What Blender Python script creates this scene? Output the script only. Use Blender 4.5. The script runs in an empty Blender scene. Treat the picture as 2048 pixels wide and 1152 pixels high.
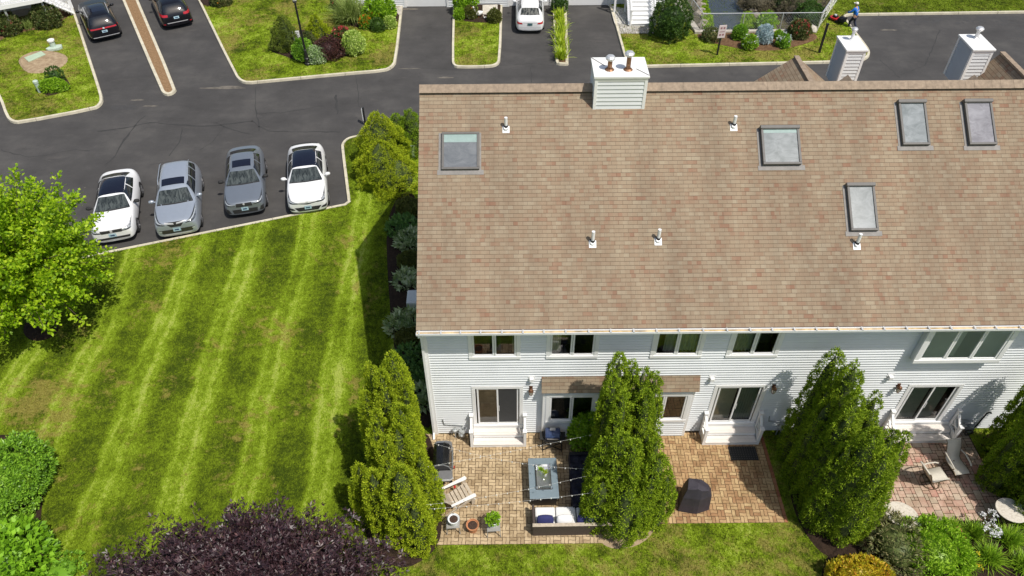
import bpy, bmesh, math, random
import numpy as np
from mathutils import Vector, Matrix, Quaternion
from mathutils.bvhtree import BVHTree

S = bpy.context.scene
COL = S.collection
R = math.radians
rng = np.random.default_rng(7)
random.seed(7)

# ------------------------------------------------------------------ camera
F = 1500.0
CAM = np.array([2.9, -16.16, 23.4])
_d = np.array([10.0, 1529.0, F]); _d /= np.linalg.norm(_d)
_x = np.array([1.0, -0.0115, 0.0]); _x -= _x.dot(_d) * _d; _x /= np.linalg.norm(_x)
_z = -_d
_y = np.cross(_z, _x)
ROT = np.stack([_x, _y, _z])            # world = ROT @ camera axes (x right, y down, z forward)

def ray(u, v):
    return ROT @ np.array([(u - 1024.0) / F, (v - 576.0) / F, 1.0])
def G(u, v, z=0.0):                      # photo direction met with a level plane
    r = ray(u, v); t = (z - CAM[2]) / r[2]
    return Vector(CAM + t * r)
def FY(u, v, y=0.0):                     # met with a plane parallel to the back wall
    r = ray(u, v); t = (y - CAM[1]) / r[1]
    return Vector(CAM + t * r)

cam_data = bpy.data.cameras.new('camera')
cam = bpy.data.objects.new('camera', cam_data)
COL.objects.link(cam)
cam_data.sensor_width = 36.0
cam_data.lens = F / 2048.0 * 36.0
cam_data.clip_start = 0.1
cam_data.clip_end = 2000.0
rt = Vector(ROT @ np.array([1, 0, 0.0])); up = Vector(ROT @ np.array([0, -1.0, 0])); bk = Vector(ROT @ np.array([0, 0, -1.0]))
cam.matrix_world = Matrix(((rt.x, up.x, bk.x, CAM[0]), (rt.y, up.y, bk.y, CAM[1]), (rt.z, up.z, bk.z, CAM[2]), (0, 0, 0, 1)))
S.camera = cam

# ------------------------------------------------------------------ light
SUN = Vector((0.40, -0.375, 1.0)).normalized()
world = bpy.data.worlds.new('World'); S.world = world
world.use_nodes = True
wn = world.node_tree
bg = wn.nodes['Background']
sky = wn.nodes.new('ShaderNodeTexSky')
sky.sky_type = 'NISHITA'; sky.sun_disc = False
sky.sun_elevation = math.asin(SUN.z)
sky.sun_rotation = math.atan2(SUN.x, SUN.y)
sky.air_density = 1.2; sky.dust_density = 2.5
wn.links.new(sky.outputs[0], bg.inputs[0])
bg.inputs[1].default_value = 0.115
sl = bpy.data.lights.new('sun', 'SUN')
sl.energy = 4.4; sl.angle = R(0.5); sl.color = (1.0, 0.955, 0.88)
so = bpy.data.objects.new('sun', sl); COL.objects.link(so)
so.rotation_euler = SUN.to_track_quat('Z', 'Y').to_euler()
so.location = (20, -20, 60)
S.view_settings.view_transform = 'Standard'
S.view_settings.look = 'None'
S.view_settings.gamma = 1.0
S.view_settings.exposure = -0.10

# ------------------------------------------------------------------ materials
MATS = {}
def newmat(name):
    m = bpy.data.materials.new(name); m.use_nodes = True
    MATS[name] = m
    nt = m.node_tree
    return m, nt, nt.nodes['Principled BSDF']
def N(nt, typ, **kw):
    n = nt.nodes.new(typ)
    for k, v in kw.items():
        setattr(n, k, v)
    return n
def L(nt, a, b): nt.links.new(a, b)
def objco(nt, scale=None):
    tc = N(nt, 'ShaderNodeTexCoord')
    if scale is None: return tc.outputs['Object']
    mp = N(nt, 'ShaderNodeMapping'); mp.inputs['Scale'].default_value = scale
    L(nt, tc.outputs['Object'], mp.inputs['Vector'])
    return mp.outputs['Vector']
def noise(nt, co, scale, detail=4, rough=0.6, dist=0.0):
    n = N(nt, 'ShaderNodeTexNoise')
    n.inputs['Scale'].default_value = scale; n.inputs['Detail'].default_value = detail
    n.inputs['Roughness'].default_value = rough; n.inputs['Distortion'].default_value = dist
    if co is not None: L(nt, co, n.inputs['Vector'])
    return n.outputs['Fac']
def ramp(nt, fac, stops, interp='LINEAR'):
    r = N(nt, 'ShaderNodeValToRGB'); cr = r.color_ramp; cr.interpolation = interp
    while len(cr.elements) < len(stops): cr.elements.new(0.5)
    for e, (p, c) in zip(cr.elements, stops):
        e.position = p; e.color = (*c, 1) if len(c) == 3 else c
    L(nt, fac, r.inputs['Fac'])
    return r.outputs['Color']
def mix(nt, fac, a, b, mode='MIX'):
    m = N(nt, 'ShaderNodeMix', data_type='RGBA', blend_type=mode)
    for i, v in ((0, fac), (6, a), (7, b)):
        if isinstance(v, (int, float)): m.inputs[i].default_value = v
        elif isinstance(v, tuple): m.inputs[i].default_value = (*v, 1)
        else: L(nt, v, m.inputs[i])
    return m.outputs[2]
def mathn(nt, op, a, b=None):
    m = N(nt, 'ShaderNodeMath', operation=op)
    for i, v in enumerate((a, b)):
        if v is None: continue
        if isinstance(v, (int, float)): m.inputs[i].default_value = v
        else: L(nt, v, m.inputs[i])
    return m.outputs[0]
def bump(nt, bs, h, strength=0.3, dist=0.02):
    b = N(nt, 'ShaderNodeBump'); b.inputs['Strength'].default_value = strength; b.inputs['Distance'].default_value = dist
    L(nt, h, b.inputs['Height']); L(nt, b.outputs['Normal'], bs.inputs['Normal'])

def plain(name, col, rough=0.5, metal=0.0, var=0.12, scale=6.0, bmp=0.0, coat=0.0, spec=0.5):
    m, nt, bs = newmat(name)
    co = objco(nt)
    f = noise(nt, co, scale, 5)
    lo = tuple(max(0, c * (1 - var)) for c in col); hi = tuple(min(1, c * (1 + var)) for c in col)
    L(nt, ramp(nt, f, [(0.3, lo), (0.7, hi)]), bs.inputs['Base Color'])
    bs.inputs['Roughness'].default_value = rough; bs.inputs['Metallic'].default_value = metal
    bs.inputs['Coat Weight'].default_value = coat; bs.inputs['Specular IOR Level'].default_value = spec
    if coat: bs.inputs['Coat Roughness'].default_value = 0.05
    if bmp: bump(nt, bs, noise(nt, co, scale * 4, 6), bmp, 0.01)
    return m
def mixed(name, stops, scale, rough=0.9, bmp=0.4, bscale=None, detail=8, bdist=0.03):
    m, nt, bs = newmat(name)
    co = objco(nt)
    L(nt, ramp(nt, noise(nt, co, scale, detail, 0.7), stops), bs.inputs['Base Color'])
    bs.inputs['Roughness'].default_value = rough; bs.inputs['Specular IOR Level'].default_value = 0.2
    bump(nt, bs, noise(nt, co, bscale or scale * 2, 6, 0.7), bmp, bdist)
    return m
LEAF_GAIN = 1.3
def leafmat(name, stops, rough=0.45, trans=0.3, spec=0.35, clump=1.2, gain=None):
    k_ = gain or LEAF_GAIN
    stops = [(p, tuple(min(0.85, c * k_) for c in col)) for p, col in stops]
    m, nt, bs = newmat(name)
    geo = N(nt, 'ShaderNodeNewGeometry')
    f = mathn(nt, 'ADD', mathn(nt, 'MULTIPLY', geo.outputs['Random Per Island'], 0.7), mathn(nt, 'MULTIPLY', noise(nt, objco(nt), clump, 3), 0.55))
    f = mathn(nt, 'SUBTRACT', f, 0.12)
    c = ramp(nt, f, stops)
    L(nt, c, bs.inputs['Base Color'])
    bs.inputs['Roughness'].default_value = rough; bs.inputs['Specular IOR Level'].default_value = spec
    if trans:
        t = N(nt, 'ShaderNodeBsdfTranslucent'); L(nt, c, t.inputs['Color'])
        ms = N(nt, 'ShaderNodeMixShader'); ms.inputs[0].default_value = trans
        L(nt, bs.outputs[0], ms.inputs[1]); L(nt, t.outputs[0], ms.inputs[2])
        L(nt, ms.outputs[0], nt.nodes['Material Output'].inputs['Surface'])
    return m
def glassmat(name, tint, refl, base=None, rough=0.02, trans=1.0):
    # clear pane: lets the room behind show and mirrors the yard
    m, nt, bs = newmat(name)
    bs.inputs['Base Color'].default_value = (*tint, 1); bs.inputs['Roughness'].default_value = 0.05
    tr = N(nt, 'ShaderNodeBsdfTransparent'); tr.inputs['Color'].default_value = (*tint, 1)
    gl = N(nt, 'ShaderNodeBsdfGlossy'); gl.inputs['Roughness'].default_value = rough; gl.inputs['Color'].default_value = (1, 1, 1, 1)
    fr = N(nt, 'ShaderNodeFresnel'); fr.inputs['IOR'].default_value = refl
    ms = N(nt, 'ShaderNodeMixShader')
    L(nt, fr.outputs[0], ms.inputs[0]); L(nt, tr.outputs[0], ms.inputs[1]); L(nt, gl.outputs[0], ms.inputs[2])
    L(nt, ms.outputs[0], nt.nodes['Material Output'].inputs['Surface'])
    return m

def lawn_material(name, stripes, dry=0.5, dark=1.0):
    m, nt, bs = newmat(name)
    co = objco(nt)
    big = noise(nt, co, 0.25, 5, 0.62)
    mid = noise(nt, co, 1.1, 6, 0.72)
    fine = noise(nt, objco(nt, (1.0, 0.7, 1.0)), 6.5, 7, 0.78)
    micro = noise(nt, objco(nt, (1.0, 0.5, 1.0)), 24.0, 5, 0.85)
    spread = lambda f, k: mathn(nt, 'MULTIPLY', mathn(nt, 'SUBTRACT', f, 0.5), k)
    f = mathn(nt, 'ADD', 0.42, spread(big, 1.0 if stripes else 1.6))
    f = mathn(nt, 'ADD', f, spread(mid, 1.35 if stripes else 2.4)); f = mathn(nt, 'ADD', f, spread(fine, 1.5 if stripes else 2.1)); f = mathn(nt, 'ADD', f, spread(micro, 2.3))
    band = None
    if stripes:
        ang, per, ph = stripes
        sep = N(nt, 'ShaderNodeSeparateXYZ'); L(nt, co, sep.inputs[0])
        q = mathn(nt, 'ADD', mathn(nt, 'MULTIPLY', sep.outputs[0], math.cos(ang)), mathn(nt, 'MULTIPLY', sep.outputs[1], math.sin(ang)))
        q = mathn(nt, 'ADD', q, spread(noise(nt, co, 0.15, 2), 1.0)); q = mathn(nt, 'ADD', q, spread(noise(nt, co, 1.0, 4), 0.45))
        s = mathn(nt, 'SINE', mathn(nt, 'ADD', mathn(nt, 'MULTIPLY', q, 2 * math.pi / per), ph))
        s2 = mathn(nt, 'SINE', mathn(nt, 'ADD', mathn(nt, 'MULTIPLY', q, 8 * math.pi / per), ph * 4))
        band = ramp(nt, mathn(nt, 'ADD', mathn(nt, 'MULTIPLY', s, 0.5), 0.5), [(0.30, (0, 0, 0)), (0.76, (1, 1, 1))])
        line = ramp(nt, mathn(nt, 'ADD', mathn(nt, 'MULTIPLY', s2, 0.5), 0.5), [(0.55, (0, 0, 0)), (0.9, (1, 1, 1))])
        patchy = ramp(nt, noise(nt, objco(nt, (1.0, 0.35, 1)), 0.55, 5, 0.7), [(0.33, (0.45, 0.45, 0.45)), (0.60, (1, 1, 1))])
        amt = mathn(nt, 'MULTIPLY', mathn(nt, 'ADD', mathn(nt, 'MULTIPLY', band, 0.40), mathn(nt, 'MULTIPLY', mathn(nt, 'MULTIPLY', band, line), 0.28)), patchy)
        f = mathn(nt, 'ADD', mathn(nt, 'SUBTRACT', f, 0.19), amt)  # mow stripes: light off the leaning blades painted into the colour
    k = dark
    c = ramp(nt, f, [(0.02, (0.055 * k, 0.088 * k, 0.006 * k)), (0.32, (0.148 * k, 0.210 * k, 0.009 * k)), (0.58, (0.225 * k, 0.330 * k, 0.014 * k)), (0.82, (0.335 * k, 0.465 * k, 0.032 * k)), (1.0, (0.46 * k, 0.54 * k, 0.10 * k))])
    # worn, straw-coloured areas
    dmask = mathn(nt, 'ADD', 0.5, spread(noise(nt, co, 0.33, 6, 0.7), 2.8)); dmask = mathn(nt, 'ADD', dmask, spread(noise(nt, co, 2.6, 6, 0.8), 2.2))
    if stripes:
        dv = N(nt, 'ShaderNodeVectorMath', operation='DISTANCE'); L(nt, co, dv.inputs[0]); dv.inputs[1].default_value = (-15.6, 1.4, 0)
        dmask = mathn(nt, 'ADD', dmask, mathn(nt, 'MAXIMUM', 0.0, mathn(nt, 'SUBTRACT', 0.48, mathn(nt, 'MULTIPLY', dv.outputs['Value'], 0.15))))
    dm = ramp(nt, dmask, [(0.92 - 0.62 * dry, (0, 0, 0)), (1.36 - 0.62 * dry, (1, 1, 1))])
    drycol = ramp(nt, micro, [(0.3, (0.17 * k, 0.145 * k, 0.022)), (0.5, (0.33 * k, 0.28 * k, 0.06)), (0.72, (0.50 * k, 0.41 * k, 0.15))])
    c = mix(nt, mathn(nt, 'MULTIPLY', dm, 0.8), c, drycol)
    L(nt, c, bs.inputs['Base Color'])
    bs.inputs['Roughness'].default_value = 0.95; bs.inputs['Specular IOR Level'].default_value = 0.12
    bump(nt, bs, mathn(nt, 'ADD', micro, mathn(nt, 'MULTIPLY', fine, 0.7)), 1.0, 0.08)
    return m

def asphalt_material():
    m, nt, bs = newmat('asphalt')
    co = objco(nt)
    a = noise(nt, co, 0.35, 5, 0.65); b = noise(nt, co, 40, 3, 0.8); st = noise(nt, objco(nt, (0.5, 1.6, 1)), 0.8, 5, 0.7)
    f = mathn(nt, 'ADD', mathn(nt, 'MULTIPLY', a, 0.55), mathn(nt, 'MULTIPLY', b, 0.25))
    f = mathn(nt, 'ADD', f, mathn(nt, 'MULTIPLY', st, 0.2))
    c = ramp(nt, f, [(0.34, (0.044, 0.042, 0.041)), (0.5, (0.063, 0.060, 0.058)), (0.66, (0.095, 0.090, 0.084))])
    oil = ramp(nt, noise(nt, co, 0.9, 6, 0.7), [(0.60, (0, 0, 0)), (0.72, (1, 1, 1))]); c = mix(nt, mathn(nt, 'MULTIPLY', oil, 0.45), c, (0.034, 0.032, 0.031))
    pale = ramp(nt, noise(nt, objco(nt, (0.35, 1.2, 1)), 0.7, 6, 0.75), [(0.60, (0, 0, 0)), (0.74, (1, 1, 1))]); c = mix(nt, mathn(nt, 'MULTIPLY', pale, 0.45), c, (0.125, 0.115, 0.102))
    L(nt, c, bs.inputs['Base Color'])
    bs.inputs['Roughness'].default_value = 0.88; bs.inputs['Specular IOR Level'].default_value = 0.25
    bump(nt, bs, b, 0.35, 0.01)
    return m

def shingle_material(name, sc=1.0, ox=0.0):
    # three-tab shingles; object x runs along the course, object y up the slope
    m, nt, bs = newmat(name)
    co = objco(nt)
    def brick(w, h, off, msize, sq=1.0):
        t = N(nt, 'ShaderNodeTexBrick')
        t.offset = off; t.offset_frequency = 2; t.squash = sq
        t.inputs['Scale'].default_value = 1.0
        t.inputs['Brick Width'].default_value = w; t.inputs['Row Height'].default_value = h
        t.inputs['Mortar Size'].default_value = msize; t.inputs['Mortar Smooth'].default_value = 0.2
        t.inputs['Bias'].default_value = 0.0
        t.inputs['Color1'].default_value = (0, 0, 0, 1); t.inputs['Color2'].default_value = (1, 1, 1, 1)
        t.inputs['Mortar'].default_value = (0.5, 0.5, 0.5, 1)
        L(nt, co, t.inputs['Vector'])
        return t
    H = 0.1333
    t1 = brick(0.305, H, 0.43, 0.0); t2 = brick(0.152, H, 0.61, 0.0); t3 = brick(0.305, H, 0.5, 0.0042)
    r1 = N(nt, 'ShaderNodeSeparateColor'); L(nt, t1.outputs['Color'], r1.inputs[0])
    r2 = N(nt, 'ShaderNodeSeparateColor'); L(nt, t2.outputs['Color'], r2.inputs[0])
    f = mathn(nt, 'ADD', mathn(nt, 'MULTIPLY', r1.outputs[0], 0.52), mathn(nt, 'MULTIPLY', r2.outputs[0], 0.48))
    f = mathn(nt, 'ADD', f, mathn(nt, 'MULTIPLY', mathn(nt, 'SUBTRACT', noise(nt, co, 0.6, 4), 0.5), 0.25))
    c = ramp(nt, f, [(0.04, (0.345, 0.280, 0.196)), (0.30, (0.316, 0.246, 0.169)), (0.55, (0.300, 0.226, 0.153)), (0.74, (0.288, 0.206, 0.138)), (0.87, (0.286, 0.182, 0.121)), (0.97, (0.265, 0.152, 0.100))])
    gr = noise(nt, co, 60, 3, 0.8)
    c = mix(nt, 1.0, c, ramp(nt, gr, [(0.3, (0.80, 0.80, 0.80)), (0.7, (1.12, 1.12, 1.12))]), 'MULTIPLY')
    stain = ramp(nt, noise(nt, objco(nt, (1.0, 0.16, 1)), 0.8, 6, 0.65), [(0.36, (0.80, 0.80, 0.81)), (0.6, (1.03, 1.03, 1.03))])
    c = mix(nt, 1.0, c, stain, 'MULTIPLY')
    c = mix(nt, mathn(nt, 'MULTIPLY', t3.outputs['Fac'], 0.75), c, (0.085, 0.062, 0.045))
    L(nt, c, bs.inputs['Base Color'])
    bs.inputs['Roughness'].default_value = 0.92; bs.inputs['Specular IOR Level'].default_value = 0.2
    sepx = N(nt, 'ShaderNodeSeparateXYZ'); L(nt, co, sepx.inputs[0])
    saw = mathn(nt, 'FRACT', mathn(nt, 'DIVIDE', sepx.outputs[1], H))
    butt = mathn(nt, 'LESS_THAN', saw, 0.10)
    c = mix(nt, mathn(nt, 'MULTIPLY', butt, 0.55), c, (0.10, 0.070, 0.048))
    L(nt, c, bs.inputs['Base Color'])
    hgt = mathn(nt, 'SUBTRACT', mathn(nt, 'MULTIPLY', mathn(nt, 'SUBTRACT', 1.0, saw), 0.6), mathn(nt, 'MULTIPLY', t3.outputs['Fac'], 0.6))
    hgt = mathn(nt, 'ADD', hgt, mathn(nt, 'MULTIPLY', gr, 0.25))
    bump(nt, bs, hgt, 0.5, 0.012)
    return m

def paver_material(name, stops, scale=0.5):
    m, nt, bs = newmat(name)
    geo = N(nt, 'ShaderNodeNewGeometry'); co = objco(nt)
    f = mathn(nt, 'ADD', mathn(nt, 'MULTIPLY', geo.outputs['Random Per Island'], 0.55), mathn(nt, 'MULTIPLY', noise(nt, co, scale, 4), 0.6))
    f = mathn(nt, 'SUBTRACT', f, 0.08)
    c = ramp(nt, f, stops)
    c = mix(nt, 1.0, c, ramp(nt, noise(nt, co, 30, 4, 0.8), [(0.3, (0.85, 0.85, 0.85)), (0.7, (1.1, 1.1, 1.1))]), 'MULTIPLY')
    c = mix(nt, 1.0, c, ramp(nt, noise(nt, co, 1.6, 5, 0.7), [(0.34, (0.66, 0.63, 0.58)), (0.56, (1.0, 1.0, 1.0))]), 'MULTIPLY')
    L(nt, c, bs.inputs['Base Color'])
    bs.inputs['Roughness'].default_value = 0.85; bs.inputs['Specular IOR Level'].default_value = 0.25
    bump(nt, bs, noise(nt, co, 50, 4), 0.3, 0.006)
    return m

# ------------------------------------------------------------------ mesh helpers
class MB:
    def __init__(s): s.v = []; s.f = []; s.mi = []; s.M = Matrix.Identity(4); s.cm = 0
    def P(s, p): 
        s.v.append(tuple(s.M @ Vector(p))); return len(s.v) - 1
    def face(s, ids): s.f.append(tuple(ids)); s.mi.append(s.cm)
    def poly(s, pts): s.face([s.P(p) for p in pts])
    def box(s, x0, x1, y0, y1, z0, z1):
        i = [s.P(p) for p in ((x0, y0, z0), (x1, y0, z0), (x1, y1, z0), (x0, y1, z0), (x0, y0, z1), (x1, y0, z1), (x1, y1, z1), (x0, y1, z1))]
        for q in ((3, 2, 1, 0), (4, 5, 6, 7), (0, 1, 5, 4), (1, 2, 6, 5), (2, 3, 7, 6), (3, 0, 4, 7)): s.face([i[k] for k in q])
    def prism(s, poly, z0, z1, cap0=True):
        n = len(poly)
        a = [s.P((p[0], p[1], z0)) for p in poly]; b = [s.P((p[0], p[1], z1)) for p in poly]
        ar = sum(poly[i][0] * poly[(i + 1) % n][1] - poly[(i + 1) % n][0] * poly[i][1] for i in range(n))
        if ar < 0: a.reverse(); b.reverse()
        s.face(b)
        if cap0: s.face(a[::-1])
        for k in range(n): s.face((a[k], a[(k + 1) % n], b[(k + 1) % n], b[k]))
    def bar(s, p, q, w, h=None, up=(0, 0, 1)):
        h = h or w; p = Vector(p); q = Vector(q); d = (q - p).normalized(); u = Vector(up)
        if abs(d.dot(u)) > 0.98: u = Vector((0, 1, 0))
        a = d.cross(u).normalized(); b = a.cross(d).normalized()
        i = []
        for c in (p, q):
            for sx, sy in ((-1, -1), (1, -1), (1, 1), (-1, 1)): i.append(s.P(c + a * (sx * w / 2) + b * (sy * h / 2)))
        for k in ((0, 1, 2, 3), (7, 6, 5, 4), (0, 4, 5, 1), (1, 5, 6, 2), (2, 6, 7, 3), (3, 7, 4, 0)): s.face([i[j] for j in k])
    def tube(s, pts, r, n=8, cap=True):
        pts = [Vector(p) for p in pts]; rs = r if isinstance(r, (list, tuple)) else [r] * len(pts)
        rings = []; pa = None
        for k, p in enumerate(pts):
            d = (pts[min(k + 1, len(pts) - 1)] - pts[max(k - 1, 0)]).normalized()
            if pa is None:
                u = Vector((0, 0, 1)) if abs(d.z) < 0.9 else Vector((1, 0, 0)); a = d.cross(u).normalized()
            else: a = (pa - d * pa.dot(d)).normalized()
            pa = a; b = d.cross(a)
            rings.append([s.P(p + (a * math.cos(t * 2 * math.pi / n) + b * math.sin(t * 2 * math.pi / n)) * rs[k]) for t in range(n)])
        for k in range(len(rings) - 1):
            for t in range(n): s.face((rings[k][t], rings[k][(t + 1) % n], rings[k + 1][(t + 1) % n], rings[k + 1][t]))
        if cap: s.face(rings[0][::-1]); s.face(rings[-1])
    def lathe(s, prof, n=16, c=(0, 0, 0), sx=1, sy=1):
        rings = []
        for r, z in prof: rings.append([s.P((c[0] + r * sx * math.cos(2 * math.pi * t / n), c[1] + r * sy * math.sin(2 * math.pi * t / n), c[2] + z)) for t in range(n)])
        for k in range(len(rings) - 1):
            for t in range(n): s.face((rings[k][t], rings[k][(t + 1) % n], rings[k + 1][(t + 1) % n], rings[k + 1][t]))
        s.face(rings[0][::-1]); s.face(rings[-1])
    def build(s, name, mat, parent=None, smooth=False, bevel=0.0, sub=0, seg=2):
        me = bpy.data.meshes.new(name); me.from_pydata(s.v, [], s.f); me.update()
        mats = mat if isinstance(mat, (list, tuple)) else [mat]
        for m in mats: me.materials.append(MATS[m])
        if len(mats) > 1: me.polygons.foreach_set('material_index', s.mi)
        if smooth: me.polygons.foreach_set('use_smooth', [True] * len(me.polygons))
        o = bpy.data.objects.new(name, me); COL.objects.link(o)
        if parent: o.parent = parent
        if bevel:
            b = o.modifiers.new('bevel', 'BEVEL'); b.width = bevel; b.segments = seg; b.limit_method = 'ANGLE'; b.harden_normals = False
        if sub:
            q = o.modifiers.new('sub', 'SUBSURF'); q.levels = sub; q.render_levels = sub
        return o

def tag(o, label=None, cat=None, group=None, kind=None):
    if label: o['label'] = label
    if cat: o['category'] = cat
    if group: o['group'] = group
    if kind: o['kind'] = kind
    return o
def thing(name, label, cat, loc=(0, 0, 0), rz=0.0, group=None):
    o = bpy.data.objects.new(name, None); COL.objects.link(o)
    o.empty_display_size = 0.3
    o.location = loc; o.rotation_euler = (0, 0, rz)
    return tag(o, label, cat, group)
def struct(o): o['kind'] = 'structure'; return o

def npmesh(name, verts, faces, mat, parent=None, smooth=False):
    # verts (n,3), faces (m,4) or (m,3) numpy
    me = bpy.data.meshes.new(name)
    k = faces.shape[1]; m = len(faces)
    me.vertices.add(len(verts)); me.vertices.foreach_set('co', np.ascontiguousarray(verts, dtype=np.float32).ravel())
    me.loops.add(m * k); me.loops.foreach_set('vertex_index', np.ascontiguousarray(faces, dtype=np.int32).ravel())
    me.polygons.add(m)
    me.polygons.foreach_set('loop_start', np.arange(0, m * k, k, dtype=np.int32))
    me.update(calc_edges=True)
    mats = mat if isinstance(mat, (list, tuple)) else [mat]
    for q in mats: me.materials.append(MATS[q])
    if smooth: me.polygons.foreach_set('use_smooth', [True] * m)
    o = bpy.data.objects.new(name, me); COL.objects.link(o)
    if parent: o.parent = parent
    return o

# ------------------------------------------------------------------ foliage helpers
def unit(a): return a / np.maximum(np.linalg.norm(a, axis=-1, keepdims=True), 1e-6)
def leaf_quads(c, d, n, length, width, fold=0.18):
    # one folded diamond leaf per row: base c, direction d, face normal n
    d = unit(d); n = unit(n - d * np.sum(n * d, -1, keepdims=True)); s = np.cross(d, n)
    ln = length[:, None]; w = width[:, None]
    base = c; tip = c + d * ln; m = c + d * ln * 0.48
    l = m + s * w * 0.5 + n * w * fold; r = m - s * w * 0.5 + n * w * fold
    v = np.stack([base, r, tip, l], 1).reshape(-1, 3)
    f = np.arange(len(c) * 4).reshape(-1, 4)
    return v, f
def rdir(k): return unit(rng.normal(size=(k, 3)))
def join_vf(parts):
    vs = []; fs = []; o = 0
    for v, f in parts:
        vs.append(v); fs.append(f + o); o += len(v)
    return np.concatenate(vs), np.concatenate(fs)
def clump_leaves(cc, cn, per, rad, length, width, upw=0.4, jitter=0.5, flat=0.0):
    # leaves springing out of clump centres cc facing cn
    k = len(cc)
    C = np.repeat(cc, per, 0); Nn = np.repeat(cn, per, 0)
    o = unit(rdir(k * per) + Nn * 0.9)
    o[:, 2] *= (1 - flat)
    rr = rad * rng.uniform(0.25, 1.0, (k * per, 1))
    pos = C + o * rr
    d = o + Nn * 0.3 + np.array([0, 0, upw]) + rng.normal(size=o.shape) * jitter
    n = Nn * 0.6 + np.array([0, 0, 0.5]) + rng.normal(size=o.shape) * 0.6
    ln = length * rng.uniform(0.65, 1.25, k * per); w = width * rng.uniform(0.7, 1.2, k * per)
    return leaf_quads(pos, d, n, ln, w)
def fib_sphere(n, jitter=0.0, zmin=-1.0):
    i = np.arange(n) + 0.5
    z = 1 - (1 - zmin) * i / n
    ph = i * 2.399963 + rng.uniform(0, 6.28)
    r = np.sqrt(np.maximum(0, 1 - z * z))
    p = np.stack([r * np.cos(ph), r * np.sin(ph), z], 1)
    if jitter: p = unit(p + rng.normal(size=p.shape) * jitter)
    return p
def lumpy(p, amp, fr, seed):
    q = p * fr + seed
    return 1 + amp * (np.sin(q[:, 0] * 1.7 + 1.3 * np.sin(q[:, 1] * 1.1)) * np.cos(q[:, 1] * 1.9 + q[:, 2]) + 0.5 * np.sin(q[:, 2] * 3.1 + q[:, 0] * 2.3))
def blob_core(rx, ry, rz, c, k=0.74, n=14, zmin=0.0):
    mb = MB(); rings = []
    prof = []
    for i in range(8):
        t = i / 7; a = -math.pi / 2 * 0.55 + t * (math.pi / 2 * 1.55)
        prof.append((math.cos(a) * k, math.sin(a) * k))
    vs = []; fs = []
    for r, z in prof:
        for t in range(n): vs.append((c[0] + r * rx * math.cos(2 * math.pi * t / n), c[1] + r * ry * math.sin(2 * math.pi * t / n), max(zmin, c[2] + z * rz)))
    for k2 in range(7):
        for t in range(n): fs.append((k2 * n + t, k2 * n + (t + 1) % n, (k2 + 1) * n + (t + 1) % n, (k2 + 1) * n + t))
    return np.array(vs), np.array(fs)
def bush_geo(rx, ry, rz, nclump, per, leaf, width, rad, upw=0.4, jitter=0.5, amp=0.10, fr=2.2, c=(0, 0, 0), flat=0.0, core=True, zmin=-0.55):
    seed = rng.uniform(0, 50, 3)
    p = fib_sphere(nclump, 0.05, zmin)
    f = lumpy(p * np.array([rx, ry, rz]) * 1.4 / max(rx, 0.2), amp, fr, seed)[:, None]
    f *= rng.uniform(0.90, 1.06, (nclump, 1))
    cc = p * np.array([rx, ry, rz]) * f + np.array(c)
    cc[:, 2] = np.maximum(cc[:, 2], 0.04)
    cn = unit(p / np.array([rx, ry, rz]))
    v, fa = clump_leaves(cc, cn, per, rad, leaf, width, upw, jitter, flat)
    if core:
        cv, cf = blob_core(rx, ry, rz, c)
        return join_vf([(v, fa), (cv, cf)])
    return v, fa
def bush(name, label, cat, pos, rx, ry, h, mat, leaf=0.09, width=0.05, dens=1.0, rad=0.10, group=None, upw=0.4, jitter=0.5, amp=0.10, flat=0.0, rz=0.0, trunk=False):
    # dome standing on the ground: centre at 40 % of its height
    zc = h * 0.42; rzz = h * 0.58
    area = 4 * math.pi * ((rx * ry) ** 0.8 + (rx * rzz) ** 0.8 + (ry * rzz) ** 0.8) / 3
    ncl = max(14, int(area / (rad * rad) * 0.42 * dens)); per = int(np.clip(2.6 * (rad * rad / 0.42) / (leaf * width * 0.5), 8, 34)); ncl = min(ncl, 3600)
    v, f = bush_geo(rx, ry, rzz, ncl, per, leaf, width, rad, upw, jitter, amp, c=(0, 0, zc), flat=flat)
    o = npmesh(name, v, f, mat)
    o.location = pos; o.rotation_euler = (0, 0, rz)
    tag(o, label, cat, group)
    return o
def strap_plant_geo(n, length, width, spread=0.9, c=(0, 0, 0), droop=0.5):
    # arching strap leaves from a common crown, three segments each
    parts = []
    a = rng.uniform(0, 2 * math.pi, n); t = rng.uniform(0.15, spread, n)
    ln = length * rng.uniform(0.65, 1.15, n)
    dh = np.stack([np.cos(a), np.sin(a), np.zeros(n)], 1)
    side = np.stack([-np.sin(a), np.cos(a), np.zeros(n)], 1)
    base = np.array(c) + np.concatenate([rng.normal(0, .16 * length, (n, 2)), np.zeros((n, 1))], 1); t = t * rng.uniform(.5, 1.15, n)
    K = 4; pts = []
    for k in range(K + 1):
        s = k / K
        r = ln * s * np.sin(t * (0.6 + 0.6 * s)); z = ln * (s * np.cos(t * 0.7) - droop * s * s * np.sin(t))
        p = base + dh * r[:, None]; p[:, 2] += np.maximum(z, 0.02 * s)
        w = width * (0.55 + 0.9 * s - 1.43 * s * s)
        pts.append((p - side * w / 2, p + side * w / 2))
    V = []; 
    for l, r in pts: V.append(l); V.append(r)
    V = np.stack(V, 1)                     # n, 2(K+1), 3
    m = 2 * (K + 1)
    fq = np.array([(2 * k, 2 * k + 1, 2 * k + 3, 2 * k + 2) for k in range(K)])
    faces = (np.arange(n)[:, None, None] * m + fq[None]).reshape(-1, 4)
    return V.reshape(-1, 3), faces

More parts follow.
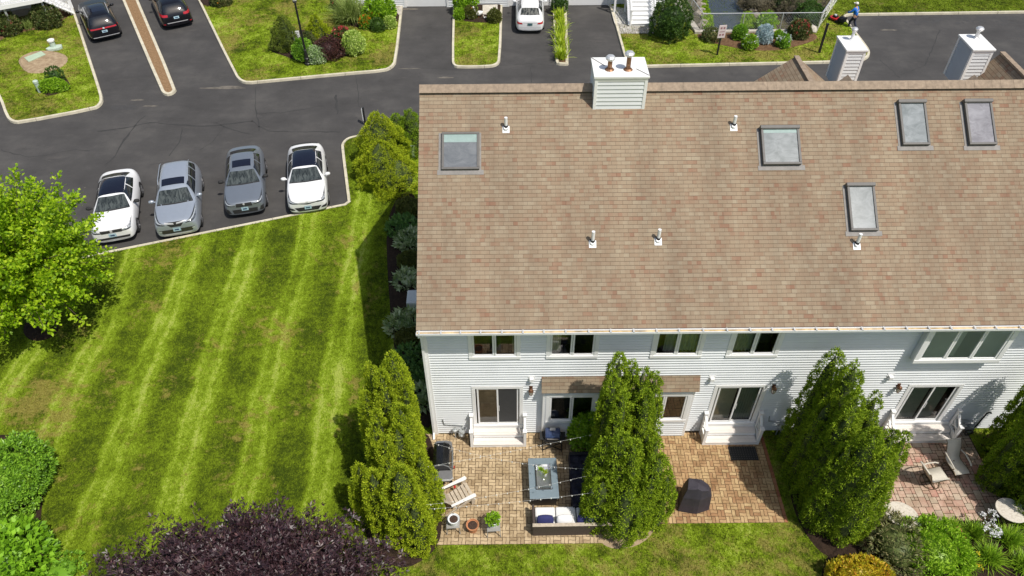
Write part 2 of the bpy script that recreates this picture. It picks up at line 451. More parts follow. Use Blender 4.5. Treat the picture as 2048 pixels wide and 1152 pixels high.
# ------------------------------------------------------------------ material library
lawn_material('lawn_striped', (R(2), 2.55, 11.18), 0.30)
lawn_material('lawn_plain', None, 0.80, 0.92)
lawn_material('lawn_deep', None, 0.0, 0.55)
asphalt_material()
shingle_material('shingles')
plain('ridge_shingle', (0.29, 0.222, 0.16), 0.9, var=0.25, scale=7)
plain('crack', (0.036, 0.035, 0.034), 0.9)
plain('blotch_and_dapple', (0.050, 0.048, 0.047), 0.88)
plain('scuff', (0.13, 0.115, 0.095), 0.9, var=0.3, scale=3)
mixed('kerb', [(0.3, (0.44, 0.40, 0.30)), (0.6, (0.62, 0.57, 0.44)), (0.8, (0.66, 0.62, 0.50))], 1.5, 0.85, 0.3, 20)
mixed('mulch', [(0.25, (0.055, 0.028, 0.014)), (0.5, (0.15, 0.085, 0.045)), (0.75, (0.27, 0.17, 0.095))], 9, 0.95, 1.0, 22, 10, 0.06)
mixed('mulch_tan', [(0.25, (0.13, 0.075, 0.036)), (0.5, (0.27, 0.165, 0.085)), (0.75, (0.38, 0.26, 0.15))], 8, 0.95, 1.0, 22, 10, 0.05)
mixed('mulch_dark', [(0.25, (0.018, 0.011, 0.008)), (0.55, (0.045, 0.028, 0.018)), (0.8, (0.085, 0.055, 0.035))], 9, 0.95, 1.0, 22, 10, 0.06)
mixed('dirt', [(0.25, (0.19, 0.13, 0.075)), (0.5, (0.34, 0.25, 0.155)), (0.75, (0.48, 0.38, 0.25))], 4, 0.95, 0.8, 18)
mixed('joint_sand', [(0.3, (0.055, 0.036, 0.02)), (0.7, (0.11, 0.07, 0.038))], 8)
paver_material('paver_tan', [(0.1, (0.31, 0.22, 0.125)), (0.35, (0.43, 0.32, 0.19)), (0.6, (0.53, 0.41, 0.255)), (0.85, (0.55, 0.415, 0.25))])
paver_material('paver_gold', [(0.1, (0.30, 0.155, 0.075)), (0.4, (0.42, 0.265, 0.135)), (0.7, (0.53, 0.375, 0.195)), (0.9, (0.45, 0.265, 0.135))], 0.35)
paver_material('paver_rust', [(0.1, (0.25, 0.10, 0.05)), (0.5, (0.36, 0.15, 0.075)), (0.9, (0.42, 0.21, 0.11))])
paver_material('paver_mixed', [(0.12, (0.36, 0.30, 0.235)), (0.32, (0.50, 0.40, 0.30)), (0.5, (0.44, 0.27, 0.205)), (0.64, (0.56, 0.42, 0.32)), (0.8, (0.45, 0.225, 0.175)), (0.95, (0.52, 0.43, 0.34))], 1.2)
paver_material('paver_grey', [(0.1, (0.36, 0.34, 0.31)), (0.5, (0.50, 0.475, 0.44)), (0.9, (0.62, 0.60, 0.56))], 1.0)
plain('vinyl', (0.70, 0.718, 0.725), 0.55, var=0.06, scale=0.8)
plain('vinyl_blue', (0.40, 0.44, 0.49), 0.6, var=0.05, scale=1.5)
plain('trim', (0.83, 0.83, 0.82), 0.45, var=0.03, scale=2)
plain('trim_grey', (0.55, 0.55, 0.54), 0.5, var=0.05)
plain('tread', (0.72, 0.665, 0.61), 0.6, var=0.06, scale=4)
plain('gutter_floor', (0.50, 0.36, 0.17), 0.8, var=0.6, scale=3.0)
plain('soffit', (0.70, 0.71, 0.71), 0.6, var=0.03)
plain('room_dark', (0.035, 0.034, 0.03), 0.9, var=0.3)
plain('room_tan', (0.42, 0.32, 0.19), 0.8, var=0.15, scale=1.0)
plain('curtain', (0.40, 0.44, 0.37), 0.85, var=0.1)
plain('blind', (0.68, 0.62, 0.50), 0.7, var=0.08)
plain('screen', (0.035, 0.037, 0.04), 0.7, var=0.1)
glassmat('pane', (0.80, 0.86, 0.83), 1.75)
glassmat('car_glass_clear', (0.5, 0.56, 0.56), 1.9)
plain('lamp_copper', (0.20, 0.10, 0.055), 0.45, 0.6, var=0.2)
plain('frosted', (0.65, 0.62, 0.55), 0.3)
plain('black_metal', (0.018, 0.018, 0.019), 0.45, 0.2, var=0.2)
plain('black_matt', (0.022, 0.022, 0.022), 0.8, var=0.2)
plain('dark_metal', (0.10, 0.095, 0.09), 0.4, 0.7, var=0.1)
plain('skylight_frame', (0.12, 0.112, 0.104), 0.6, 0.0, var=0.1)
plain('flashing', (0.23, 0.215, 0.20), 0.7, 0.0, var=0.15)
plain('white_pvc', (0.76, 0.76, 0.76), 0.4, var=0.02)
plain('rusty_pipe', (0.25, 0.13, 0.07), 0.5, 0.6, var=0.55, scale=12)
plain('galvanised', (0.68, 0.68, 0.68), 0.4, 0.55, var=0.1, scale=8)
plain('chase_cap', (0.80, 0.80, 0.78), 0.5, var=0.05, scale=2)
plain('steel', (0.55, 0.56, 0.58), 0.28, 0.9, var=0.06)
plain('grill_grey', (0.20, 0.20, 0.205), 0.5, 0.3, var=0.08)
plain('grill_lid', (0.012, 0.012, 0.013), 0.22, 0.1, var=0.1, coat=0.4)
plain('navy_lid', (0.03, 0.05, 0.12), 0.3, 0.1, var=0.1, coat=0.4)
plain('red_plastic', (0.45, 0.02, 0.02), 0.4)
plain('weathered_wood', (0.46, 0.39, 0.30), 0.8, var=0.25, scale=9)
plain('white_wood', (0.74, 0.72, 0.69), 0.6, var=0.08, scale=9)
plain('table_blue', (0.20, 0.255, 0.29), 0.4, 0.1, var=0.06)
plain('wicker', (0.062, 0.045, 0.038), 0.7, var=0.3, scale=30, bmp=0.6)
plain('cushion_white', (0.74, 0.735, 0.72), 0.9, var=0.03)
plain('cushion_navy', (0.022, 0.025, 0.105), 0.85, var=0.15)
plain('cover_navy', (0.010, 0.011, 0.026), 0.75, var=0.25, scale=4, bmp=0.3)
plain('cover_plum', (0.036, 0.031, 0.042), 0.6, var=0.2, scale=5, bmp=0.2)
plain('terracotta', (0.46, 0.20, 0.09), 0.8, var=0.12)
plain('glazed_white', (0.74, 0.76, 0.77), 0.25, var=0.03)
plain('potting_soil', (0.055, 0.03, 0.02), 0.95, var=0.6, scale=30, bmp=0.8)
plain('side_table', (0.28, 0.27, 0.25), 0.6, var=0.1)
plain('sling', (0.54, 0.50, 0.42), 0.8, var=0.05, scale=20)
plain('bronze', (0.16, 0.12, 0.075), 0.4, 0.5, var=0.15)
mixed('stone_top', [(0.3, (0.42, 0.37, 0.30)), (0.5, (0.58, 0.53, 0.45)), (0.7, (0.66, 0.61, 0.53))], 14, 0.7, 0.2)
mixed('flagstone', [(0.3, (0.58, 0.56, 0.52)), (0.7, (0.76, 0.75, 0.72))], 7, 0.8, 0.4)
plain('bulb', (0.72, 0.71, 0.67), 0.3, var=0.02)
plain('wire_white', (0.70, 0.70, 0.66), 0.6)
plain('meter_grey', (0.42, 0.44, 0.44), 0.5, 0.3, var=0.12)
plain('ac_white', (0.66, 0.66, 0.64), 0.5, var=0.05)
plain('util_green', (0.40, 0.50, 0.36), 0.6, var=0.1)
plain('util_pale', (0.46, 0.55, 0.46), 0.55, var=0.06)
plain('sign_white', (0.80, 0.80, 0.78), 0.5, var=0.03)
plain('sign_pink', (0.70, 0.60, 0.57), 0.6, var=0.04)
plain('sign_mark', (0.30, 0.13, 0.14), 0.6)
plain('concrete', (0.46, 0.42, 0.36), 0.85, var=0.18, scale=2.5, bmp=0.2)
mixed('rock', [(0.3, (0.10, 0.085, 0.07)), (0.5, (0.30, 0.26, 0.21)), (0.75, (0.52, 0.47, 0.39))], 3.5, 0.9, 0.8)
mixed('boulder', [(0.3, (0.42, 0.38, 0.32)), (0.7, (0.66, 0.62, 0.54))], 4, 0.9, 0.6)
mixed('gravel_white', [(0.3, (0.30, 0.28, 0.25)), (0.5, (0.62, 0.60, 0.56)), (0.7, (0.78, 0.77, 0.74))], 9, 0.9, 0.8)
mixed('pond_bank', [(0.25, (0.02, 0.018, 0.012)), (0.5, (0.07, 0.058, 0.038)), (0.75, (0.17, 0.14, 0.09))], 2.2, 0.95, 0.8, 8)
plain('skin', (0.50, 0.29, 0.19), 0.5, var=0.05)
plain('shirt_blue', (0.010, 0.16, 0.62), 0.8, var=0.08)
plain('denim_dark', (0.018, 0.022, 0.045), 0.85, var=0.15)
plain('cap_white', (0.74, 0.70, 0.64), 0.8, var=0.04)
plain('shoe', (0.60, 0.58, 0.55), 0.7)
plain('hair', (0.02, 0.014, 0.01), 0.7)
plain('goose', (0.80, 0.78, 0.74), 0.7, var=0.03)
plain('goose_bill', (0.75, 0.30, 0.05), 0.6)
plain('rubber', (0.014, 0.014, 0.015), 0.8, var=0.1)
plain('rim', (0.40, 0.40, 0.42), 0.3, 0.8)
plain('paint_white', (0.80, 0.80, 0.80), 0.35, 0.0, var=0.01, coat=0.8)
plain('paint_silver', (0.40, 0.44, 0.50), 0.40, 0.45, var=0.02, coat=0.8)
plain('paint_grey', (0.215, 0.24, 0.275), 0.40, 0.45, var=0.02, coat=0.8)
plain('paint_black', (0.006, 0.006, 0.009), 0.3, 0.0, var=0.02, coat=0.45, spec=0.3)
plain('glass_dark', (0.012, 0.014, 0.017), 0.06, 0.0, var=0.05, spec=0.9)
plain('glass_roof', (0.008, 0.009, 0.018), 0.09, 0.0, var=0.05, spec=0.7)
plain('dashboard', (0.30, 0.32, 0.31), 0.6, var=0.7, scale=7)
plain('chrome', (0.58, 0.58, 0.59), 0.35, 0.25, var=0.02)
plain('head_lens', (0.55, 0.58, 0.60), 0.1, 0.3, var=0.3, scale=20)
plain('head_dark', (0.06, 0.065, 0.07), 0.1, 0.3, var=0.5, scale=20)
plain('tail_lens', (0.42, 0.012, 0.02), 0.15, var=0.1, coat=0.6)
plain('plate_blue', (0.40, 0.56, 0.64), 0.5, var=0.25, scale=25)
plain('plate_green', (0.08, 0.18, 0.15), 0.5)
plain('plate_ink', (0.03, 0.06, 0.15), 0.5)
plain('bark', (0.11, 0.08, 0.055), 0.9, var=0.35, scale=9, bmp=0.8)
# windscreen: dark glass, dashboard clutter and reflection streaks painted into its colour
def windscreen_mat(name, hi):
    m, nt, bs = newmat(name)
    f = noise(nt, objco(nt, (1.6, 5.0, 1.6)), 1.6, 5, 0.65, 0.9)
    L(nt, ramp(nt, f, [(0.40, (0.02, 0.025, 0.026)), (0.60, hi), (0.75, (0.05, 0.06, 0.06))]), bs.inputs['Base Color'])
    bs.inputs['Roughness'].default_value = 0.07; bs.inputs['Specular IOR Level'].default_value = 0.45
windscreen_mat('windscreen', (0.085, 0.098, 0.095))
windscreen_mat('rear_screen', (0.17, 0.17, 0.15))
# skylight glass: bright cloud reflection painted as mottled pale colour, mirrors the sky too
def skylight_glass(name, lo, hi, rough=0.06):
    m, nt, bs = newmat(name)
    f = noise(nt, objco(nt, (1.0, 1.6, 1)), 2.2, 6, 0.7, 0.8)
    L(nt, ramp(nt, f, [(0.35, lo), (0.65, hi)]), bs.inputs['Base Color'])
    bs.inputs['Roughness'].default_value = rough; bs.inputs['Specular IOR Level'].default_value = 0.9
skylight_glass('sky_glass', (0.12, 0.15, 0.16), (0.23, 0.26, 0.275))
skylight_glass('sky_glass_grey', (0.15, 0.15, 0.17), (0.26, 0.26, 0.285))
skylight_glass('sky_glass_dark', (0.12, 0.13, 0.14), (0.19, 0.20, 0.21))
plain('sky_shade', (0.25, 0.34, 0.32), 0.6, var=0.1)
# water with green weed
m_, nt_, bs_ = newmat('pond_water')
bs_.inputs['Base Color'].default_value = (0.045, 0.055, 0.065, 1); bs_.inputs['Roughness'].default_value = 0.12
bump(nt_, bs_, noise(nt_, objco(nt_, (1, 0.4, 1)), 4, 4), 0.25, 0.05)
leafmat('weed', [(0.2, (0.10, 0.20, 0.005)), (0.7, (0.24, 0.36, 0.01))], 0.8, 0.1)
leafmat('arbor', [(0.15, (0.078, 0.128, 0.008)), (0.45, (0.148, 0.225, 0.011)), (0.75, (0.235, 0.32, 0.016)), (0.95, (0.32, 0.38, 0.03))], 0.6, 0.22, 0.2, 1.0, gain=1.5)
leafmat('arbor_bright', [(0.15, (0.115, 0.165, 0.008)), (0.45, (0.20, 0.265, 0.011)), (0.75, (0.30, 0.36, 0.016)), (0.95, (0.38, 0.42, 0.03))], 0.6, 0.25, 0.2, 1.0, gain=1.5)
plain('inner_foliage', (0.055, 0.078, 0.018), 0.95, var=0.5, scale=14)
leafmat('arbor_mid', [(0.15, (0.070, 0.115, 0.008)), (0.45, (0.132, 0.205, 0.010)), (0.75, (0.215, 0.295, 0.015)), (0.95, (0.30, 0.355, 0.025))], 0.6, 0.2, 0.2, 1.0, gain=1.5)
leafmat('arbor_deep', [(0.15, (0.052, 0.085, 0.008)), (0.45, (0.098, 0.148, 0.010)), (0.75, (0.165, 0.225, 0.015)), (0.95, (0.24, 0.28, 0.025))], 0.6, 0.2, 0.2, 1.0)
leafmat('maple', [(0.1, (0.105, 0.205, 0.006)), (0.4, (0.20, 0.335, 0.008)), (0.7, (0.31, 0.445, 0.012)), (0.95, (0.44, 0.53, 0.04))], 0.5, 0.4, 0.3, 0.6)
leafmat('purple_leaf', [(0.1, (0.016, 0.007, 0.010)), (0.5, (0.030, 0.013, 0.017)), (0.80, (0.056, 0.026, 0.030)), (0.97, (0.14, 0.068, 0.062))], 0.45, 0.08, 0.6, 1.5)
leafmat('barberry', [(0.1, (0.028, 0.012, 0.012)), (0.6, (0.07, 0.03, 0.026)), (0.95, (0.13, 0.055, 0.04))], 0.5, 0.1)
leafmat('cypress', [(0.1, (0.12, 0.17, 0.008)), (0.45, (0.215, 0.275, 0.010)), (0.75, (0.31, 0.36, 0.014)), (0.95, (0.42, 0.41, 0.03))], 0.6, 0.2, 0.2, 0.8, gain=1.5)
leafmat('cypress_green', [(0.1, (0.08, 0.15, 0.010)), (0.5, (0.15, 0.245, 0.012)), (0.9, (0.24, 0.33, 0.02))], 0.6, 0.2, 0.2, 0.8)
leafmat('spruce', [(0.1, (0.06, 0.09, 0.014)), (0.5, (0.11, 0.15, 0.020)), (0.9, (0.18, 0.22, 0.030))], 0.6, 0.1, 0.2, 1.4)
leafmat('blue_spruce', [(0.1, (0.20, 0.28, 0.30)), (0.5, (0.32, 0.41, 0.43)), (0.9, (0.46, 0.54, 0.55))], 0.6, 0.1, 0.2, 2)
leafmat('mid_green', [(0.1, (0.06, 0.13, 0.012)), (0.5, (0.12, 0.24, 0.018)), (0.9, (0.21, 0.36, 0.03))], 0.4, 0.25, gain=1.65)
leafmat('fresh_green', [(0.1, (0.11, 0.22, 0.010)), (0.5, (0.20, 0.36, 0.015)), (0.9, (0.32, 0.48, 0.04))], 0.4, 0.3)
leafmat('laurel', [(0.1, (0.07, 0.16, 0.008)), (0.5, (0.14, 0.29, 0.012)), (0.9, (0.24, 0.42, 0.03))], 0.4, 0.25, 0.5, 2, gain=1.45)
leafmat('dark_green', [(0.1, (0.022, 0.055, 0.010)), (0.5, (0.045, 0.095, 0.014)), (0.9, (0.085, 0.15, 0.022))], 0.45, 0.2)
leafmat('olive', [(0.1, (0.055, 0.065, 0.012)), (0.5, (0.09, 0.105, 0.018)), (0.9, (0.14, 0.155, 0.03))], 0.6, 0.15)
leafmat('rose_leaf', [(0.1, (0.04, 0.075, 0.016)), (0.5, (0.085, 0.115, 0.028)), (0.9, (0.15, 0.13, 0.05))], 0.5, 0.2)
leafmat('lime_edge', [(0.1, (0.16, 0.27, 0.03)), (0.45, (0.34, 0.46, 0.08)), (0.9, (0.56, 0.64, 0.22))], 0.45, 0.25)
leafmat('white_edge', [(0.1, (0.10, 0.19, 0.05)), (0.5, (0.24, 0.36, 0.12)), (0.85, (0.55, 0.60, 0.42))], 0.45, 0.2)
leafmat('hosta', [(0.1, (0.05, 0.11, 0.025)), (0.5, (0.10, 0.20, 0.045)), (0.9, (0.19, 0.30, 0.08))], 0.4, 0.25)
leafmat('hosta_pale', [(0.1, (0.13, 0.20, 0.06)), (0.5, (0.30, 0.37, 0.17)), (0.9, (0.55, 0.58, 0.38))], 0.4, 0.2)
leafmat('strap', [(0.1, (0.09, 0.19, 0.010)), (0.5, (0.19, 0.33, 0.018)), (0.9, (0.35, 0.48, 0.04))], 0.4, 0.3)
leafmat('strap_yellow', [(0.1, (0.16, 0.25, 0.010)), (0.5, (0.30, 0.41, 0.018)), (0.9, (0.50, 0.55, 0.05))], 0.4, 0.3)
leafmat('grass_plume', [(0.1, (0.12, 0.17, 0.03)), (0.5, (0.20, 0.27, 0.06)), (0.9, (0.34, 0.40, 0.13))], 0.6, 0.25)
leafmat('gold_leaf', [(0.1, (0.20, 0.22, 0.012)), (0.4, (0.40, 0.36, 0.02)), (0.7, (0.55, 0.40, 0.03)), (0.95, (0.55, 0.22, 0.05))], 0.45, 0.3)
leafmat('smoke_leaf', [(0.1, (0.085, 0.115, 0.03)), (0.5, (0.16, 0.17, 0.06)), (0.9, (0.25, 0.21, 0.11))], 0.5, 0.2)
leafmat('petal_red', [(0.1, (0.42, 0.03, 0.05)), (0.6, (0.55, 0.09, 0.09)), (0.95, (0.62, 0.22, 0.18))], 0.6, 0.3)
leafmat('petal_orange', [(0.1, (0.55, 0.12, 0.01)), (0.6, (0.70, 0.24, 0.02)), (0.95, (0.78, 0.38, 0.05))], 0.6, 0.3)
leafmat('petal_yellow', [(0.1, (0.65, 0.45, 0.02)), (0.9, (0.80, 0.66, 0.06))], 0.6, 0.3)
leafmat('petal_white', [(0.1, (0.70, 0.70, 0.66)), (0.9, (0.85, 0.85, 0.82))], 0.6, 0.3)
leafmat('petal_blue', [(0.1, (0.55, 0.58, 0.75)), (0.9, (0.75, 0.76, 0.85))], 0.6, 0.3)
leafmat('petal_coral', [(0.1, (0.62, 0.16, 0.09)), (0.9, (0.78, 0.32, 0.20))], 0.6, 0.3)
leafmat('brush', [(0.1, (0.045, 0.04, 0.025)), (0.5, (0.11, 0.095, 0.06)), (0.9, (0.20, 0.17, 0.10))], 0.8, 0.1)

# ------------------------------------------------------------------ ground
def sheet(name, poly, z, mat, kind='structure', grid=0):
    mb = MB(); mb.poly([(p[0], p[1], z) for p in poly])
    o = mb.build(name, mat)
    if kind: o['kind'] = kind
    return o
def signed(poly):
    n = len(poly); return sum(poly[i][0] * poly[(i + 1) % n][1] - poly[(i + 1) % n][0] * poly[i][1] for i in range(n))
def ccw(poly):
    poly = [Vector((p[0], p[1])) for p in poly]
    return poly if signed(poly) > 0 else poly[::-1]
def chaikin(pts, it=2, closed=False):
    for _ in range(it):
        out = []
        n = len(pts)
        rngk = range(n) if closed else range(n - 1)
        if not closed: out.append(pts[0])
        for k in rngk:
            a, b = Vector(pts[k][:2]), Vector(pts[(k + 1) % n][:2]); out += [a * 0.75 + b * 0.25, a * 0.25 + b * 0.75]
        if not closed: out.append(pts[-1])
        pts = [Vector(p[:2]) for p in out]
    return pts
def offset_line(pts, d, closed=False):
    # shift to the left of travel by d
    pts = [Vector(p[:2]) for p in pts]; n = len(pts); out = []
    for k in range(n):
        a = pts[(k - 1) % n] if (closed or k > 0) else None
        b = pts[(k + 1) % n] if (closed or k < n - 1) else None
        t1 = (pts[k] - a).normalized() if a is not None else (b - pts[k]).normalized()
        t2 = (b - pts[k]).normalized() if b is not None else t1
        n1 = Vector((-t1.y, t1.x)); n2 = Vector((-t2.y, t2.x)); m = n1 + n2
        if m.length < 1e-4: m = n1
        m.normalize(); out.append(pts[k] + m * (d / max(0.5, m.dot(n1))))
    return out
def kerb_strip(name, line, w=0.17, closed=False, top=0.02, bot=-0.16):
    inner = offset_line(line, w, closed); mb = MB(); n = len(line)
    A = [mb.P((p[0], p[1], bot)) for p in line]; B = [mb.P((p[0], p[1], top)) for p in offset_line(line, 0.025, closed)]
    C = [mb.P((p[0], p[1], top)) for p in inner]; D = [mb.P((p[0], p[1], -0.05)) for p in inner]
    for k in range(n if closed else n - 1):
        j = (k + 1) % n
        mb.face((A[k], A[j], B[j], B[k])); mb.face((B[k], B[j], C[j], C[k])); mb.face((C[k], C[j], D[j], D[k]))
    # open joints between the cast lengths
    L_ = 0.0; nxt = 2.2
    for k in range(n if closed else n - 1):
        a, b = Vector(line[k][:2]), Vector(line[(k + 1) % n][:2]); ia, ib = inner[k], inner[(k + 1) % n]; d = (b - a).length
        while nxt < L_ + d:
            t = (nxt - L_) / d; p = a.lerp(b, t); q = Vector(ia[:2]).lerp(Vector(ib[:2]), t); u = (b - a).normalized() * .009
            mb.cm = 1; mb.face([mb.P((*(p + u), bot)), mb.P((*(p - u), bot)), mb.P((*(p - u), top + .002)), mb.P((*(p + u), top + .002))]); mb.face([mb.P((*(p + u), top + .003)), mb.P((*(p - u), top + .003)), mb.P((*(q - u), top + .003)), mb.P((*(q + u), top + .003))]); mb.cm = 0
            nxt += random.uniform(2.6, 3.2)
        L_ += d
    return struct(mb.build(name, ['kerb', 'scuff']))
RZ = -0.12
gsheet = sheet('ground', [(-400, -400), (400, -400), (400, 400), (-400, 400)], -0.20, 'lawn_plain')
def PX(lst, z=RZ): return [G(u, v, z).xy for u, v in lst]

# road: one asphalt sheet, with sealed cracks laid 4 mm above it
rb = MB(); rb.poly([(-90, 4, RZ), (90, 4, RZ), (90, 75, RZ), (-90, 75, RZ)])
rb.cm = 1
def crackline(px, w=0.035, z=RZ + 0.004):
    pts = [G(u, v, z).xy for u, v in px]
    dense = []
    for a, b in zip(pts[:-1], pts[1:]):
        k = max(2, int((b - a).length / 0.35))
        for i in range(k): dense.append(a.lerp(b, i / k) + Vector((random.uniform(-.05, .05), random.uniform(-.05, .05))))
    dense.append(pts[-1])
    ws = [w * random.uniform(0.35, 1.5) for _ in dense]
    l = offset_line(dense, 1.0)
    i0 = None
    for p, q, ww in zip(dense, l, ws):
        n = (q - p).normalized() * ww
        a, b = rb.P((p.x - n.x, p.y - n.y, z)), rb.P((p.x + n.x, p.y + n.y, z))
        if i0: rb.face((i0[0], a, b, i0[1]))
        i0 = (a, b)
crackline([(196, 262), (250, 256), (300, 245), (395, 252), (440, 250), (505, 242)], 0.05)
crackline([(505, 242), (515, 252), (540, 262), (600, 264), (680, 264)], 0.04)
crackline([(290, 232), (270, 250), (246, 285), (232, 310), (210, 330)], 0.05)
crackline([(512, 172), (510, 205), (515, 240), (518, 262)], 0.03)
crackline([(515, 226), (560, 226), (600, 220), (645, 212)], 0.025)
crackline([(671, 190), (675, 228)], 0.06)
crackline([(712, 152), (716, 190), (719, 215)], 0.022)
crackline([(365, 255), (358, 285), (338, 312)], 0.025)
crackline([(430, 244), (470, 262), (500, 268)], 0.03)
crackline([(448, 252), (425, 285), (400, 300)], 0.02)
crackline([(0, 300), (60, 315), (150, 300), (180, 302)], 0.03)
crackline([(300, 330), (340, 322)], 0.025)
crackline([(1061, 133), (1063, 165)], 0.02)
crackline([(1000, 131), (1060, 127), (1110, 131)], 0.02)
crackline([(840, 136), (905, 138), (1000, 136)], 0.018)
crackline([(1880, 60), (1850, 130), (1800, 150)], 0.03)
crackline([(1760, 120), (1800, 155)], 0.03)
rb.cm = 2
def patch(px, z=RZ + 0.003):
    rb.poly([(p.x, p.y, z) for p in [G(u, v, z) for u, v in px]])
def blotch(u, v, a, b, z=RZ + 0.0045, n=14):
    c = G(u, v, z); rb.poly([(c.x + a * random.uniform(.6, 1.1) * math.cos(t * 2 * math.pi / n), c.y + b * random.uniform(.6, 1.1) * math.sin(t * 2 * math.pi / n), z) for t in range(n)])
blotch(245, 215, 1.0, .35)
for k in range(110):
    u = random.uniform(1745, 2090); v = 33 + abs(random.gauss(0, 1)) * (6 + 22 * max(0, (u - 1960) / 130)); blotch(u, v, random.uniform(.08, .42), random.uniform(.06, .28), RZ + 0.0035 + k * 1e-5, 9)  # dappled shade painted as dark blotches on the asphalt
rb.cm = 3
for u, v, a, b in ((445, 176, 1.6, .14), (460, 173, .8, .10), (817, 137, .8, .06), (820, 18, .8, .16), (275, 200, .45, .10), (890, 155, .6, .12), (300, 212, .5, .1), (1130, 40, .3, .1), (1090, 20, .3, .1), (1775, 60, .7, .12), (170, 375, .05, .05), (420, 35, .4, .2)): blotch(u, v, a, b, RZ + 0.005)
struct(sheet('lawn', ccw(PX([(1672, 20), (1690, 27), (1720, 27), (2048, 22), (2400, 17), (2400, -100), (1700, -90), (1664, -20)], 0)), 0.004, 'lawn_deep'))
road = struct(rb.build('road', ['asphalt', 'crack', 'blotch_and_dapple', 'scuff']))

# main lawn round the house (kerbed on the parking side)
mk = PX([(-420, 632), (190, 511), (696, 409.5), (695, 404), (682, 299), (683, 291), (689, 283), (699, 277), (718, 273), (770, 267), (838, 262)], RZ)
mk = mk[:2] + [mk[1].lerp(mk[2], .985), mk[2].lerp(mk[3], .6)] + chaikin(mk[3:], 2)
lawn_line = offset_line(mk, -0.14)
main_poly = [Vector(p) for p in lawn_line] + [Vector((-0.2, 12.5)), Vector((90, 12.5)), Vector((90, -120)), Vector((-90, -120)), Vector((-90, mk[0].y))]
struct(sheet('lawn', ccw(main_poly), 0.0, 'lawn_striped'))
struct(sheet('lawn', [(-.6, -60), (90, -60), (90, 0), (-.6, 0)], 0.004, 'lawn_plain'))
kerb_strip('kerb', mk[::-1])
ISLES = []
def island(px, closed=True, mat='lawn_plain', w=0.17, it=1, kname='kerb', lname='lawn', z=0.0):
    pts = ccw(chaikin(PX(px), it, True))
    kerb_strip(kname, pts, w, True)
    if mat == 'lawn_plain': ISLES.append(offset_line(pts, w + .03, True))
    return struct(sheet(lname, offset_line(pts, w - 0.03, True), z, mat))
island([(-70, 60), (0, 200), (13, 238), (24, 247), (40, 248.5), (190, 220.5), (203, 213), (208.5, 201), (200, 172), (180, 112), (160, 50), (147, 15), (118, -60), (-120, -60)])
island([(366, -60), (395, 0), (470, 154), (480, 165), (495, 169.5), (532, 166), (695, 150.5), (770, 144.5), (786, 137), (794, 125), (806, 15), (813, -60)])
island([(907, -60), (906, 0), (902.5, 125), (906, 134), (917, 137.5), (980, 136.5), (996, 132), (1002, 122), (1005.5, 12), (1006, -60)])
island([(1200, -60), (1217, 10), (1225, 35), (1234, 67), (1249, 122), (1256, 133), (1268, 136.5), (1291, 136), (1570, 129.5), (1662, 127.5), (1722, 125), (1738, 116), (1740, 107), (1735, 97), (1704, 57), (1690, 37), (1693, 32.5), (1720, 32), (2048, 27), (2400, 22), (2400, -110), (1700, -90)])
island([(219, -60), (244, 0), (322, 185), (328, 191), (338, 193), (350, 188), (354.5, 180), (277, 0), (251, -60)], mat='mulch_tan', w=0.2, kname='planter_kerb', lname='mulch_bed')
island([(1101, -60), (1104, 0), (1110, 126), (1114, 131), (1135, 132), (1138, 129), (1132.5, 0), (1130, -60)], mat='mulch', w=0.2, kname='planter_kerb', lname='mulch_bed')

BEDS = []
def bed(px, mat='mulch', name='mulch_bed', z=0.014, it=2, h=0.05):
    pts = ccw(chaikin([G(u, v).xy for u, v in px], it, True))
    BEDS.append(pts)
    mb = MB(); inn = offset_line(pts, 0.12, True)
    A = [mb.P((p.x, p.y, z - 0.01)) for p in pts]; B = [mb.P((p.x, p.y, z + h)) for p in inn]
    n = len(A)
    for k in range(n): mb.face((A[k], A[(k + 1) % n], B[(k + 1) % n], B[k]))
    mb.face(B)
    return struct(mb.build(name, mat))
bed([(-40, 120), (0, 78), (40, 64), (100, 55), (140, 32), (150, 24), (110, -10), (0, 20), (-60, 60)], 'mulch')
bed([(34, 118), (60, 104), (95, 100), (130, 108), (138, 120), (125, 135), (90, 146), (60, 148), (44, 138)], 'dirt', 'bare_ground')
bed([(84, 178), (100, 160), (128, 150), (142, 170), (138, 180), (110, 190), (90, 192)], 'mulch_dark')
bed([(537, 95), (545, 70), (600, 60), (690, 60), (728, 85), (729, 96), (715, 107), (670, 118), (630, 126), (600, 125), (570, 112), (545, 105)], 'mulch_dark', h=0.08)
bed([(672, 10), (690, -20), (800, 20), (796, 45), (780, 60), (740, 60), (700, 52), (676, 42)], 'mulch_dark')
bed([(400, 8), (420, 14), (455, 6), (480, -20), (395, -20)], 'mulch_dark')
bed([(911, 40), (960, 46), (1000, 44), (1003, 0), (1000, -30), (911, -30)], 'mulch_dark')
bed([(1392, 72), (1402, 78), (1440, 90), (1500, 101), (1545, 102), (1590, 94), (1628, 82), (1636, 74), (1628, 66), (1560, 64), (1400, 66)], 'mulch')
bed([(772, 440), (800, 385), (834, 385), (850, 500), (870, 700), (868, 860), (838, 850), (812, 800), (790, 720), (775, 560)], 'mulch_dark')
bed([(45, 655), (60, 632), (100, 630), (120, 650), (112, 672), (75, 685), (50, 675)], 'mulch_dark')
bed([(1556, 872), (1600, 868), (1700, 950), (1680, 1115), (1640, 1110), (1590, 1035), (1575, 960)], 'mulch_dark')
bed([(1948, 860), (2120, 860), (2130, 1120), (2010, 1010), (1985, 940)], 'mulch_dark')
bed([(1640, 1120), (1720, 1040), (1800, 1055), (1900, 1040), (2048, 1040), (2120, 1060), (2120, 1250), (1640, 1250)], 'mulch_dark')
bed([(720, 1090), (735, 870), (850, 855), (872, 900), (890, 1060), (865, 1110), (800, 1145)], 'mulch_dark')
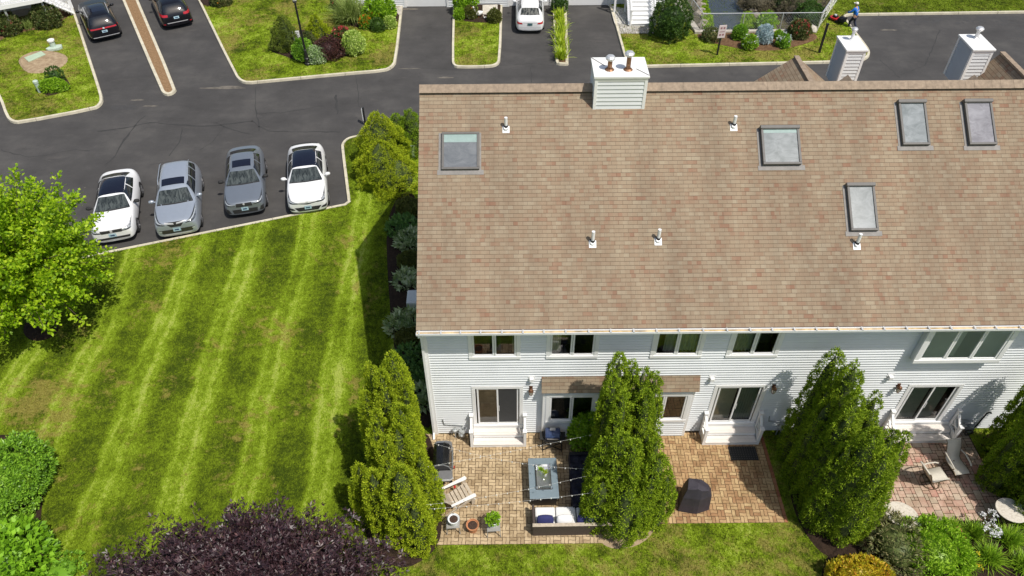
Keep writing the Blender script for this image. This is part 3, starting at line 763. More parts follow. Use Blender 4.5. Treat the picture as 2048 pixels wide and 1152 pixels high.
bed([(1190, 1080), (1175, 960), (1240, 900), (1310, 930), (1325, 1040), (1290, 1092), (1225, 1104)], 'dirt', h=0.012, z=.006)
bed([(-60, 870), (60, 870), (92, 960), (78, 1060), (95, 1130), (60, 1200), (-80, 1200)], 'mulch_dark')

# patios: sand bed with every paver as its own raised shape
def uni_pavers(name, x0, x1, y0, y1, mat, z=0.012, skip=None, sheet_mat='joint_sand', m=0.243):
    mb = MB(); mb.cm = 1; mb.poly([(x0, y0, z - .006), (x1, y0, z - .006), (x1, y1, z - .006), (x0, y1, z - .006)]); mb.cm = 0
    g = 0.0085; nx = int((x1 - x0) / m) + 1; ny = int((y1 - y0) / m) + 1
    def one(cx, cy, horiz):
        l, w = m / 2 - g, m / 4 - g; zz = z + random.uniform(0, .004); d = .013
        p = [(-l, -w), (-l * .45, -w + d * .6), (0, -w), (l * .45, -w - d * .6), (l, -w), (l, w), (l * .45, w - d * .6), (0, w), (-l * .45, w + d * .6), (-l, w)]
        if not horiz: p = [(-b, a) for a, b in p]
        q = [(cx + a, cy + b) for a, b in p]
        if any(a < x0 - .02 or a > x1 + .02 or b < y0 - .02 or b > y1 + .02 for a, b in q): return
        t = [mb.P((a, b, zz)) for a, b in q]; bt = [mb.P((a, b, zz - .012)) for a, b in q]; n = len(t)
        mb.face(t)
        for k in range(n): mb.face((bt[k], bt[(k + 1) % n], t[(k + 1) % n], t[k]))
    for i in range(nx):
        for j in range(ny):
            cx, cy = x0 + (i + .5) * m, y0 + (j + .5) * m
            if (i + j) % 2: one(cx, cy - m / 4, True); one(cx, cy + m / 4, True)
            else: one(cx - m / 4, cy, False); one(cx + m / 4, cy, False)
    return struct(mb.build(name, [mat, sheet_mat]))
uni_pavers('patio', -0.35, 6.25, -4.40, -0.02, 'paver_tan')
PE = 6.25 + 0.243 * int((G(1570, 985).x - 6.25 - .10) / 0.243)
PR = PE + .125
uni_pavers('patio', 6.25, PE, -3.72, -0.02, 'paver_gold')
mbp = MB()
k = 0; yy = -3.72
while yy < -.05:
    mbp.box(PE + .006, PE + .122, yy + .005, yy + .235, -.02, .02 + random.uniform(0, .004)); yy += .243
struct(mbp.build('patio_edging', 'paver_rust'))
def random_pavers(name, x0, x1, y0, y1, u, mat, seed, z=0.012):
    rd = random.Random(seed); nx = int((x1 - x0) / u); ny = int((y1 - y0) / u); occ = [[0] * ny for _ in range(nx)]
    mb = MB(); mb.cm = 1; mb.poly([(x0, y0, z - .006), (x1, y0, z - .006), (x1, y1, z - .006), (x0, y1, z - .006)]); mb.cm = 0
    for j in range(ny):
        for i in range(nx):
            if occ[i][j]: continue
            opts = [(2, 2), (2, 2), (2, 1), (1, 2), (2, 3), (3, 2), (1, 1), (2, 1)]; rd.shuffle(opts); opts.append((1, 1))
            for a, b in opts:
                if i + a <= nx and j + b <= ny and all(not occ[i + p][j + q] for p in range(a) for q in range(b)): break
            for p in range(a):
                for q in range(b): occ[i + p][j + q] = 1
            g = .010; X0, X1, Y0, Y1 = x0 + i * u + g, x0 + (i + a) * u - g, y0 + j * u + g, y0 + (j + b) * u - g
            c = .012; zz = z + rd.uniform(0, .005)
            P_ = [(X0 + c, Y0), (X1 - c, Y0), (X1, Y0 + c), (X1, Y1 - c), (X1 - c, Y1), (X0 + c, Y1), (X0, Y1 - c), (X0, Y0 + c)]
            mb.prism(P_, zz - .012, zz, False)
    return struct(mb.build(name, [mat, 'joint_sand']))
PX3a, PX3b = G(1790, 880).x - .9, G(1975, 940).x
random_pavers('patio', PX3a - 1.2, PX3b, -4.2, -0.02, 0.125, 'paver_mixed', 4)
def padpx(name, px, mat, z):
    return struct(sheet(name, ccw([G(u, v).xy for u, v in px]), z, mat))
# paver pad and white stones below the far stairs
random_pavers('patio', G(1238, 66).x, G(1312, 66).x, G(1240, 67.5).y, G(1240, 44).y, 0.16, 'paver_grey', 9)
padpx('gravel', [(1229, 47), (1262, 50), (1262, 20), (1224, 12), (1222, 20)], 'gravel_white', 0.016)
padpx('paving', [(780, 30), (803, 30), (805, -10), (735, -10), (735, 14), (780, 16)], 'concrete', 0.03)

# grass: standing blades over every lawn the eye can reach
def inside(px, py, poly):
    r = np.zeros(len(px), bool); n = len(poly)
    for k in range(n):
        x0, y0 = poly[k][0], poly[k][1]; x1, y1 = poly[(k + 1) % n][0], poly[(k + 1) % n][1]
        if y0 == y1: continue
        c = ((y0 > py) != (y1 > py)) & (px < (x1 - x0) * (py - y0) / (y1 - y0) + x0); r ^= c
    return r
def in_view(x, y):
    q = (np.stack([x, y, np.zeros_like(x)], 1) - CAM) @ ROT
    u = 1024 + F * q[:, 0] / q[:, 2]; v = 576 + F * q[:, 1] / q[:, 2]
    return (u > -90) & (u < 2140) & (v > -60) & (v < 1240)
def grass(label, poly, dens, mat, z, h, w):
    P_ = np.array([[p[0], p[1]] for p in poly]); lo = np.maximum(P_.min(0), (-40, -9)); hi = np.minimum(P_.max(0), (46, 46))
    n = int((hi - lo).prod() * dens); x = rng.uniform(lo[0], hi[0], n); y = rng.uniform(lo[1], hi[1], n)
    ok = inside(x, y, poly) & in_view(x, y)
    x, y = x[ok], y[ok]; ok = ~((x > -.45) & (x < 30) & (y > -4.47) & (y < 12.6) & ~((y < -3.78) & (x > 6.25) & (x < PX3a - 1.25)) & ~((x > PR + .02) & (x < PX3a - 1.25) & (y < -.05)))
    for b in BEDS: ok &= ~inside(x, y, b)
    x, y = x[ok], y[ok]; n = len(x)
    a = rng.uniform(0, 2 * math.pi, n); t = rng.uniform(0, 1.0, n); hh = h * rng.uniform(.6, 1.2, n); ww = w * rng.uniform(.6, 1.2, n); b = rng.uniform(0, 2 * math.pi, n)
    base = np.stack([x, y, np.full(n, z)], 1); s = np.stack([np.cos(b), np.sin(b), np.zeros(n)], 1) * ww[:, None] * .5
    tip = base + np.stack([np.cos(a) * np.sin(t) * hh, np.sin(a) * np.sin(t) * hh, np.cos(t) * hh], 1)
    v = np.stack([base - s, base + s, tip], 1).reshape(-1, 3); f = np.arange(n * 3).reshape(-1, 3)
    o = npmesh('grass', v, f, mat); tag(o, label, 'grass', kind='stuff'); return o
grass('mown striped grass of the big lawn and the rear strip', main_poly, 330, 'lawn_striped', 0.0, .07, .035)
for k_, (pl_, lb_) in enumerate(zip(ISLES, ('dry mown grass of the kerbed lawn with the bare patch', 'mown grass of the kerbed lawn with the lamp post', 'dry grass of the little kerbed yard with the goose', 'dry grass strip by the sign post and pond'))):
    grass(lb_, pl_, 150, 'lawn_plain', 0.0, .09, .05)

# ------------------------------------------------------------------ the townhouse row
house = thing('townhouse_row', 'long white sided townhouse row with tan shingle roof, skylights and rear sliding doors', 'building', (0, 0, 0))
XR = 27.0
EY, EZ, RY, RZ_, BY, BZ = -0.45, 6.18, 6.18, 10.80, 11.95, 7.07
P1 = math.atan2(RZ_ - EZ, RY - EY); L1 = math.hypot(RZ_ - EZ, RY - EY)
P2 = math.atan2(RZ_ - BZ, BY - RY); L2 = math.hypot(RZ_ - BZ, BY - RY)
RM = Matrix.Translation((-0.03, EY, EZ)) @ Matrix.Rotation(P1, 4, 'X')
def roof_pt(u, v):
    r = ray(u, v); m = math.tan(P1); t = (EZ - m * EY - CAM[2] + m * CAM[1]) / (r[2] - m * r[1])
    return Vector(CAM + t * r)
def slope_s(y): return (y - EY) / math.cos(P1)
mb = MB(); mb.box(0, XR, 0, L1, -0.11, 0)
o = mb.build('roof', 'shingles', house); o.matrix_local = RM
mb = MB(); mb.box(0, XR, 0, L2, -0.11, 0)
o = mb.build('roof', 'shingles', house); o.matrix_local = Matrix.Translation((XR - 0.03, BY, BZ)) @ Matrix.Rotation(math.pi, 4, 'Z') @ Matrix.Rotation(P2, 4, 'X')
# ridge cap over a dark vent strip that also paints the cap's shadow line
mb = MB(); mb.M = RM
for k in range(int(XR / 0.145)):
    x = k * 0.145; mb.box(x, x + 0.143, L1 - 0.25, L1 + 0.05, 0.088, 0.104 + random.uniform(0, .008))
o = mb.build('ridge_cap', 'ridge_shingle', house)
mb = MB(); mb.M = RM; mb.box(0.02, XR - .02, L1 - 0.225, L1, 0.0, 0.089)
mb.build('ridge_vent', 'black_matt', house)
mb = MB(); mb.M = Matrix.Translation((-0.03, RY, RZ_)) @ Matrix.Rotation(-P2, 4, 'X')
mb.box(0, XR, -0.03, 0.20, 0.06, 0.09); mb.build('ridge_cap', 'ridge_shingle', house)
# white rake board and wall under the left gable
mb = MB(); mb.M = RM; mb.box(0.015, 0.05, 0.0, L1 - .02, -0.30, -0.112); mb.build('rake_board', 'trim', house)

# --- wall openings are cut out of the clapboards course by course
EXPO = 0.1257
openings = []     # x0, x1, z0, z1 on the main wall
def clap(name, x0, x1, z0, z1, y, ops, parent, mat='vinyl', M=None, clipf=None):
    mb = MB()
    if M is not None: mb.M = M
    n = int(math.ceil((z1 - z0) / EXPO))
    for k in range(n):
        a = z0 + k * EXPO; b = min(z1, a + EXPO)
        lo, hi = (x0, x1) if clipf is None else clipf(b)
        if hi - lo < .05: continue
        cuts = sorted((o[0], o[1]) for o in ops if a < o[3] - .03 and b > o[2] + .03)
        segs = []; cur = lo
        for c0, c1 in cuts:
            if c0 > cur: segs.append((cur, min(c0, hi)))
            cur = max(cur, c1)
        if cur < hi: segs.append((cur, hi))
        for s0, s1 in segs:
            if s1 - s0 < .01: continue
            p = [mb.P(q) for q in ((s0, y - .050, a), (s1, y - .050, a), (s1, y - .020, a + EXPO * .40), (s0, y - .020, a + EXPO * .40), (s1, y - .003, b), (s0, y - .003, b), (s0, y, a - .001), (s1, y, a - .001))]
            mb.face((p[0], p[1], p[2], p[3])); mb.face((p[3], p[2], p[4], p[5])); mb.face((p[6], p[7], p[1], p[0]))
    return mb.build(name, mat, parent)

def unit_window(name, xl, xr, zb, zt, panes, y=0.0, room='room_dark', curtains=(), cw=0.135, label=None, depth=0.5):
    # casing + sashes + panes in front of a shallow lit room
    mb = MB(); f = y - .055
    mb.box(xl, xr, f - .012, y + .02, zb, zb + cw); mb.box(xl, xr, f, y + .02, zt - cw, zt)
    mb.box(xl, xl + cw, f, y + .02, zb + cw, zt - cw); mb.box(xr - cw, xr, f, y + .02, zb + cw, zt - cw)
    w = mb.build(name, 'trim', house, bevel=.008)
    if label: w['label'] = label
    ix0, ix1, iz0, iz1 = xl + cw, xr - cw, zb + cw, zt - cw
    pw = (ix1 - ix0) / panes; sw = .058
    mb = MB()
    for k in range(panes):
        a, b = ix0 + k * pw + .006, ix0 + (k + 1) * pw - .006
        mb.box(a, b, y - .036, y + .015, iz0 + .004, iz0 + sw); mb.box(a, b, y - .036, y + .015, iz1 - sw, iz1 - .004)
        mb.box(a, a + sw, y - .036, y + .015, iz0 + sw, iz1 - sw); mb.box(b - sw, b, y - .036, y + .015, iz0 + sw, iz1 - sw)
        g = MB(); g.poly([(a + sw, y + .0, iz0 + sw), (b - sw, y, iz0 + sw), (b - sw, y, iz1 - sw), (a + sw, y, iz1 - sw)])
        g.build('pane', 'pane', w)
    mb.build('sash', 'trim', w, bevel=.005)
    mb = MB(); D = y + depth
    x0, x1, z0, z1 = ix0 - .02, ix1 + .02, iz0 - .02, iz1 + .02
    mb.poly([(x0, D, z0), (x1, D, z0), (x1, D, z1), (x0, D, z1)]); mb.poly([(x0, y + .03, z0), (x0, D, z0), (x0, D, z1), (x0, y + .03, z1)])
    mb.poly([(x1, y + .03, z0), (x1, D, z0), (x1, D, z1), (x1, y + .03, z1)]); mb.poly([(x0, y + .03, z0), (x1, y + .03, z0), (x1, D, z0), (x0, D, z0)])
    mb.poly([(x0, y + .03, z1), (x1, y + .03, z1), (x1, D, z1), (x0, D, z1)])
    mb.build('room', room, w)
    for (c0, c1, mat) in curtains:
        mb = MB(); n = max(6, int((c1 - c0) / .035)); prev = None
        for k in range(n + 1):
            x = c0 + (c1 - c0) * k / n; yy = y + .14 + .022 * math.sin(k * 1.9)
            cur = (mb.P((x, yy, iz0 + .02)), mb.P((x, yy, iz1)))
            if prev: mb.face((prev[0], cur[0], cur[1], prev[1]))
            prev = cur
        mb.build('curtain', mat, w)
    if y > -.05: openings.append((xl + .04, xr - .04, zb + .04, zt - .04))
    return w
ZT = 5.95
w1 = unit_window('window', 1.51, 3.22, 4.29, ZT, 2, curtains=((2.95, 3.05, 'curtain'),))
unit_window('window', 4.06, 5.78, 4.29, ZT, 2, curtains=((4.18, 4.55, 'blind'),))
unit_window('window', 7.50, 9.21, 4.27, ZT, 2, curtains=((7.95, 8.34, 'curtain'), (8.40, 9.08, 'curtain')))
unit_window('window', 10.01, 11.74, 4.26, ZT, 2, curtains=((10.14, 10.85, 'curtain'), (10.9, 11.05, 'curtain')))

def slider(xl, xr, zb, zt, left_room, screen_right, curtains):
    cw = .13; w = None
    mb = MB(); f = -.055
    mb.box(xl, xr, f, .02, zt - cw, zt); mb.box(xl, xl + cw, f, .02, zb, zt - cw); mb.box(xr - cw, xr, f, .02, zb, zt - cw); mb.box(xl, xr, f - .04, .02, zb - .06, zb + .03)
    w = mb.build('sliding_door', 'trim', house, bevel=.008)
    ix0, ix1 = xl + cw, xr - cw; mid = (ix0 + ix1) / 2
    for k, (a, b, yy) in enumerate(((ix0 + .05, mid + .03, -.034), (mid - .03, ix1 - .03, -.004))):
        mb = MB(); s = .06
        mb.box(a, b, yy, yy + .03, zb + .034, zb + .034 + .09); mb.box(a, b, yy, yy + .03, zt - cw - s, zt - cw - .003)
        mb.box(a, a + s, yy, yy + .03, zb + .124, zt - cw - s); mb.box(b - s, b, yy, yy + .03, zb + .124, zt - cw - s)
        mb.build('door_panel', 'trim', w, bevel=.005)
        g = MB(); g.poly([(a + s, yy + .015, zb + .12), (b - s, yy + .015, zb + .12), (b - s, yy + .015, zt - cw - s), (a + s, yy + .015, zt - cw - s)])
        g.build('pane', 'pane', w)
        if k == 1 and screen_right:
            g = MB(); g.poly([(a + s, yy - .002, zb + .12), (b - s, yy - .002, zb + .12), (b - s, yy - .002, zt - cw - s), (a + s, yy - .002, zt - cw - s)])
            g.build('insect_screen', 'screen', w)
    mb = MB(); mb.box(mid + .035, mid + .055, -.05, -.036, zb + .85, zb + 1.15); mb.build('handle', 'trim', w)
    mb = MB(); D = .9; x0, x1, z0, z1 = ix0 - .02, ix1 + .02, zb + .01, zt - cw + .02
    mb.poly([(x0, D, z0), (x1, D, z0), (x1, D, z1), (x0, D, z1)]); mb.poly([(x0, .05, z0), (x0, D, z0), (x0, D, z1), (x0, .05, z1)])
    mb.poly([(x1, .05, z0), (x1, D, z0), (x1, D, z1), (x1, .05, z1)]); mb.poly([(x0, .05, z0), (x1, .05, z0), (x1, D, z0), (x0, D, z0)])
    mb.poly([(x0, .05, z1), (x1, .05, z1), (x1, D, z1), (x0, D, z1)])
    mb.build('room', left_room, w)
    for c0, c1, mat, pitch, gap in curtains:
        mb = MB(); x = c0
        while x < c1:
            mb.poly([(x, .15, zb + .05), (x + pitch * (1 - gap), .10, zb + .05), (x + pitch * (1 - gap), .10, zt - cw), (x, .15, zt - cw)]); x += pitch
        mb.build('vertical_blind', mat, w)
    openings.append((xl + .04, xr - .04, zb - .03, zt - .04))
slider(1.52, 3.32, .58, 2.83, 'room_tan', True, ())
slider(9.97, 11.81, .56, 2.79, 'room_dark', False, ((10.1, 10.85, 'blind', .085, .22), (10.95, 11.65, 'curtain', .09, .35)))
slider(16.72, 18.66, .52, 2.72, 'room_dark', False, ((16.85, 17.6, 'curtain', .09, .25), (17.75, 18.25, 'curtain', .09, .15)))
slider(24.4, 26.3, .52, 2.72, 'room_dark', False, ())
openings.append((4.01, 9.27, -1, 2.80))
clap('wall_siding', 0.12, XR - .1, 0.10, 6.02, 0.0, openings, house)
# the boarding behind cut courses and the other walls
mb = MB(); mb.poly([(0.10, BY - .2, -.1), (XR - .1, BY - .2, -.1), (XR - .1, BY - .2, 7.05), (.10, BY - .2, 7.05)]); mb.build('front_wall', 'vinyl', house)
def gable_clip(z):
    lo = 0.0; hi = BY - .2
    if z > EZ: lo = max(0.0, EY + (z - EZ + .12) / math.tan(P1) + .02)
    if z > BZ - .1: hi = BY - (z - BZ + .12) / math.tan(P2) - .02
    return (-hi, -lo)
clap('wall_siding', 0, 1, .10, 10.6, 0.0, (), house, M=Matrix.Translation((.10, 0, 0)) @ Matrix.Rotation(-math.pi / 2, 4, 'Z'), clipf=gable_clip)
mb = MB(); mb.box(0.085, .19, -.06, .005, 0.02, 5.98); mb.box(.04, .098, -.06, .10, 0.02, 5.98); mb.build('corner_board', 'trim', house, bevel=.006)
mb = MB(); mb.box(.10, XR - .1, -.012, .05, -.1, .098); mb.build('foundation', 'concrete', house)
mb = MB(); mb.box(-.02, XR - .05, EY - .005, .02, 6.025, 6.04); mb.build('soffit', 'soffit', house)
mb = MB(); mb.box(-.02, XR - .05, EY - .03, EY - .006, 6.01, 6.165); mb.build('fascia', 'trim', house)
# open gutter with hangers
mb = MB(); g0, g1 = EY - .13, EY - .032
mb.box(-.03, XR, g0 - .014, g0 + .002, 6.075, 6.145); mb.box(-.03, XR, g0 - .020, g0 + .006, 6.146, 6.158); mb.box(-.03, XR, g0, g1, 6.066, 6.0745); mb.box(-.032, -.02, g0 + .003, g1, 6.08, 6.14)
gut = mb.build('gutter', 'soffit', house)
mb = MB(); mb.box(-.015, XR, g0 + .004, g1 - .002, 6.076, 6.118); mb.build('gutter_silt', 'gutter_floor', gut)
hx = [FY(u, 663, g0).x for u in (837, 881, 920.5, 961, 1004, 1046, 1088, 1132, 1178, 1222, 1268, 1314, 1359, 1407, 1455, 1501, 1545, 1589, 1633, 1677, 1724, 1768, 1813, 1857, 1901, 1948, 1990, 2038)]
for x in hx:
    mb = MB(); mb.box(x - .022, x + .022, g0 - .018, EY + .02, 6.159, 6.178); mb.build('gutter_hanger', 'trim_grey', gut)
# downspout at the left corner
mb = MB(); mb.box(.00, .085, -.50, -.43, 5.86, 6.01)
mb.bar((.04, -.46, 5.88), (.04, -.10, 5.62), .085, .07, (1, 0, 0)); mb.box(.00, .085, -.135, -.065, .18, 5.64); mb.bar((.04, -.10, .22), (.04, -.30, .05), .085, .07, (1, 0, 0))
mb.build('downspout', 'trim', house, bevel=.008)
# kitchen bump-out with its own shingled lean-to roof
by = -.19
bw0, bw1 = FY(1090, 844, by), FY(1190, 844, by)
zt_b = FY(1140, 787, by).z
ops = []
for (xa, xb, cur) in ((bw0.x, bw1.x, ()), (FY(1369, 844, by).x - (bw1.x - bw0.x), FY(1369, 844, by).x, ())):
    unit_window('window', xa, xb, bw0.z, zt_b, 2, y=by, curtains=cur, depth=.45); ops.append((xa + .04, xb - .04, bw0.z + .04, zt_b - .04))
clap('bump_out_siding', 4.09, 9.19, 0.08, 2.80, by, ops, house)
mb = MB()
for a, b in ((4.0, 4.09), (9.19, 9.28)): mb.box(a, b, by - .035, by + .19, 0.03, 2.80)
mb.box(3.98, 9.30, by - .10, by + .19, 2.74, 2.83); mb.build('bump_out_trim', 'trim', house, bevel=.006)
mb = MB(); rl = math.hypot(.33, .54); mb.box(0, 5.42, 0, rl, -.05, 0)
o = mb.build('bump_out_roof', 'shingles', house); o.matrix_local = Matrix.Translation((3.95, -.345, 2.80)) @ Matrix.Rotation(math.atan2(.54, .33), 4, 'X')
# boxed bay window high on the right
d = .30; bl, br_ = FY(1824, 727, -d), FY(1997, 726, -d)
mb = MB(); mb.box(bl.x + .02, br_.x - .02, -d + .06, 0.0, bl.z + .02, 5.95); mb.build('bay_box', 'vinyl', house)
unit_window('bay_window', bl.x, br_.x, bl.z, 5.93, 3, y=-d + .06, curtains=((bl.x + .16, bl.x + .95, 'curtain'), (bl.x + 1.05, bl.x + 1.85, 'curtain'), (bl.x + 1.95, bl.x + 2.2, 'curtain')), cw=.16, depth=.055)
# dryer vent hoods and wall lanterns
for i, (u, v) in enumerate(((1063, 757), (1424, 756.5), (1781, 753))):
    p = FY(u, v, -.06); mb = MB(); mb.box(p.x - .12, p.x + .12, -.045, 0, p.z - .12, p.z + .12)
    mb.box(p.x - .07, p.x + .07, -.16, -.046, p.z - .10, p.z + .06); mb.build('vent_hood', 'trim', house, bevel=.012)
for i, (u, v) in enumerate(((1062, 784), (1548, 780), (1798, 778))):
    p = FY(u, v, -.15); x, z = p.x, p.z
    mb = MB(); mb.box(x - .06, x + .06, -.05, 0, z - .02, z + .16); mb.tube([(x, -.03, z + .10), (x, -.12, z + .16), (x, -.15, z + .13)], .012, 6)
    mb.lathe([(.02, .15), (.05, .13), (.10, .06), (.085, .05)], 6, (x, -.15, z)); mb.lathe([(.055, -.17), (.06, -.155), (.02, -.15)], 6, (x, -.15, z))
    for k in range(6):
        a = k * math.pi / 3; mb.bar((x + .055 * math.cos(a), -.15 + .055 * math.sin(a), z - .155), (x + .085 * math.cos(a), -.15 + .085 * math.sin(a), z + .055), .012)
    la = mb.build('wall_lantern', 'lamp_copper', house)
    mb = MB(); mb.lathe([(.05, -.15), (.078, .045)], 6, (x, -.15, z)); mb.build('lantern_glass', 'frosted', la)
# skylights
def skylight(x0, x1, y0, y1, glass, h=.13, shade=0.0, topbar=True):
    s0, s1 = slope_s(y0), slope_s(y1); x0 += .03; x1 += .03; w = .075
    mb = MB(); mb.M = RM
    mb.box(x0, x1, s0, s0 + w, 0, h); mb.box(x0, x1, s1 - w, s1, 0, h + (.03 if topbar else 0)); mb.box(x0, x0 + w, s0 + w, s1 - w, 0, h); mb.box(x1 - w, x1, s0 + w, s1 - w, 0, h)
    if topbar: mb.box(x0 - .02, x1 + .02, s1 - .06, s1 + .05, .02, h + .05)
    sk = mb.build('skylight', 'skylight_frame', house, bevel=.01)
    mb = MB(); mb.M = RM; mb.poly([(x0 + w, s0 + w, h - .03), (x1 - w, s0 + w, h - .03), (x1 - w, s1 - w - shade, h - .03), (x0 + w, s1 - w - shade, h - .03)]); mb.build('pane', glass, sk)
    if shade:
        mb = MB(); mb.M = RM; mb.poly([(x0 + w, s1 - w - shade, h - .028), (x1 - w, s1 - w - shade, h - .028), (x1 - w, s1 - w, h - .028), (x0 + w, s1 - w, h - .028)]); mb.build('shade', 'sky_shade', sk)
    mb = MB(); mb.M = RM; mb.box(x0 - .14, x1 + .14, s0 - .16, s0 - .002, .002, .014); mb.box(x0 - .10, x0 - .002, s0, s1, .002, .012); mb.box(x1 + .002, x1 + .06, s0, s1, .002, .012); mb.build('flashing', 'flashing', sk)
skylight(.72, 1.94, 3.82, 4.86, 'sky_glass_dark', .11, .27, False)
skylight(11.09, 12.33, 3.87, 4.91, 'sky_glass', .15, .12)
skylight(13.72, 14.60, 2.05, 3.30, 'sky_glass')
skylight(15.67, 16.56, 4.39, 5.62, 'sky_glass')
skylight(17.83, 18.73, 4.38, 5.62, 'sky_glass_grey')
# white plumbing vents
for (u, v, ut, vt) in ((1012, 257, 1012, 235), (1467, 253, 1469, 232), (1185, 486, 1186, 463), (1316, 481, 1319, 459), (1713, 490, 1718, 468)):
    b = roof_pt(u, v); t = FY(ut, vt, b.y)
    mb = MB(); mb.tube([(b.x, b.y, b.z - .1), (b.x, b.y, t.z)], .055, 10); vp = mb.build('vent_pipe', 'white_pvc', house, smooth=False)
    mb = MB(); mb.tube([(b.x, b.y, b.z + .05), (b.x, b.y, b.z + .13)], .075, 10); mb.build('rubber_collar', 'rubber', vp)
    mb = MB(); mb.M = Matrix.Translation(b) @ Matrix.Rotation(P1, 4, 'X'); mb.box(-.115, .115, -.16, .08, .003, .016); mb.lathe([(.095, .016), (.075, .09)], 10); mb.build('vent_flange', 'white_pvc', vp)
# chimney straddling the ridge
def chimney(x0, x1, y0, y1, zb, zt, blue_left, louvers=True):
    mb = MB(); e = .10
    for xa, xb, ya, yb in ((x0, x0 + e, y0, y0 + e), (x1 - e, x1, y0, y0 + e), (x0, x0 + e, y1 - e, y1), (x1 - e, x1, y1 - e, y1)): mb.box(xa, xb, ya, yb, zb, zt)
    mb.box(x0 + e, x1 - e, y0 + .004, y0 + .09, zt - .12, zt); mb.box(x0 + .05, x1 - .05, y0 + .05, y1 - .05, zb + .01, zt - .01)
    ch = mb.build('chimney', 'trim', house, bevel=.006)
    mb = MB(); k = 0; z = zb; ex = .145
    while z < zt - .12:
        b = min(z + ex, zt - .12)
        for (pa, pb, n) in (((x0 + e, y0), (x1 - e, y0), (0, -1)), ((x1, y0 + e), (x1, y1 - e), (1, 0)), ((x1 - e, y1), (x0 + e, y1), (0, 1))):
            q = lambda p, d, zz: mb.P((p[0] - n[0] * d, p[1] - n[1] * d, zz))
            a = [q(pa, .006, z), q(pb, .006, z), q(pb, .034, b), q(pa, .034, b), q(pa, .04, z), q(pb, .04, z)]
            mb.face(a[:4]); mb.face((a[4], a[5], a[1], a[0]))
        z += ex
    mb.build('chimney_siding', 'vinyl', ch)
    mb = MB(); z = zb
    while z < zt:
        b = min(z + ex, zt); a = [mb.P(p) for p in ((x0 + .006, y1 - e, z), (x0 + .006, y0 + e, z), (x0 + .034, y0 + e, b), (x0 + .034, y1 - e, b), (x0 + .04, y1 - e, z), (x0 + .04, y0 + e, z))]
        mb.face(a[:4]); mb.face((a[4], a[5], a[1], a[0])); z += ex
    mb.build('chimney_siding', blue_left, ch)
    mb = MB(); mb.box(x0 - .035, x1 + .035, y0 - .035, y1 + .035, zt + .001, zt + .07); cp = mb.build('chimney_cap', 'chase_cap', ch, bevel=.006)
    return ch
c1 = chimney(5.66, 7.36, 5.50, 6.72, 9.9, 11.45, 'vinyl')
mb = MB(); zc = 11.531
for a, b in (((5.64, 6.72), (6.02, 6.18)), ((7.38, 5.52), (7.02, 5.95))): mb.bar((a[0], a[1], zc), (b[0], b[1], zc), .018, .014)
mb.build('cap_seam', 'flashing', c1)
def flue(u, v, ut, vt, zc, mat, parent, r=.075):
    b = G(u, v, zc); t = FY(ut, vt, b.y)
    mb = MB(); mb.tube([b, (b.x, b.y, t.z - .05)], r, 12); mb.lathe([(r * 2.1, 0), (r * 1.4, .05)], 12, b); f = mb.build('flue_pipe', mat, parent)
    mb = MB(); mb.lathe([(r * 1.3, -.16), (r * 2.0, -.12), (r * 2.1, -.06), (r * 1.5, -.01), (r * .4, .01)], 14, (b.x, b.y, t.z)); mb.build('flue_cap', 'galvanised', f, smooth=False)
flue(1219, 139, 1221, 111, 11.52, 'rusty_pipe', c1); flue(1256, 139, 1259, 103, 11.52, 'rusty_pipe', c1)
for quad, fl, w in (((1695, 100, 1733, 97, 1678, 72), (1703, 80, 1711, 55), .06), ((1948, 99, 1988, 96, 1926, 69), (1952, 76, 1958, 54), .075)):
    y0 = 11.4; p = FY(quad[0], quad[1], y0); zt = p.z; q = G(quad[2], quad[3], zt); bk_ = G(quad[4], quad[5], zt)
    c2 = chimney(p.x, q.x, y0, bk_.y, 7.6, zt - .07, 'vinyl_blue')
    flue(*fl, zt, 'galvanised' if w > .07 else 'white_pvc', c2, w)
    ap = FY(quad[0] + 1, 149, 9.3)   # little saddle roof shedding water round the chimney
    mb = MB(); z0 = ap.z
    for s in (-1, 1): 
        a = [(ap.x, 8.5, z0), (ap.x, 9.3, z0), (ap.x + s * .55, 9.3, z0 - .55), (ap.x + s * .55, 8.5, z0 - .55)]
        mb.poly(a if s < 0 else a[::-1])
    mb.poly([(ap.x - .55, 8.5, z0 - .55), (ap.x + .55, 8.5, z0 - .55), (ap.x, 8.5, z0)]); mb.poly([(ap.x + .55, 9.3, z0 - .55), (ap.x - .55, 9.3, z0 - .55), (ap.x, 9.3, z0)]); mb.build('saddle_roof', 'ridge_shingle', house)
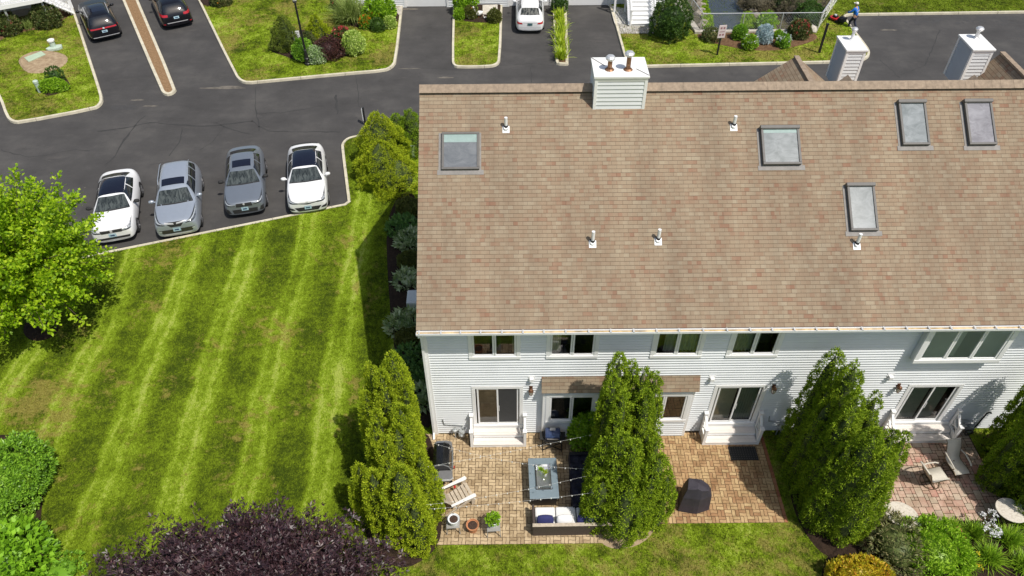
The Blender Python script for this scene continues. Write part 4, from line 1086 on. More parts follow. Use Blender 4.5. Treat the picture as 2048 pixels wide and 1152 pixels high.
# street-side gables seen over the ridge
for (u, v, ul, vl) in ((1593, 112, 1508, 163), (2005, 104, 1945, 150)):
    yf = 11.7; ap = FY(u, v, yf); lo = FY(ul, vl, yf); m = (ap.z - lo.z) / (ap.x - lo.x); hw = 2.7; sl_ = math.hypot(hw, hw * m); ang = math.atan(m)
    for s in (-1, 1):
        mb = MB(); mb.box(0, 5.2, 0, sl_, -.08, 0)
        o = mb.build('gable_roof', 'shingles', house)
        if s < 0: o.matrix_local = Matrix.Translation((ap.x - hw, yf, ap.z - hw * m)) @ Matrix.Rotation(-math.pi / 2, 4, 'Z') @ Matrix.Rotation(ang, 4, 'X')
        else: o.matrix_local = Matrix.Translation((ap.x + hw, yf - 5.2, ap.z - hw * m)) @ Matrix.Rotation(math.pi / 2, 4, 'Z') @ Matrix.Rotation(ang, 4, 'X')
    mb = MB(); k = 0; y = yf
    while y > yf - 4.6: mb.box(ap.x - .10, ap.x + .10, y - .143, y, ap.z - .045, ap.z + .02 + random.uniform(0, .006)); y -= .145
    mb.build('ridge_cap', 'ridge_shingle', house)
    mb = MB(); mb.poly([(ap.x - hw + .3, yf - .25, ap.z - hw * m + .2), (ap.x + hw - .3, yf - .25, ap.z - hw * m + .2), (ap.x, yf - .25, ap.z - .1)]); mb.build('gable_wall', 'vinyl', house)

# --- entry steps at each sliding door
STEPS = ((1.40, 3.44, 'white wooden entry steps nearest the left corner downspout, between gas meter and kitchen bump-out'),
         (G(1403, 890).x, G(1517, 889).x, 'white wooden entry steps above the black patterned doormat'),
         (FY(1768, 864, -.3).x, FY(1905, 862, -.3).x, 'white wooden entry steps at the pinkish mixed-paver patio'))
for (xa, xb, lab) in STEPS:
    t = thing('entry_steps', lab, 'steps', ((xa + xb) / 2, -.32, 0), group='white steps at the rear doors'); ox, oy = (xa + xb) / 2, -.32
    def put(mb, name, mat, bev=.008): mb.M = Matrix.Translation((-ox, -oy, 0)) ; return mb
    def bx(name, mat, boxes, bev=.008):
        mb = MB(); mb.M = Matrix.Translation((-ox, -oy, 0))
        for b in boxes: mb.box(*b)
        return mb.build(name, mat, t, bevel=bev)
    bx('tread', 'tread', [(xa + .11, xb - .11, -.645 + k * .155, -.495 + k * .155, .155, .182) for k in range(2)])
    bx('tread', 'tread', [(xa + .11, xb - .11, -.345 + k * .11, -.24 + k * .11, .345, .372) for k in range(3)])
    bx('riser', 'trim', [(xa + .03, xb - .03, -.625, -.60, .0, .153), (xa + .11, xb - .11, -.335, -.31, .183, .343), (xa + .11, xb - .11, -.02, .0 - .075, .374, .52)])
    for s, x in ((0, xa + .055), (1, xb - .055)):
        bx('post', 'trim', [(x - .052, x + .052, -.63, -.526, 0, .90)]); bx('post', 'trim', [(x - .052, x + .052, -.175, -.07, 0, 1.27)])
        bx('post_cap', 'trim', [(x - .075, x + .075, -.655, -.50, .902, .95)]); bx('post_cap', 'trim', [(x - .075, x + .075, -.20, -.045, 1.272, 1.32)])
        bx('side_panel', 'trim', [(x - .03, x + .03, -.524, -.177, .02, .42)])
        mb = MB(); mb.M = Matrix.Translation((-ox, -oy, 0)); mb.bar((x, -.524, .82), (x, -.177, 1.15), .06, .08, (1, 0, 0)); mb.bar((x, -.524, .50), (x, -.177, .80), .045, .05, (1, 0, 0)); mb.bar((x, -.524, .72), (x, -.177, .55), .035, .04, (1, 0, 0)); mb.build('rail', 'trim', t)

# ------------------------------------------------------------------ vegetation
def pxm(u, v, z=0.0): return (G(u + 1, v, z) - G(u, v, z)).length
def spire_r(t, R, pw=1.7, q=0.8): return R * np.power(np.maximum(1e-4, 1 - np.power(t, pw)), q) * (0.86 + 0.14 * np.minimum(1, t * 6))
def spires_geo(sp, crad=0.115, per=34, leaf=0.068, width=0.032, dens=1.0, pw=3.3, q=0.56, upw=0.75, core=0.64, rscale=0.76):
    # sp: list of (x, y, h, R) in the plant's own space
    parts = []; cores = []
    for i, (x, y, h, Rr) in enumerate(sp):
        Rr = Rr * rscale
        area = 2 * math.pi * Rr * h * 0.62
        n = int(area / (crad * crad * 1.25) * dens)
        t = rng.uniform(0, 1, n * 3); keep = rng.uniform(0, 1, n * 3) < (spire_r(t, 1, pw, q) + .06); t = t[keep][:n]; n = len(t)
        ph = rng.uniform(0, 2 * math.pi, n)
        sd = rng.uniform(0, 9)
        wob = 1 + 0.17 * np.sin(ph * 3 + t * 3 + sd) + 0.13 * np.sin(ph * 5 - t * 9 + sd * 2) + 0.07 * np.sin(ph * 2 + t * 23 + sd) + rng.uniform(-.06, .06, n)
        r = spire_r(t, Rr, pw, q) * wob
        c = np.stack([x + r * np.cos(ph), y + r * np.sin(ph), t * h], 1)
        dr = 0.5 * Rr / h * (0.6 + 1.5 * t)
        cn = unit(np.stack([np.cos(ph), np.sin(ph), 0.25 + dr], 1))
        ok = np.ones(n, bool)
        for j, (x2, y2, h2, R2) in enumerate(sp):
            if j == i: continue
            tt = np.clip(c[:, 2] / h2, 0, 1); inside = (np.hypot(c[:, 0] - x2, c[:, 1] - y2) < spire_r(tt, R2 * rscale, pw, q) * 0.80) & (c[:, 2] < h2 * .97)
            ok &= ~inside
        c = c[ok]; cn = cn[ok]
        c[:, 2] = np.maximum(c[:, 2], 0.05)
        if len(c): parts.append(clump_leaves(c, cn, per, crad, leaf, width, upw, 0.45))
        k = 12; vs = []; fs = []
        for a in range(9):
            tz = a / 8; rr = float(spire_r(np.array([tz]), Rr, pw, q)[0]) * core
            for b in range(k): vs.append((x + rr * math.cos(b * 2 * math.pi / k), y + rr * math.sin(b * 2 * math.pi / k), max(.03, tz * h * .97)))
        for a in range(8):
            for b in range(k): fs.append((a * k + b, a * k + (b + 1) % k, (a + 1) * k + (b + 1) % k, (a + 1) * k + b))
        cores.append((np.array(vs), np.array(fs)))
    return (*join_vf(parts), *join_vf(cores))
def evergreen(name, label, cat, tips, mat, group=None, side=2, **kw):
    # tips: (u, v, y, radius): the tip seen at (u, v) standing at depth y
    pts = []
    for (u, v, y, Rr) in tips:
        p = FY(u, v, y); pts.append((p.x, y, p.z, Rr))
        if side:
            for k in range(side):
                a = rng.uniform(0, 6.28); f = rng.uniform(.66, .88); pts.append((p.x + Rr * .62 * math.cos(a), y + Rr * .62 * math.sin(a), p.z * f, Rr * .62))
    cx = sum(p[0] for p in pts) / len(pts); cy = sum(p[1] for p in pts) / len(pts)
    t = thing(name, label, cat, (cx, cy, 0), group=group)
    v, f, cv, cf = spires_geo([(p[0] - cx, p[1] - cy, p[2], p[3]) for p in pts], **kw)
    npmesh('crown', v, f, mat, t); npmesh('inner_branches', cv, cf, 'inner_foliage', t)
    mb = MB()
    for p in pts: mb.tube([(p[0] - cx, p[1] - cy, -.05), (p[0] - cx, p[1] - cy, p[2] * .6)], [.08, .03], 6)
    mb.build('trunk', 'bark', t)
    return t
AG = 'arborvitae screening the patios'
evergreen('arborvitae', 'bright green arborvitae clump nearest the house corner downspout, behind the black grill', 'evergreen', [(781, 708, -1.25, .60), (739, 724, -1.35, .36), (759, 738, -1.75, .42), (730, 782, -1.75, .36)], 'arbor_bright', AG)
evergreen('arborvitae', 'bright green arborvitae beside the black grill, middle plant of the left row', 'evergreen', [(799, 812, -2.45, .62), (750, 822, -2.5, .42), (792, 852, -2.95, .52), (746, 852, -2.85, .40), (767, 876, -3.15, .46)], 'arbor_bright', AG)
evergreen('arborvitae', 'bright green arborvitae at the lawn corner between purple maple and white pots', 'evergreen', [(838, 910, -3.3, .46), (773, 916, -3.55, .42), (743, 944, -4.0, .50), (795, 938, -4.2, .74), (716, 930, -3.5, .40), (826, 978, -4.05, .46)], 'arbor_bright', AG)
evergreen('arborvitae', 'green arborvitae standing against the kitchen bump-out, behind the sofa arborvitae', 'evergreen', [(1240, 710, -1.3, .50), (1266, 724, -1.2, .32), (1288, 735, -1.3, .36), (1312, 745, -1.3, .40), (1228, 754, -1.7, .48), (1247, 782, -2.05, .46), (1294, 783, -1.9, .50)], 'arbor', AG)
evergreen('arborvitae', 'green arborvitae growing in the back lawn edge between wicker sofa and plum grill cover', 'evergreen', [(1246, 868, -3.2, .55), (1269, 882, -3.4, .44), (1214, 878, -3.0, .48), (1314, 876, -2.9, .40), (1320, 912, -3.5, .60), (1206, 960, -3.7, .50), (1258, 975, -4.0, .70)], 'arbor', AG)
evergreen('arborvitae', 'dark green arborvitae tallest against the siding, by the first grey meter with wand', 'evergreen', [(1676, 703, -1.0, .58), (1655, 790, -1.25, .42)], 'arbor_mid', AG)
evergreen('arborvitae', 'dark green twin-topped arborvitae second from the wall in the right-hand row', 'evergreen', [(1716, 725, -1.75, .58), (1664, 798, -2.05, .48), (1756, 788, -1.6, .38)], 'arbor_mid', AG)
evergreen('arborvitae', 'dark green arborvitae third from the wall in the right-hand row', 'evergreen', [(1720, 786, -2.6, .54), (1704, 824, -2.95, .56), (1746, 826, -2.5, .42)], 'arbor_mid', AG)
evergreen('arborvitae', 'dark green arborvitae beside the oval stone table, outermost of the right-hand row', 'evergreen', [(1792, 860, -3.35, .50), (1754, 862, -3.8, .70), (1815, 868, -3.2, .42), (1776, 903, -4.1, .66)], 'arbor_mid', AG)
evergreen('arborvitae', 'dark green arborvitae at right frame edge nearest the second grey meter', 'evergreen', [(2128, 725, -1.0, .58), (2082, 830, -1.3, .38)], 'arbor_mid', AG)
evergreen('arborvitae', 'dark green arborvitae at right frame edge over the far oval table', 'evergreen', [(2165, 760, -2.3, .62), (2128, 860, -2.6, .48), (2175, 880, -3.4, .6)], 'arbor_mid', AG)

# street-side conifers at the house corner
def cone_at(name, label, u, v, bu, bv, Rpx, mat, group=None, crad=.13, leaf=.058, width=.032, pw=1.5, q=.72, per=34, dens=1.35):
    b = G(bu, bv); h = FY(u, v, b.y).z; p = FY(u, v, b.y); Rr = Rpx * pxm(bu, bv)
    t = thing(name, label, 'conifer', (b.x, b.y, 0), group=group)
    vv, ff, cv, cf = spires_geo([((p.x - b.x) * .5, 0, h, Rr)], crad, per, leaf, width, dens, pw, q, .35, rscale=.97)
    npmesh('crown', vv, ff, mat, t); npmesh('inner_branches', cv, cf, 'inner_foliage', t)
    mb = MB(); mb.tube([(0, 0, -.05), (0, 0, h * .5)], [.09, .03], 6); mb.build('trunk', 'bark', t)
    return t
CG = 'rounded false cypresses at the house corner'
cone_at('false_cypress', 'largest rounded false cypress nearest the parking kerb', 757, 226, 764, 336, 50, 'cypress', CG, pw=1.7)
cone_at('false_cypress', 'mid-height false cypress in the middle of the corner clump', 757, 284, 768, 364, 48, 'cypress', CG, pw=1.9)
cone_at('false_cypress', 'low yellow-green false cypress at the lawn end of the corner clump', 787, 318, 794, 368, 54, 'cypress', CG, pw=2.4)
cone_at('false_cypress', 'slim green false cypress behind the corner clump', 788, 230, 802, 300, 30, 'cypress_green', CG)
cone_at('false_cypress', 'green cone-shaped false cypress against the roof edge', 817, 220, 828, 302, 32, 'cypress_green', CG)
SG = 'cone spruces in the lamp-post bed'
def cone_px(*a, **k): return cone_at(*a, **k)
cone_at('cone_spruce', 'tall dark cone spruce left of the black lamp post', 566, 31, 570, 94, 31, 'spruce', SG, .13, .065, .036, 1.25, .85)
cone_at('cone_spruce', 'lighter yellowish cone spruce right of the black lamp post', 632, 31, 634, 80, 28, 'cypress', SG, .13, .065, .036, 1.2, .9)

def bpx(name, label, cat, u, v, r, mat, h=None, ry=None, leaf=.10, width=.06, group=None, blossom=None, **kw):
    # a bush whose visible mound is centred at (u, v) with r photo pixels half width
    m = pxm(u, v); rx = r * m; h = h or rx * 1.15
    p = G(u, v, h * .45); p.z = 0
    o = bush(name, label, cat, p, rx, (ry or r * .9) * m, h, mat, leaf, width, group=group, **kw)
    if blossom:
        bm, cnt, size = blossom
        q = fib_sphere(cnt, .25, 0.0); zc = h * .42
        cc = q * np.array([rx, (ry or r * .9) * m, h * .6]) * rng.uniform(.95, 1.08, (cnt, 1)) + np.array([0, 0, zc])
        vv, ff = clump_leaves(cc, q, 9, size, size * 1.0, size * .8, .3, .6)
        npmesh('blossom', vv, ff, bm, o)
    return o
# bed along the gable wall
bpx('shrub', 'clipped olive shrub in the gable bed, nearest the conifers', 'shrub', 818, 415, 24, 'olive', leaf=.06, width=.04, rad=.09)
bpx('hosta', 'dark plain hosta between two olive shrubs in the gable bed', 'hosta', 808, 456, 25, 'hosta', h=.55, leaf=.26, width=.13, rad=.22)
bpx('hosta', 'white-edged hosta just below the plain one in the gable bed', 'hosta', 821, 482, 22, 'hosta_pale', h=.5, leaf=.26, width=.10, rad=.2)
bpx('shrub', 'round olive shrub between two variegated hostas in the gable bed', 'shrub', 819, 521, 22, 'olive', leaf=.06, width=.04, rad=.09)
bpx('hosta', 'variegated hosta right above the air-conditioner unit', 'hosta', 816, 560, 20, 'hosta_pale', h=.45, leaf=.26, width=.12, rad=.2)
bpx('hosta', 'large variegated hosta below the air-conditioner unit', 'hosta', 808, 648, 24, 'hosta_pale', h=.55, leaf=.30, width=.14, rad=.22)
bpx('shrub', 'dark olive shrub in the gable bed below the air conditioner', 'shrub', 818, 676, 24, 'olive', leaf=.06, width=.04, rad=.09)
bpx('hosta', 'dark green hosta directly beside the gutter corner', 'hosta', 822, 716, 24, 'hosta', h=.5, leaf=.28, width=.13, rad=.22)
bpx('hosta', 'dark green hosta beside the upper downspout', 'hosta', 832, 752, 22, 'hosta', h=.5, leaf=.28, width=.13, rad=.22)
bpx('hosta', 'white-edged hosta beside the lower downspout, behind the arborvitae', 'hosta', 845, 795, 20, 'hosta_pale', h=.5, leaf=.28, width=.12, rad=.22)
# lawn edge, lower left
bpx('shrub', 'big domed small-leaved shrub on the left lawn edge', 'shrub', 18, 962, 56, 'mid_green', h=2.0, ry=84, leaf=.11, width=.055, rad=.14, upw=.1, dens=1.5)
bpx('shrub', 'broad-leaved bright shrub in the bottom left corner', 'shrub', 18, 1118, 62, 'laurel', h=1.5, ry=62, leaf=.24, width=.14, rad=.2, upw=.2, dens=1.3)
bpx('shrub', 'low leafy seedlings left of the purple maple', 'shrub', 120, 1145, 42, 'mid_green', h=.35, leaf=.1, width=.06, rad=.12, dens=.35)
# yard in front of the left porch
bpx('rose_bush', 'dark rose bush at the left frame edge under the porch', 'rose bush', 16, 50, 19, 'rose_leaf', h=1.3, blossom=('petal_red', 16, .09), rad=.16, leaf=.13, width=.08)
bpx('rose_bush', 'dark rose bush beside the porch stairs', 'rose bush', 92, 34, 22, 'rose_leaf', h=1.4, rad=.16, leaf=.13, width=.08)
o = bpx('shrub', 'low bright green mound in front of the bare patch', 'shrub', 106, 172, 25, 'fresh_green', h=.6, ry=14, rad=.12)
bpx('shrub', 'sparse dark twiggy shrub behind the bright green mound', 'shrub', 109, 151, 15, 'dark_green', h=.8, rad=.14, dens=.4)
def grass_clump(name, label, u, v, n, length, width, mat, cat='plant', group=None, spread=.9, droop=.5):
    p = G(u, v); vv, ff = strap_plant_geo(n, length, width, spread, droop=droop); o = npmesh(name, vv, ff, mat); o.location = p
    return tag(o, label, cat, group)
grass_clump('grass_clump', 'small pale grass clump at the porch post', 60, 57, 160, 1.0, .05, 'grass_plume', 'ornamental grass')
grass_clump('grass_clump', 'large plumed ornamental grass beside the hydrangea', 703, 42, 700, 2.1, .06, 'grass_plume', 'ornamental grass', spread=1.05)
# lamp-post bed
bpx('shrub', 'upright green shrub behind the lamp-post base', 'shrub', 606, 102, 17, 'mid_green', h=1.3, rad=.16)
bpx('shrub', 'mottled green shrub between the two cone spruces', 'shrub', 615, 82, 13, 'rose_leaf', h=.9, rad=.14)
bpx('shrub', 'white-speckled round shrub at the lamp-post foot', 'shrub', 632, 111, 16, 'white_edge', h=.9, rad=.13)
bpx('barberry', 'dark purple barberry mound in the lamp-post bed', 'shrub', 658, 98, 25, 'barberry', h=1.2, rad=.14, leaf=.08, width=.05)
bpx('rose_bush', 'red flowering rose in the lamp-post bed, behind the barberry', 'rose bush', 684, 75, 17, 'rose_leaf', h=1.2, blossom=('petal_red', 60, .10), rad=.14)
bpx('shrub', 'pale lime round shrub at the right end of the lamp-post bed', 'shrub', 706, 88, 19, 'lime_edge', h=1.4, rad=.13)
# bed at the far walk
bpx('hydrangea', 'big broad-leaved hydrangea by the white porch base', 'shrub', 759, 22, 26, 'fresh_green', h=1.7, leaf=.2, width=.12, rad=.2, blossom=('petal_white', 8, .10))
bpx('flowers', 'orange flowers wrapping the small boxwood', 'flowers', 749, 39, 22, 'mid_green', h=.8, ry=9, rad=.13, blossom=('petal_orange', 130, .09))
bpx('flowers', 'orange flowers at the left end of the walk bed', 'flowers', 731, 45, 10, 'mid_green', h=.8, rad=.13, blossom=('petal_orange', 70, .09))
bpx('boxwood', 'small dark boxwood in front of the orange flowers', 'shrub', 755, 51, 12, 'dark_green', h=.8, leaf=.06, width=.04, rad=.12)
bpx('shrub', 'little yellow-green shrub at the bed corner by the walk', 'shrub', 780, 46, 9, 'lime_edge', h=.7, rad=.12)
bpx('shrub', 'reddish low planting in the bed at the upper driveway kerb', 'shrub', 442, -2, 18, 'rose_leaf', h=.8, rad=.14, blossom=('petal_orange', 10, .08))
bpx('rose_bush', 'dark red rose behind the plumed grass', 'rose bush', 678, 2, 14, 'rose_leaf', h=1.1, rad=.14, blossom=('petal_red', 20, .10))
# little yard with the goose
bpx('hydrangea', 'green hydrangea at the top of the goose yard', 'shrub', 930, 5, 19, 'fresh_green', h=1.5, rad=.17, leaf=.16, width=.1)
bpx('shrub', 'pale green tuft at the kerb of the goose yard', 'shrub', 920, 29, 9, 'fresh_green', h=.6, rad=.12)
bpx('shrub', 'brownish round shrub left of the white goose', 'shrub', 942, 26, 11, 'olive', h=.8, rad=.11)
bpx('shrub', 'brownish round shrub right of the white goose', 'shrub', 989, 33, 11, 'olive', h=.8, rad=.11)
# narrow planter of day lilies
for i, (u, v) in enumerate(((1119, 40), (1121, 58), (1120, 72), (1120, 88), (1123, 100), (1122, 117))):
    grass_clump('day_lily', 'yellow-green day lily clump in the narrow kerbed planter', u, v, 110, .95, .075, 'strap_yellow', 'day lily', 'day lilies in the narrow planter', .95)
bpx('shrub', 'dark leafy shrub at the garage end of the narrow planter', 'shrub', 1119, 8, 13, 'dark_green', h=1.2, rad=.16)
# round shrub and the sign bed
bpx('boxwood', 'large round dark green shrub right of the far stairs', 'shrub', 1342, 42, 35, 'dark_green', h=2.5, ry=32, rad=.17, leaf=.10, width=.06, dens=1.2)
bpx('shrub', 'grey-green sparse shrub behind the pink sign', 'shrub', 1424, 71, 16, 'rose_leaf', h=.7, rad=.13, dens=.6)
bpx('shrub', 'mid green shrub left of the blue spruce', 'shrub', 1480, 67, 12, 'mid_green', h=.9, rad=.13)
bpx('blue_spruce', 'dwarf globe blue spruce in the mulch bed', 'conifer', 1528, 71, 14, 'blue_spruce', h=1.15, rad=.13, leaf=.09, width=.05)
bpx('hydrangea', 'white and green hydrangea below the blue spruce', 'shrub', 1500, 86, 12, 'fresh_green', h=.8, rad=.13, blossom=('petal_white', 14, .12))
bpx('shrub', 'tiny pale green sprig right of the blue spruce', 'shrub', 1556, 71, 6, 'fresh_green', h=.5, rad=.1)
bpx('hydrangea', 'hydrangea with one pale blue bloom in the mulch bed', 'shrub', 1567, 83, 11, 'mid_green', h=.8, rad=.13, blossom=('petal_blue', 9, .14))
bpx('rose_bush', 'red rose bush at the boulder end of the mulch bed', 'rose bush', 1600, 60, 19, 'rose_leaf', h=1.1, rad=.14, blossom=('petal_red', 34, .09))
bpx('shrub', 'light green leafy plant growing out of the pond wall', 'shrub', 1533, 45, 15, 'fresh_green', h=1.0, rad=.16, leaf=.18, width=.11, dens=.6)
bpx('shrub', 'dark shrub on the far pond bank by the fence corner', 'shrub', 1618, 30, 26, 'dark_green', h=1.4, rad=.18)
bpx('shrub', 'dark brown thicket hanging over the pond', 'shrub', 1512, 2, 30, 'brush', h=1.2, rad=.2, leaf=.2, width=.03, dens=.8)
bpx('shrub', 'pale brown dead brush pile on the pond bank', 'shrub', 1590, 22, 26, 'brush', h=.9, rad=.2, leaf=.26, width=.03, dens=.8)
bpx('shrub', 'green bramble on the pond bank under the far trees', 'shrub', 1590, -4, 34, 'dark_green', h=1.6, rad=.22)
# patio and the bottom right border
bpx('shrub', 'light green leafy shrub squeezed between bump-out and arborvitae', 'shrub', 1172, 866, 26, 'fresh_green', h=1.5, leaf=.13, width=.08, rad=.14)
bpx('shrub', 'yellow and orange leaved shrub in the bottom right border', 'shrub', 1720, 1146, 60, 'gold_leaf', h=.8, ry=26, leaf=.10, width=.06, rad=.13)
bpx('smoke_bush', 'grey-purple feathery shrub in the bottom right border', 'shrub', 1792, 1090, 46, 'smoke_leaf', h=1.1, ry=60, leaf=.16, width=.04, rad=.16, dens=.7)
bpx('shrub', 'bright green fine-leaved shrub in the bottom right border', 'shrub', 1868, 1100, 62, 'fresh_green', h=1.1, ry=62, leaf=.11, width=.05, rad=.14)
LG = 'strap-leaved lilies in the bottom right border'
for i, (u, v, n, ln, lab) in enumerate(((1900, 1062, 190, .75, 'green lily clump at the patio edge left of the orange blooms'), (1944, 1070, 200, .8, 'green lily clump between the orange and the white flowers'), (1975, 1120, 240, .95, 'broad lily clump at the bottom frame edge'), (2015, 1085, 240, 1.0, 'lily clump right of the white flowers'), (2045, 1050, 200, .9, 'lily clump under the far oval stone table'), (2040, 1135, 240, .95, 'lily clump in the bottom right corner'), (1925, 1130, 200, .85, 'lily clump below the orange blooms'))):
    grass_clump('lily', lab, u, v, int(n * 1.7), ln * .72, .038, 'strap', 'lily', LG, 1.0)
def blooms(name, label, pts, mat, size, n, stem, cat='flowers'):
    p0 = G(*pts[0]); t = thing(name, label, cat, (p0.x, p0.y, 0)); cs = []
    mb = MB()
    for (u, v) in pts:
        p = G(u, v, stem); cs.append((p.x - p0.x, p.y - p0.y, stem)); mb.tube([(p.x - p0.x, p.y - p0.y - .05, 0), (p.x - p0.x, p.y - p0.y, stem)], .008, 4)
    cc = np.array(cs); vv, ff = clump_leaves(cc, np.tile(np.array([[0, 0, 1.0]]), (len(cc), 1)), n, size, size, size * .75, .2, .7)
    npmesh('blossom', vv, ff, mat, t); mb.build('stem', 'strap', t)
blooms('phlox', 'tall white phlox blooms at the patio edge', [(1968, 1030), (1980, 1024), (1985, 1040), (1973, 1048), (1988, 1053), (1978, 1060), (1990, 1066), (1970, 1057), (1996, 1060), (1994, 1072), (1982, 1070), (2000, 1068), (1963, 1028), (1986, 1024), (1991, 1033)], 'petal_white', .075, 16, .9)
blooms('orange_lily', 'orange lily bloom nearest the mixed-paver patio', [(1917, 1062), (1915, 1058)], 'petal_coral', .08, 9, .7)
blooms('orange_lily', 'orange lily bloom just below the first one', [(1928, 1080), (1926, 1083)], 'petal_coral', .08, 9, .6)
blooms('yellow_flower', 'small yellow flowers at the bottom edge among the lilies', [(1958, 1134), (1964, 1137), (1952, 1130), (1957, 1110)], 'petal_yellow', .07, 9, .4)

# --- trees
def limb(mb, p, q, r0, r1, n=5, bend=.25):
    p = Vector(p); q = Vector(q); pts = []
    off = Vector((random.uniform(-1, 1), random.uniform(-1, 1), random.uniform(-.2, .6))) * (q - p).length * bend * .4
    for k in range(n + 1):
        t = k / n; pts.append(p.lerp(q, t) + off * math.sin(t * math.pi))
    mb.tube(pts, [r0 + (r1 - r0) * k / n for k in range(n + 1)], 6); return pts
def leafy_tree(name, label, base, trunk_h, ctr, rad, nbranch, nleaf, leaf, width, mat, spread=.3, zcut=-.75, up=.35, lobed=1, group=None, inner=.45, jit=.7):
    base = Vector(base); t = thing(name, label, 'tree', base, group=group)
    C = np.array(ctr) - np.array(base); rad = np.array(rad)
    mb = MB(); top = Vector(C) + Vector((0, 0, rad[2] * .35))
    limb(mb, (0, 0, -.1), (C[0] * .35, C[1] * .35, trunk_h), .19, .13, 5, .05); limb(mb, (C[0] * .35, C[1] * .35, trunk_h), top, .13, .03, 6, .1)
    mb.build('trunk', 'bark', t)
    dirs = fib_sphere(nbranch, .12, zcut); mbb = MB(); parts = []
    for k, d in enumerate(dirs):
        f = rng.uniform(.70, 1.22)
        e = C + d * rad * f; s = C + d * rad * inner * rng.uniform(.6, 1.1); s[2] -= rad[2] * .12
        if k % 5 == 0:
            limb(mbb, Vector((C[0] * .35, C[1] * .35, trunk_h)).lerp(top, rng.uniform(0, .7)), Vector(s), .055, .025, 4)
        if k % 2 == 0: limb(mbb, Vector(s), Vector(e) * .97 + Vector(s) * .03, .022, .007, 4, .15)
        m = int(nleaf * rng.uniform(.7, 1.3)); u = rng.uniform(0, 1, m) ** .75
        ax = e - s; pos = s + ax * u[:, None]; sp = spread * (1.15 - .75 * u)[:, None]
        o = rng.normal(size=(m, 3)) * sp * np.array([1, 1, .6]); pos = pos + o
        dd = unit(np.tile(unit(ax[None])[0], (m, 1)) * .6 + unit(o) * .8 + rng.normal(size=(m, 3)) * jit * .5)
        nn = np.array([0, 0, 1.0]) * up + rng.normal(size=(m, 3)) * .45 + d * .4
        ln = leaf * rng.uniform(.65, 1.25, m); w = width * rng.uniform(.7, 1.2, m)
        parts.append(leaf_quads(pos, dd, nn, ln, w))
        if lobed > 1:
            sd = np.cross(dd, unit(nn))
            for q in (-1, 1): parts.append(leaf_quads(pos, dd * .55 + sd * q * .85, nn, ln * .8, w * .85))
    v, f = join_vf(parts)
    npmesh('crown', v, f, mat, t); mbb.build('branches', 'bark', t)
    return t
tb = G(88, 655)
mc = FY(22, 510, tb.y + .2)
leafy_tree('maple_tree', 'yellow-green maple beside the parking kerb at the left frame edge', (tb.x, tb.y, 0), 1.9, (mc.x, mc.y, mc.z), (3.15, 3.0, 3.0), 350, 140, .15, .11, 'maple', .17, -.8, .6, inner=.34)
leafy_tree('purple_maple', 'dark purple japanese maple at the bottom of the lawn', (-4.1, -7.6, 0), .9, (-4.6, -7.4, 2.5), (4.0, 2.7, 1.85), 620, 64, .15, .05, 'purple_leaf', .22, -.3, .5, lobed=3, inner=.55)

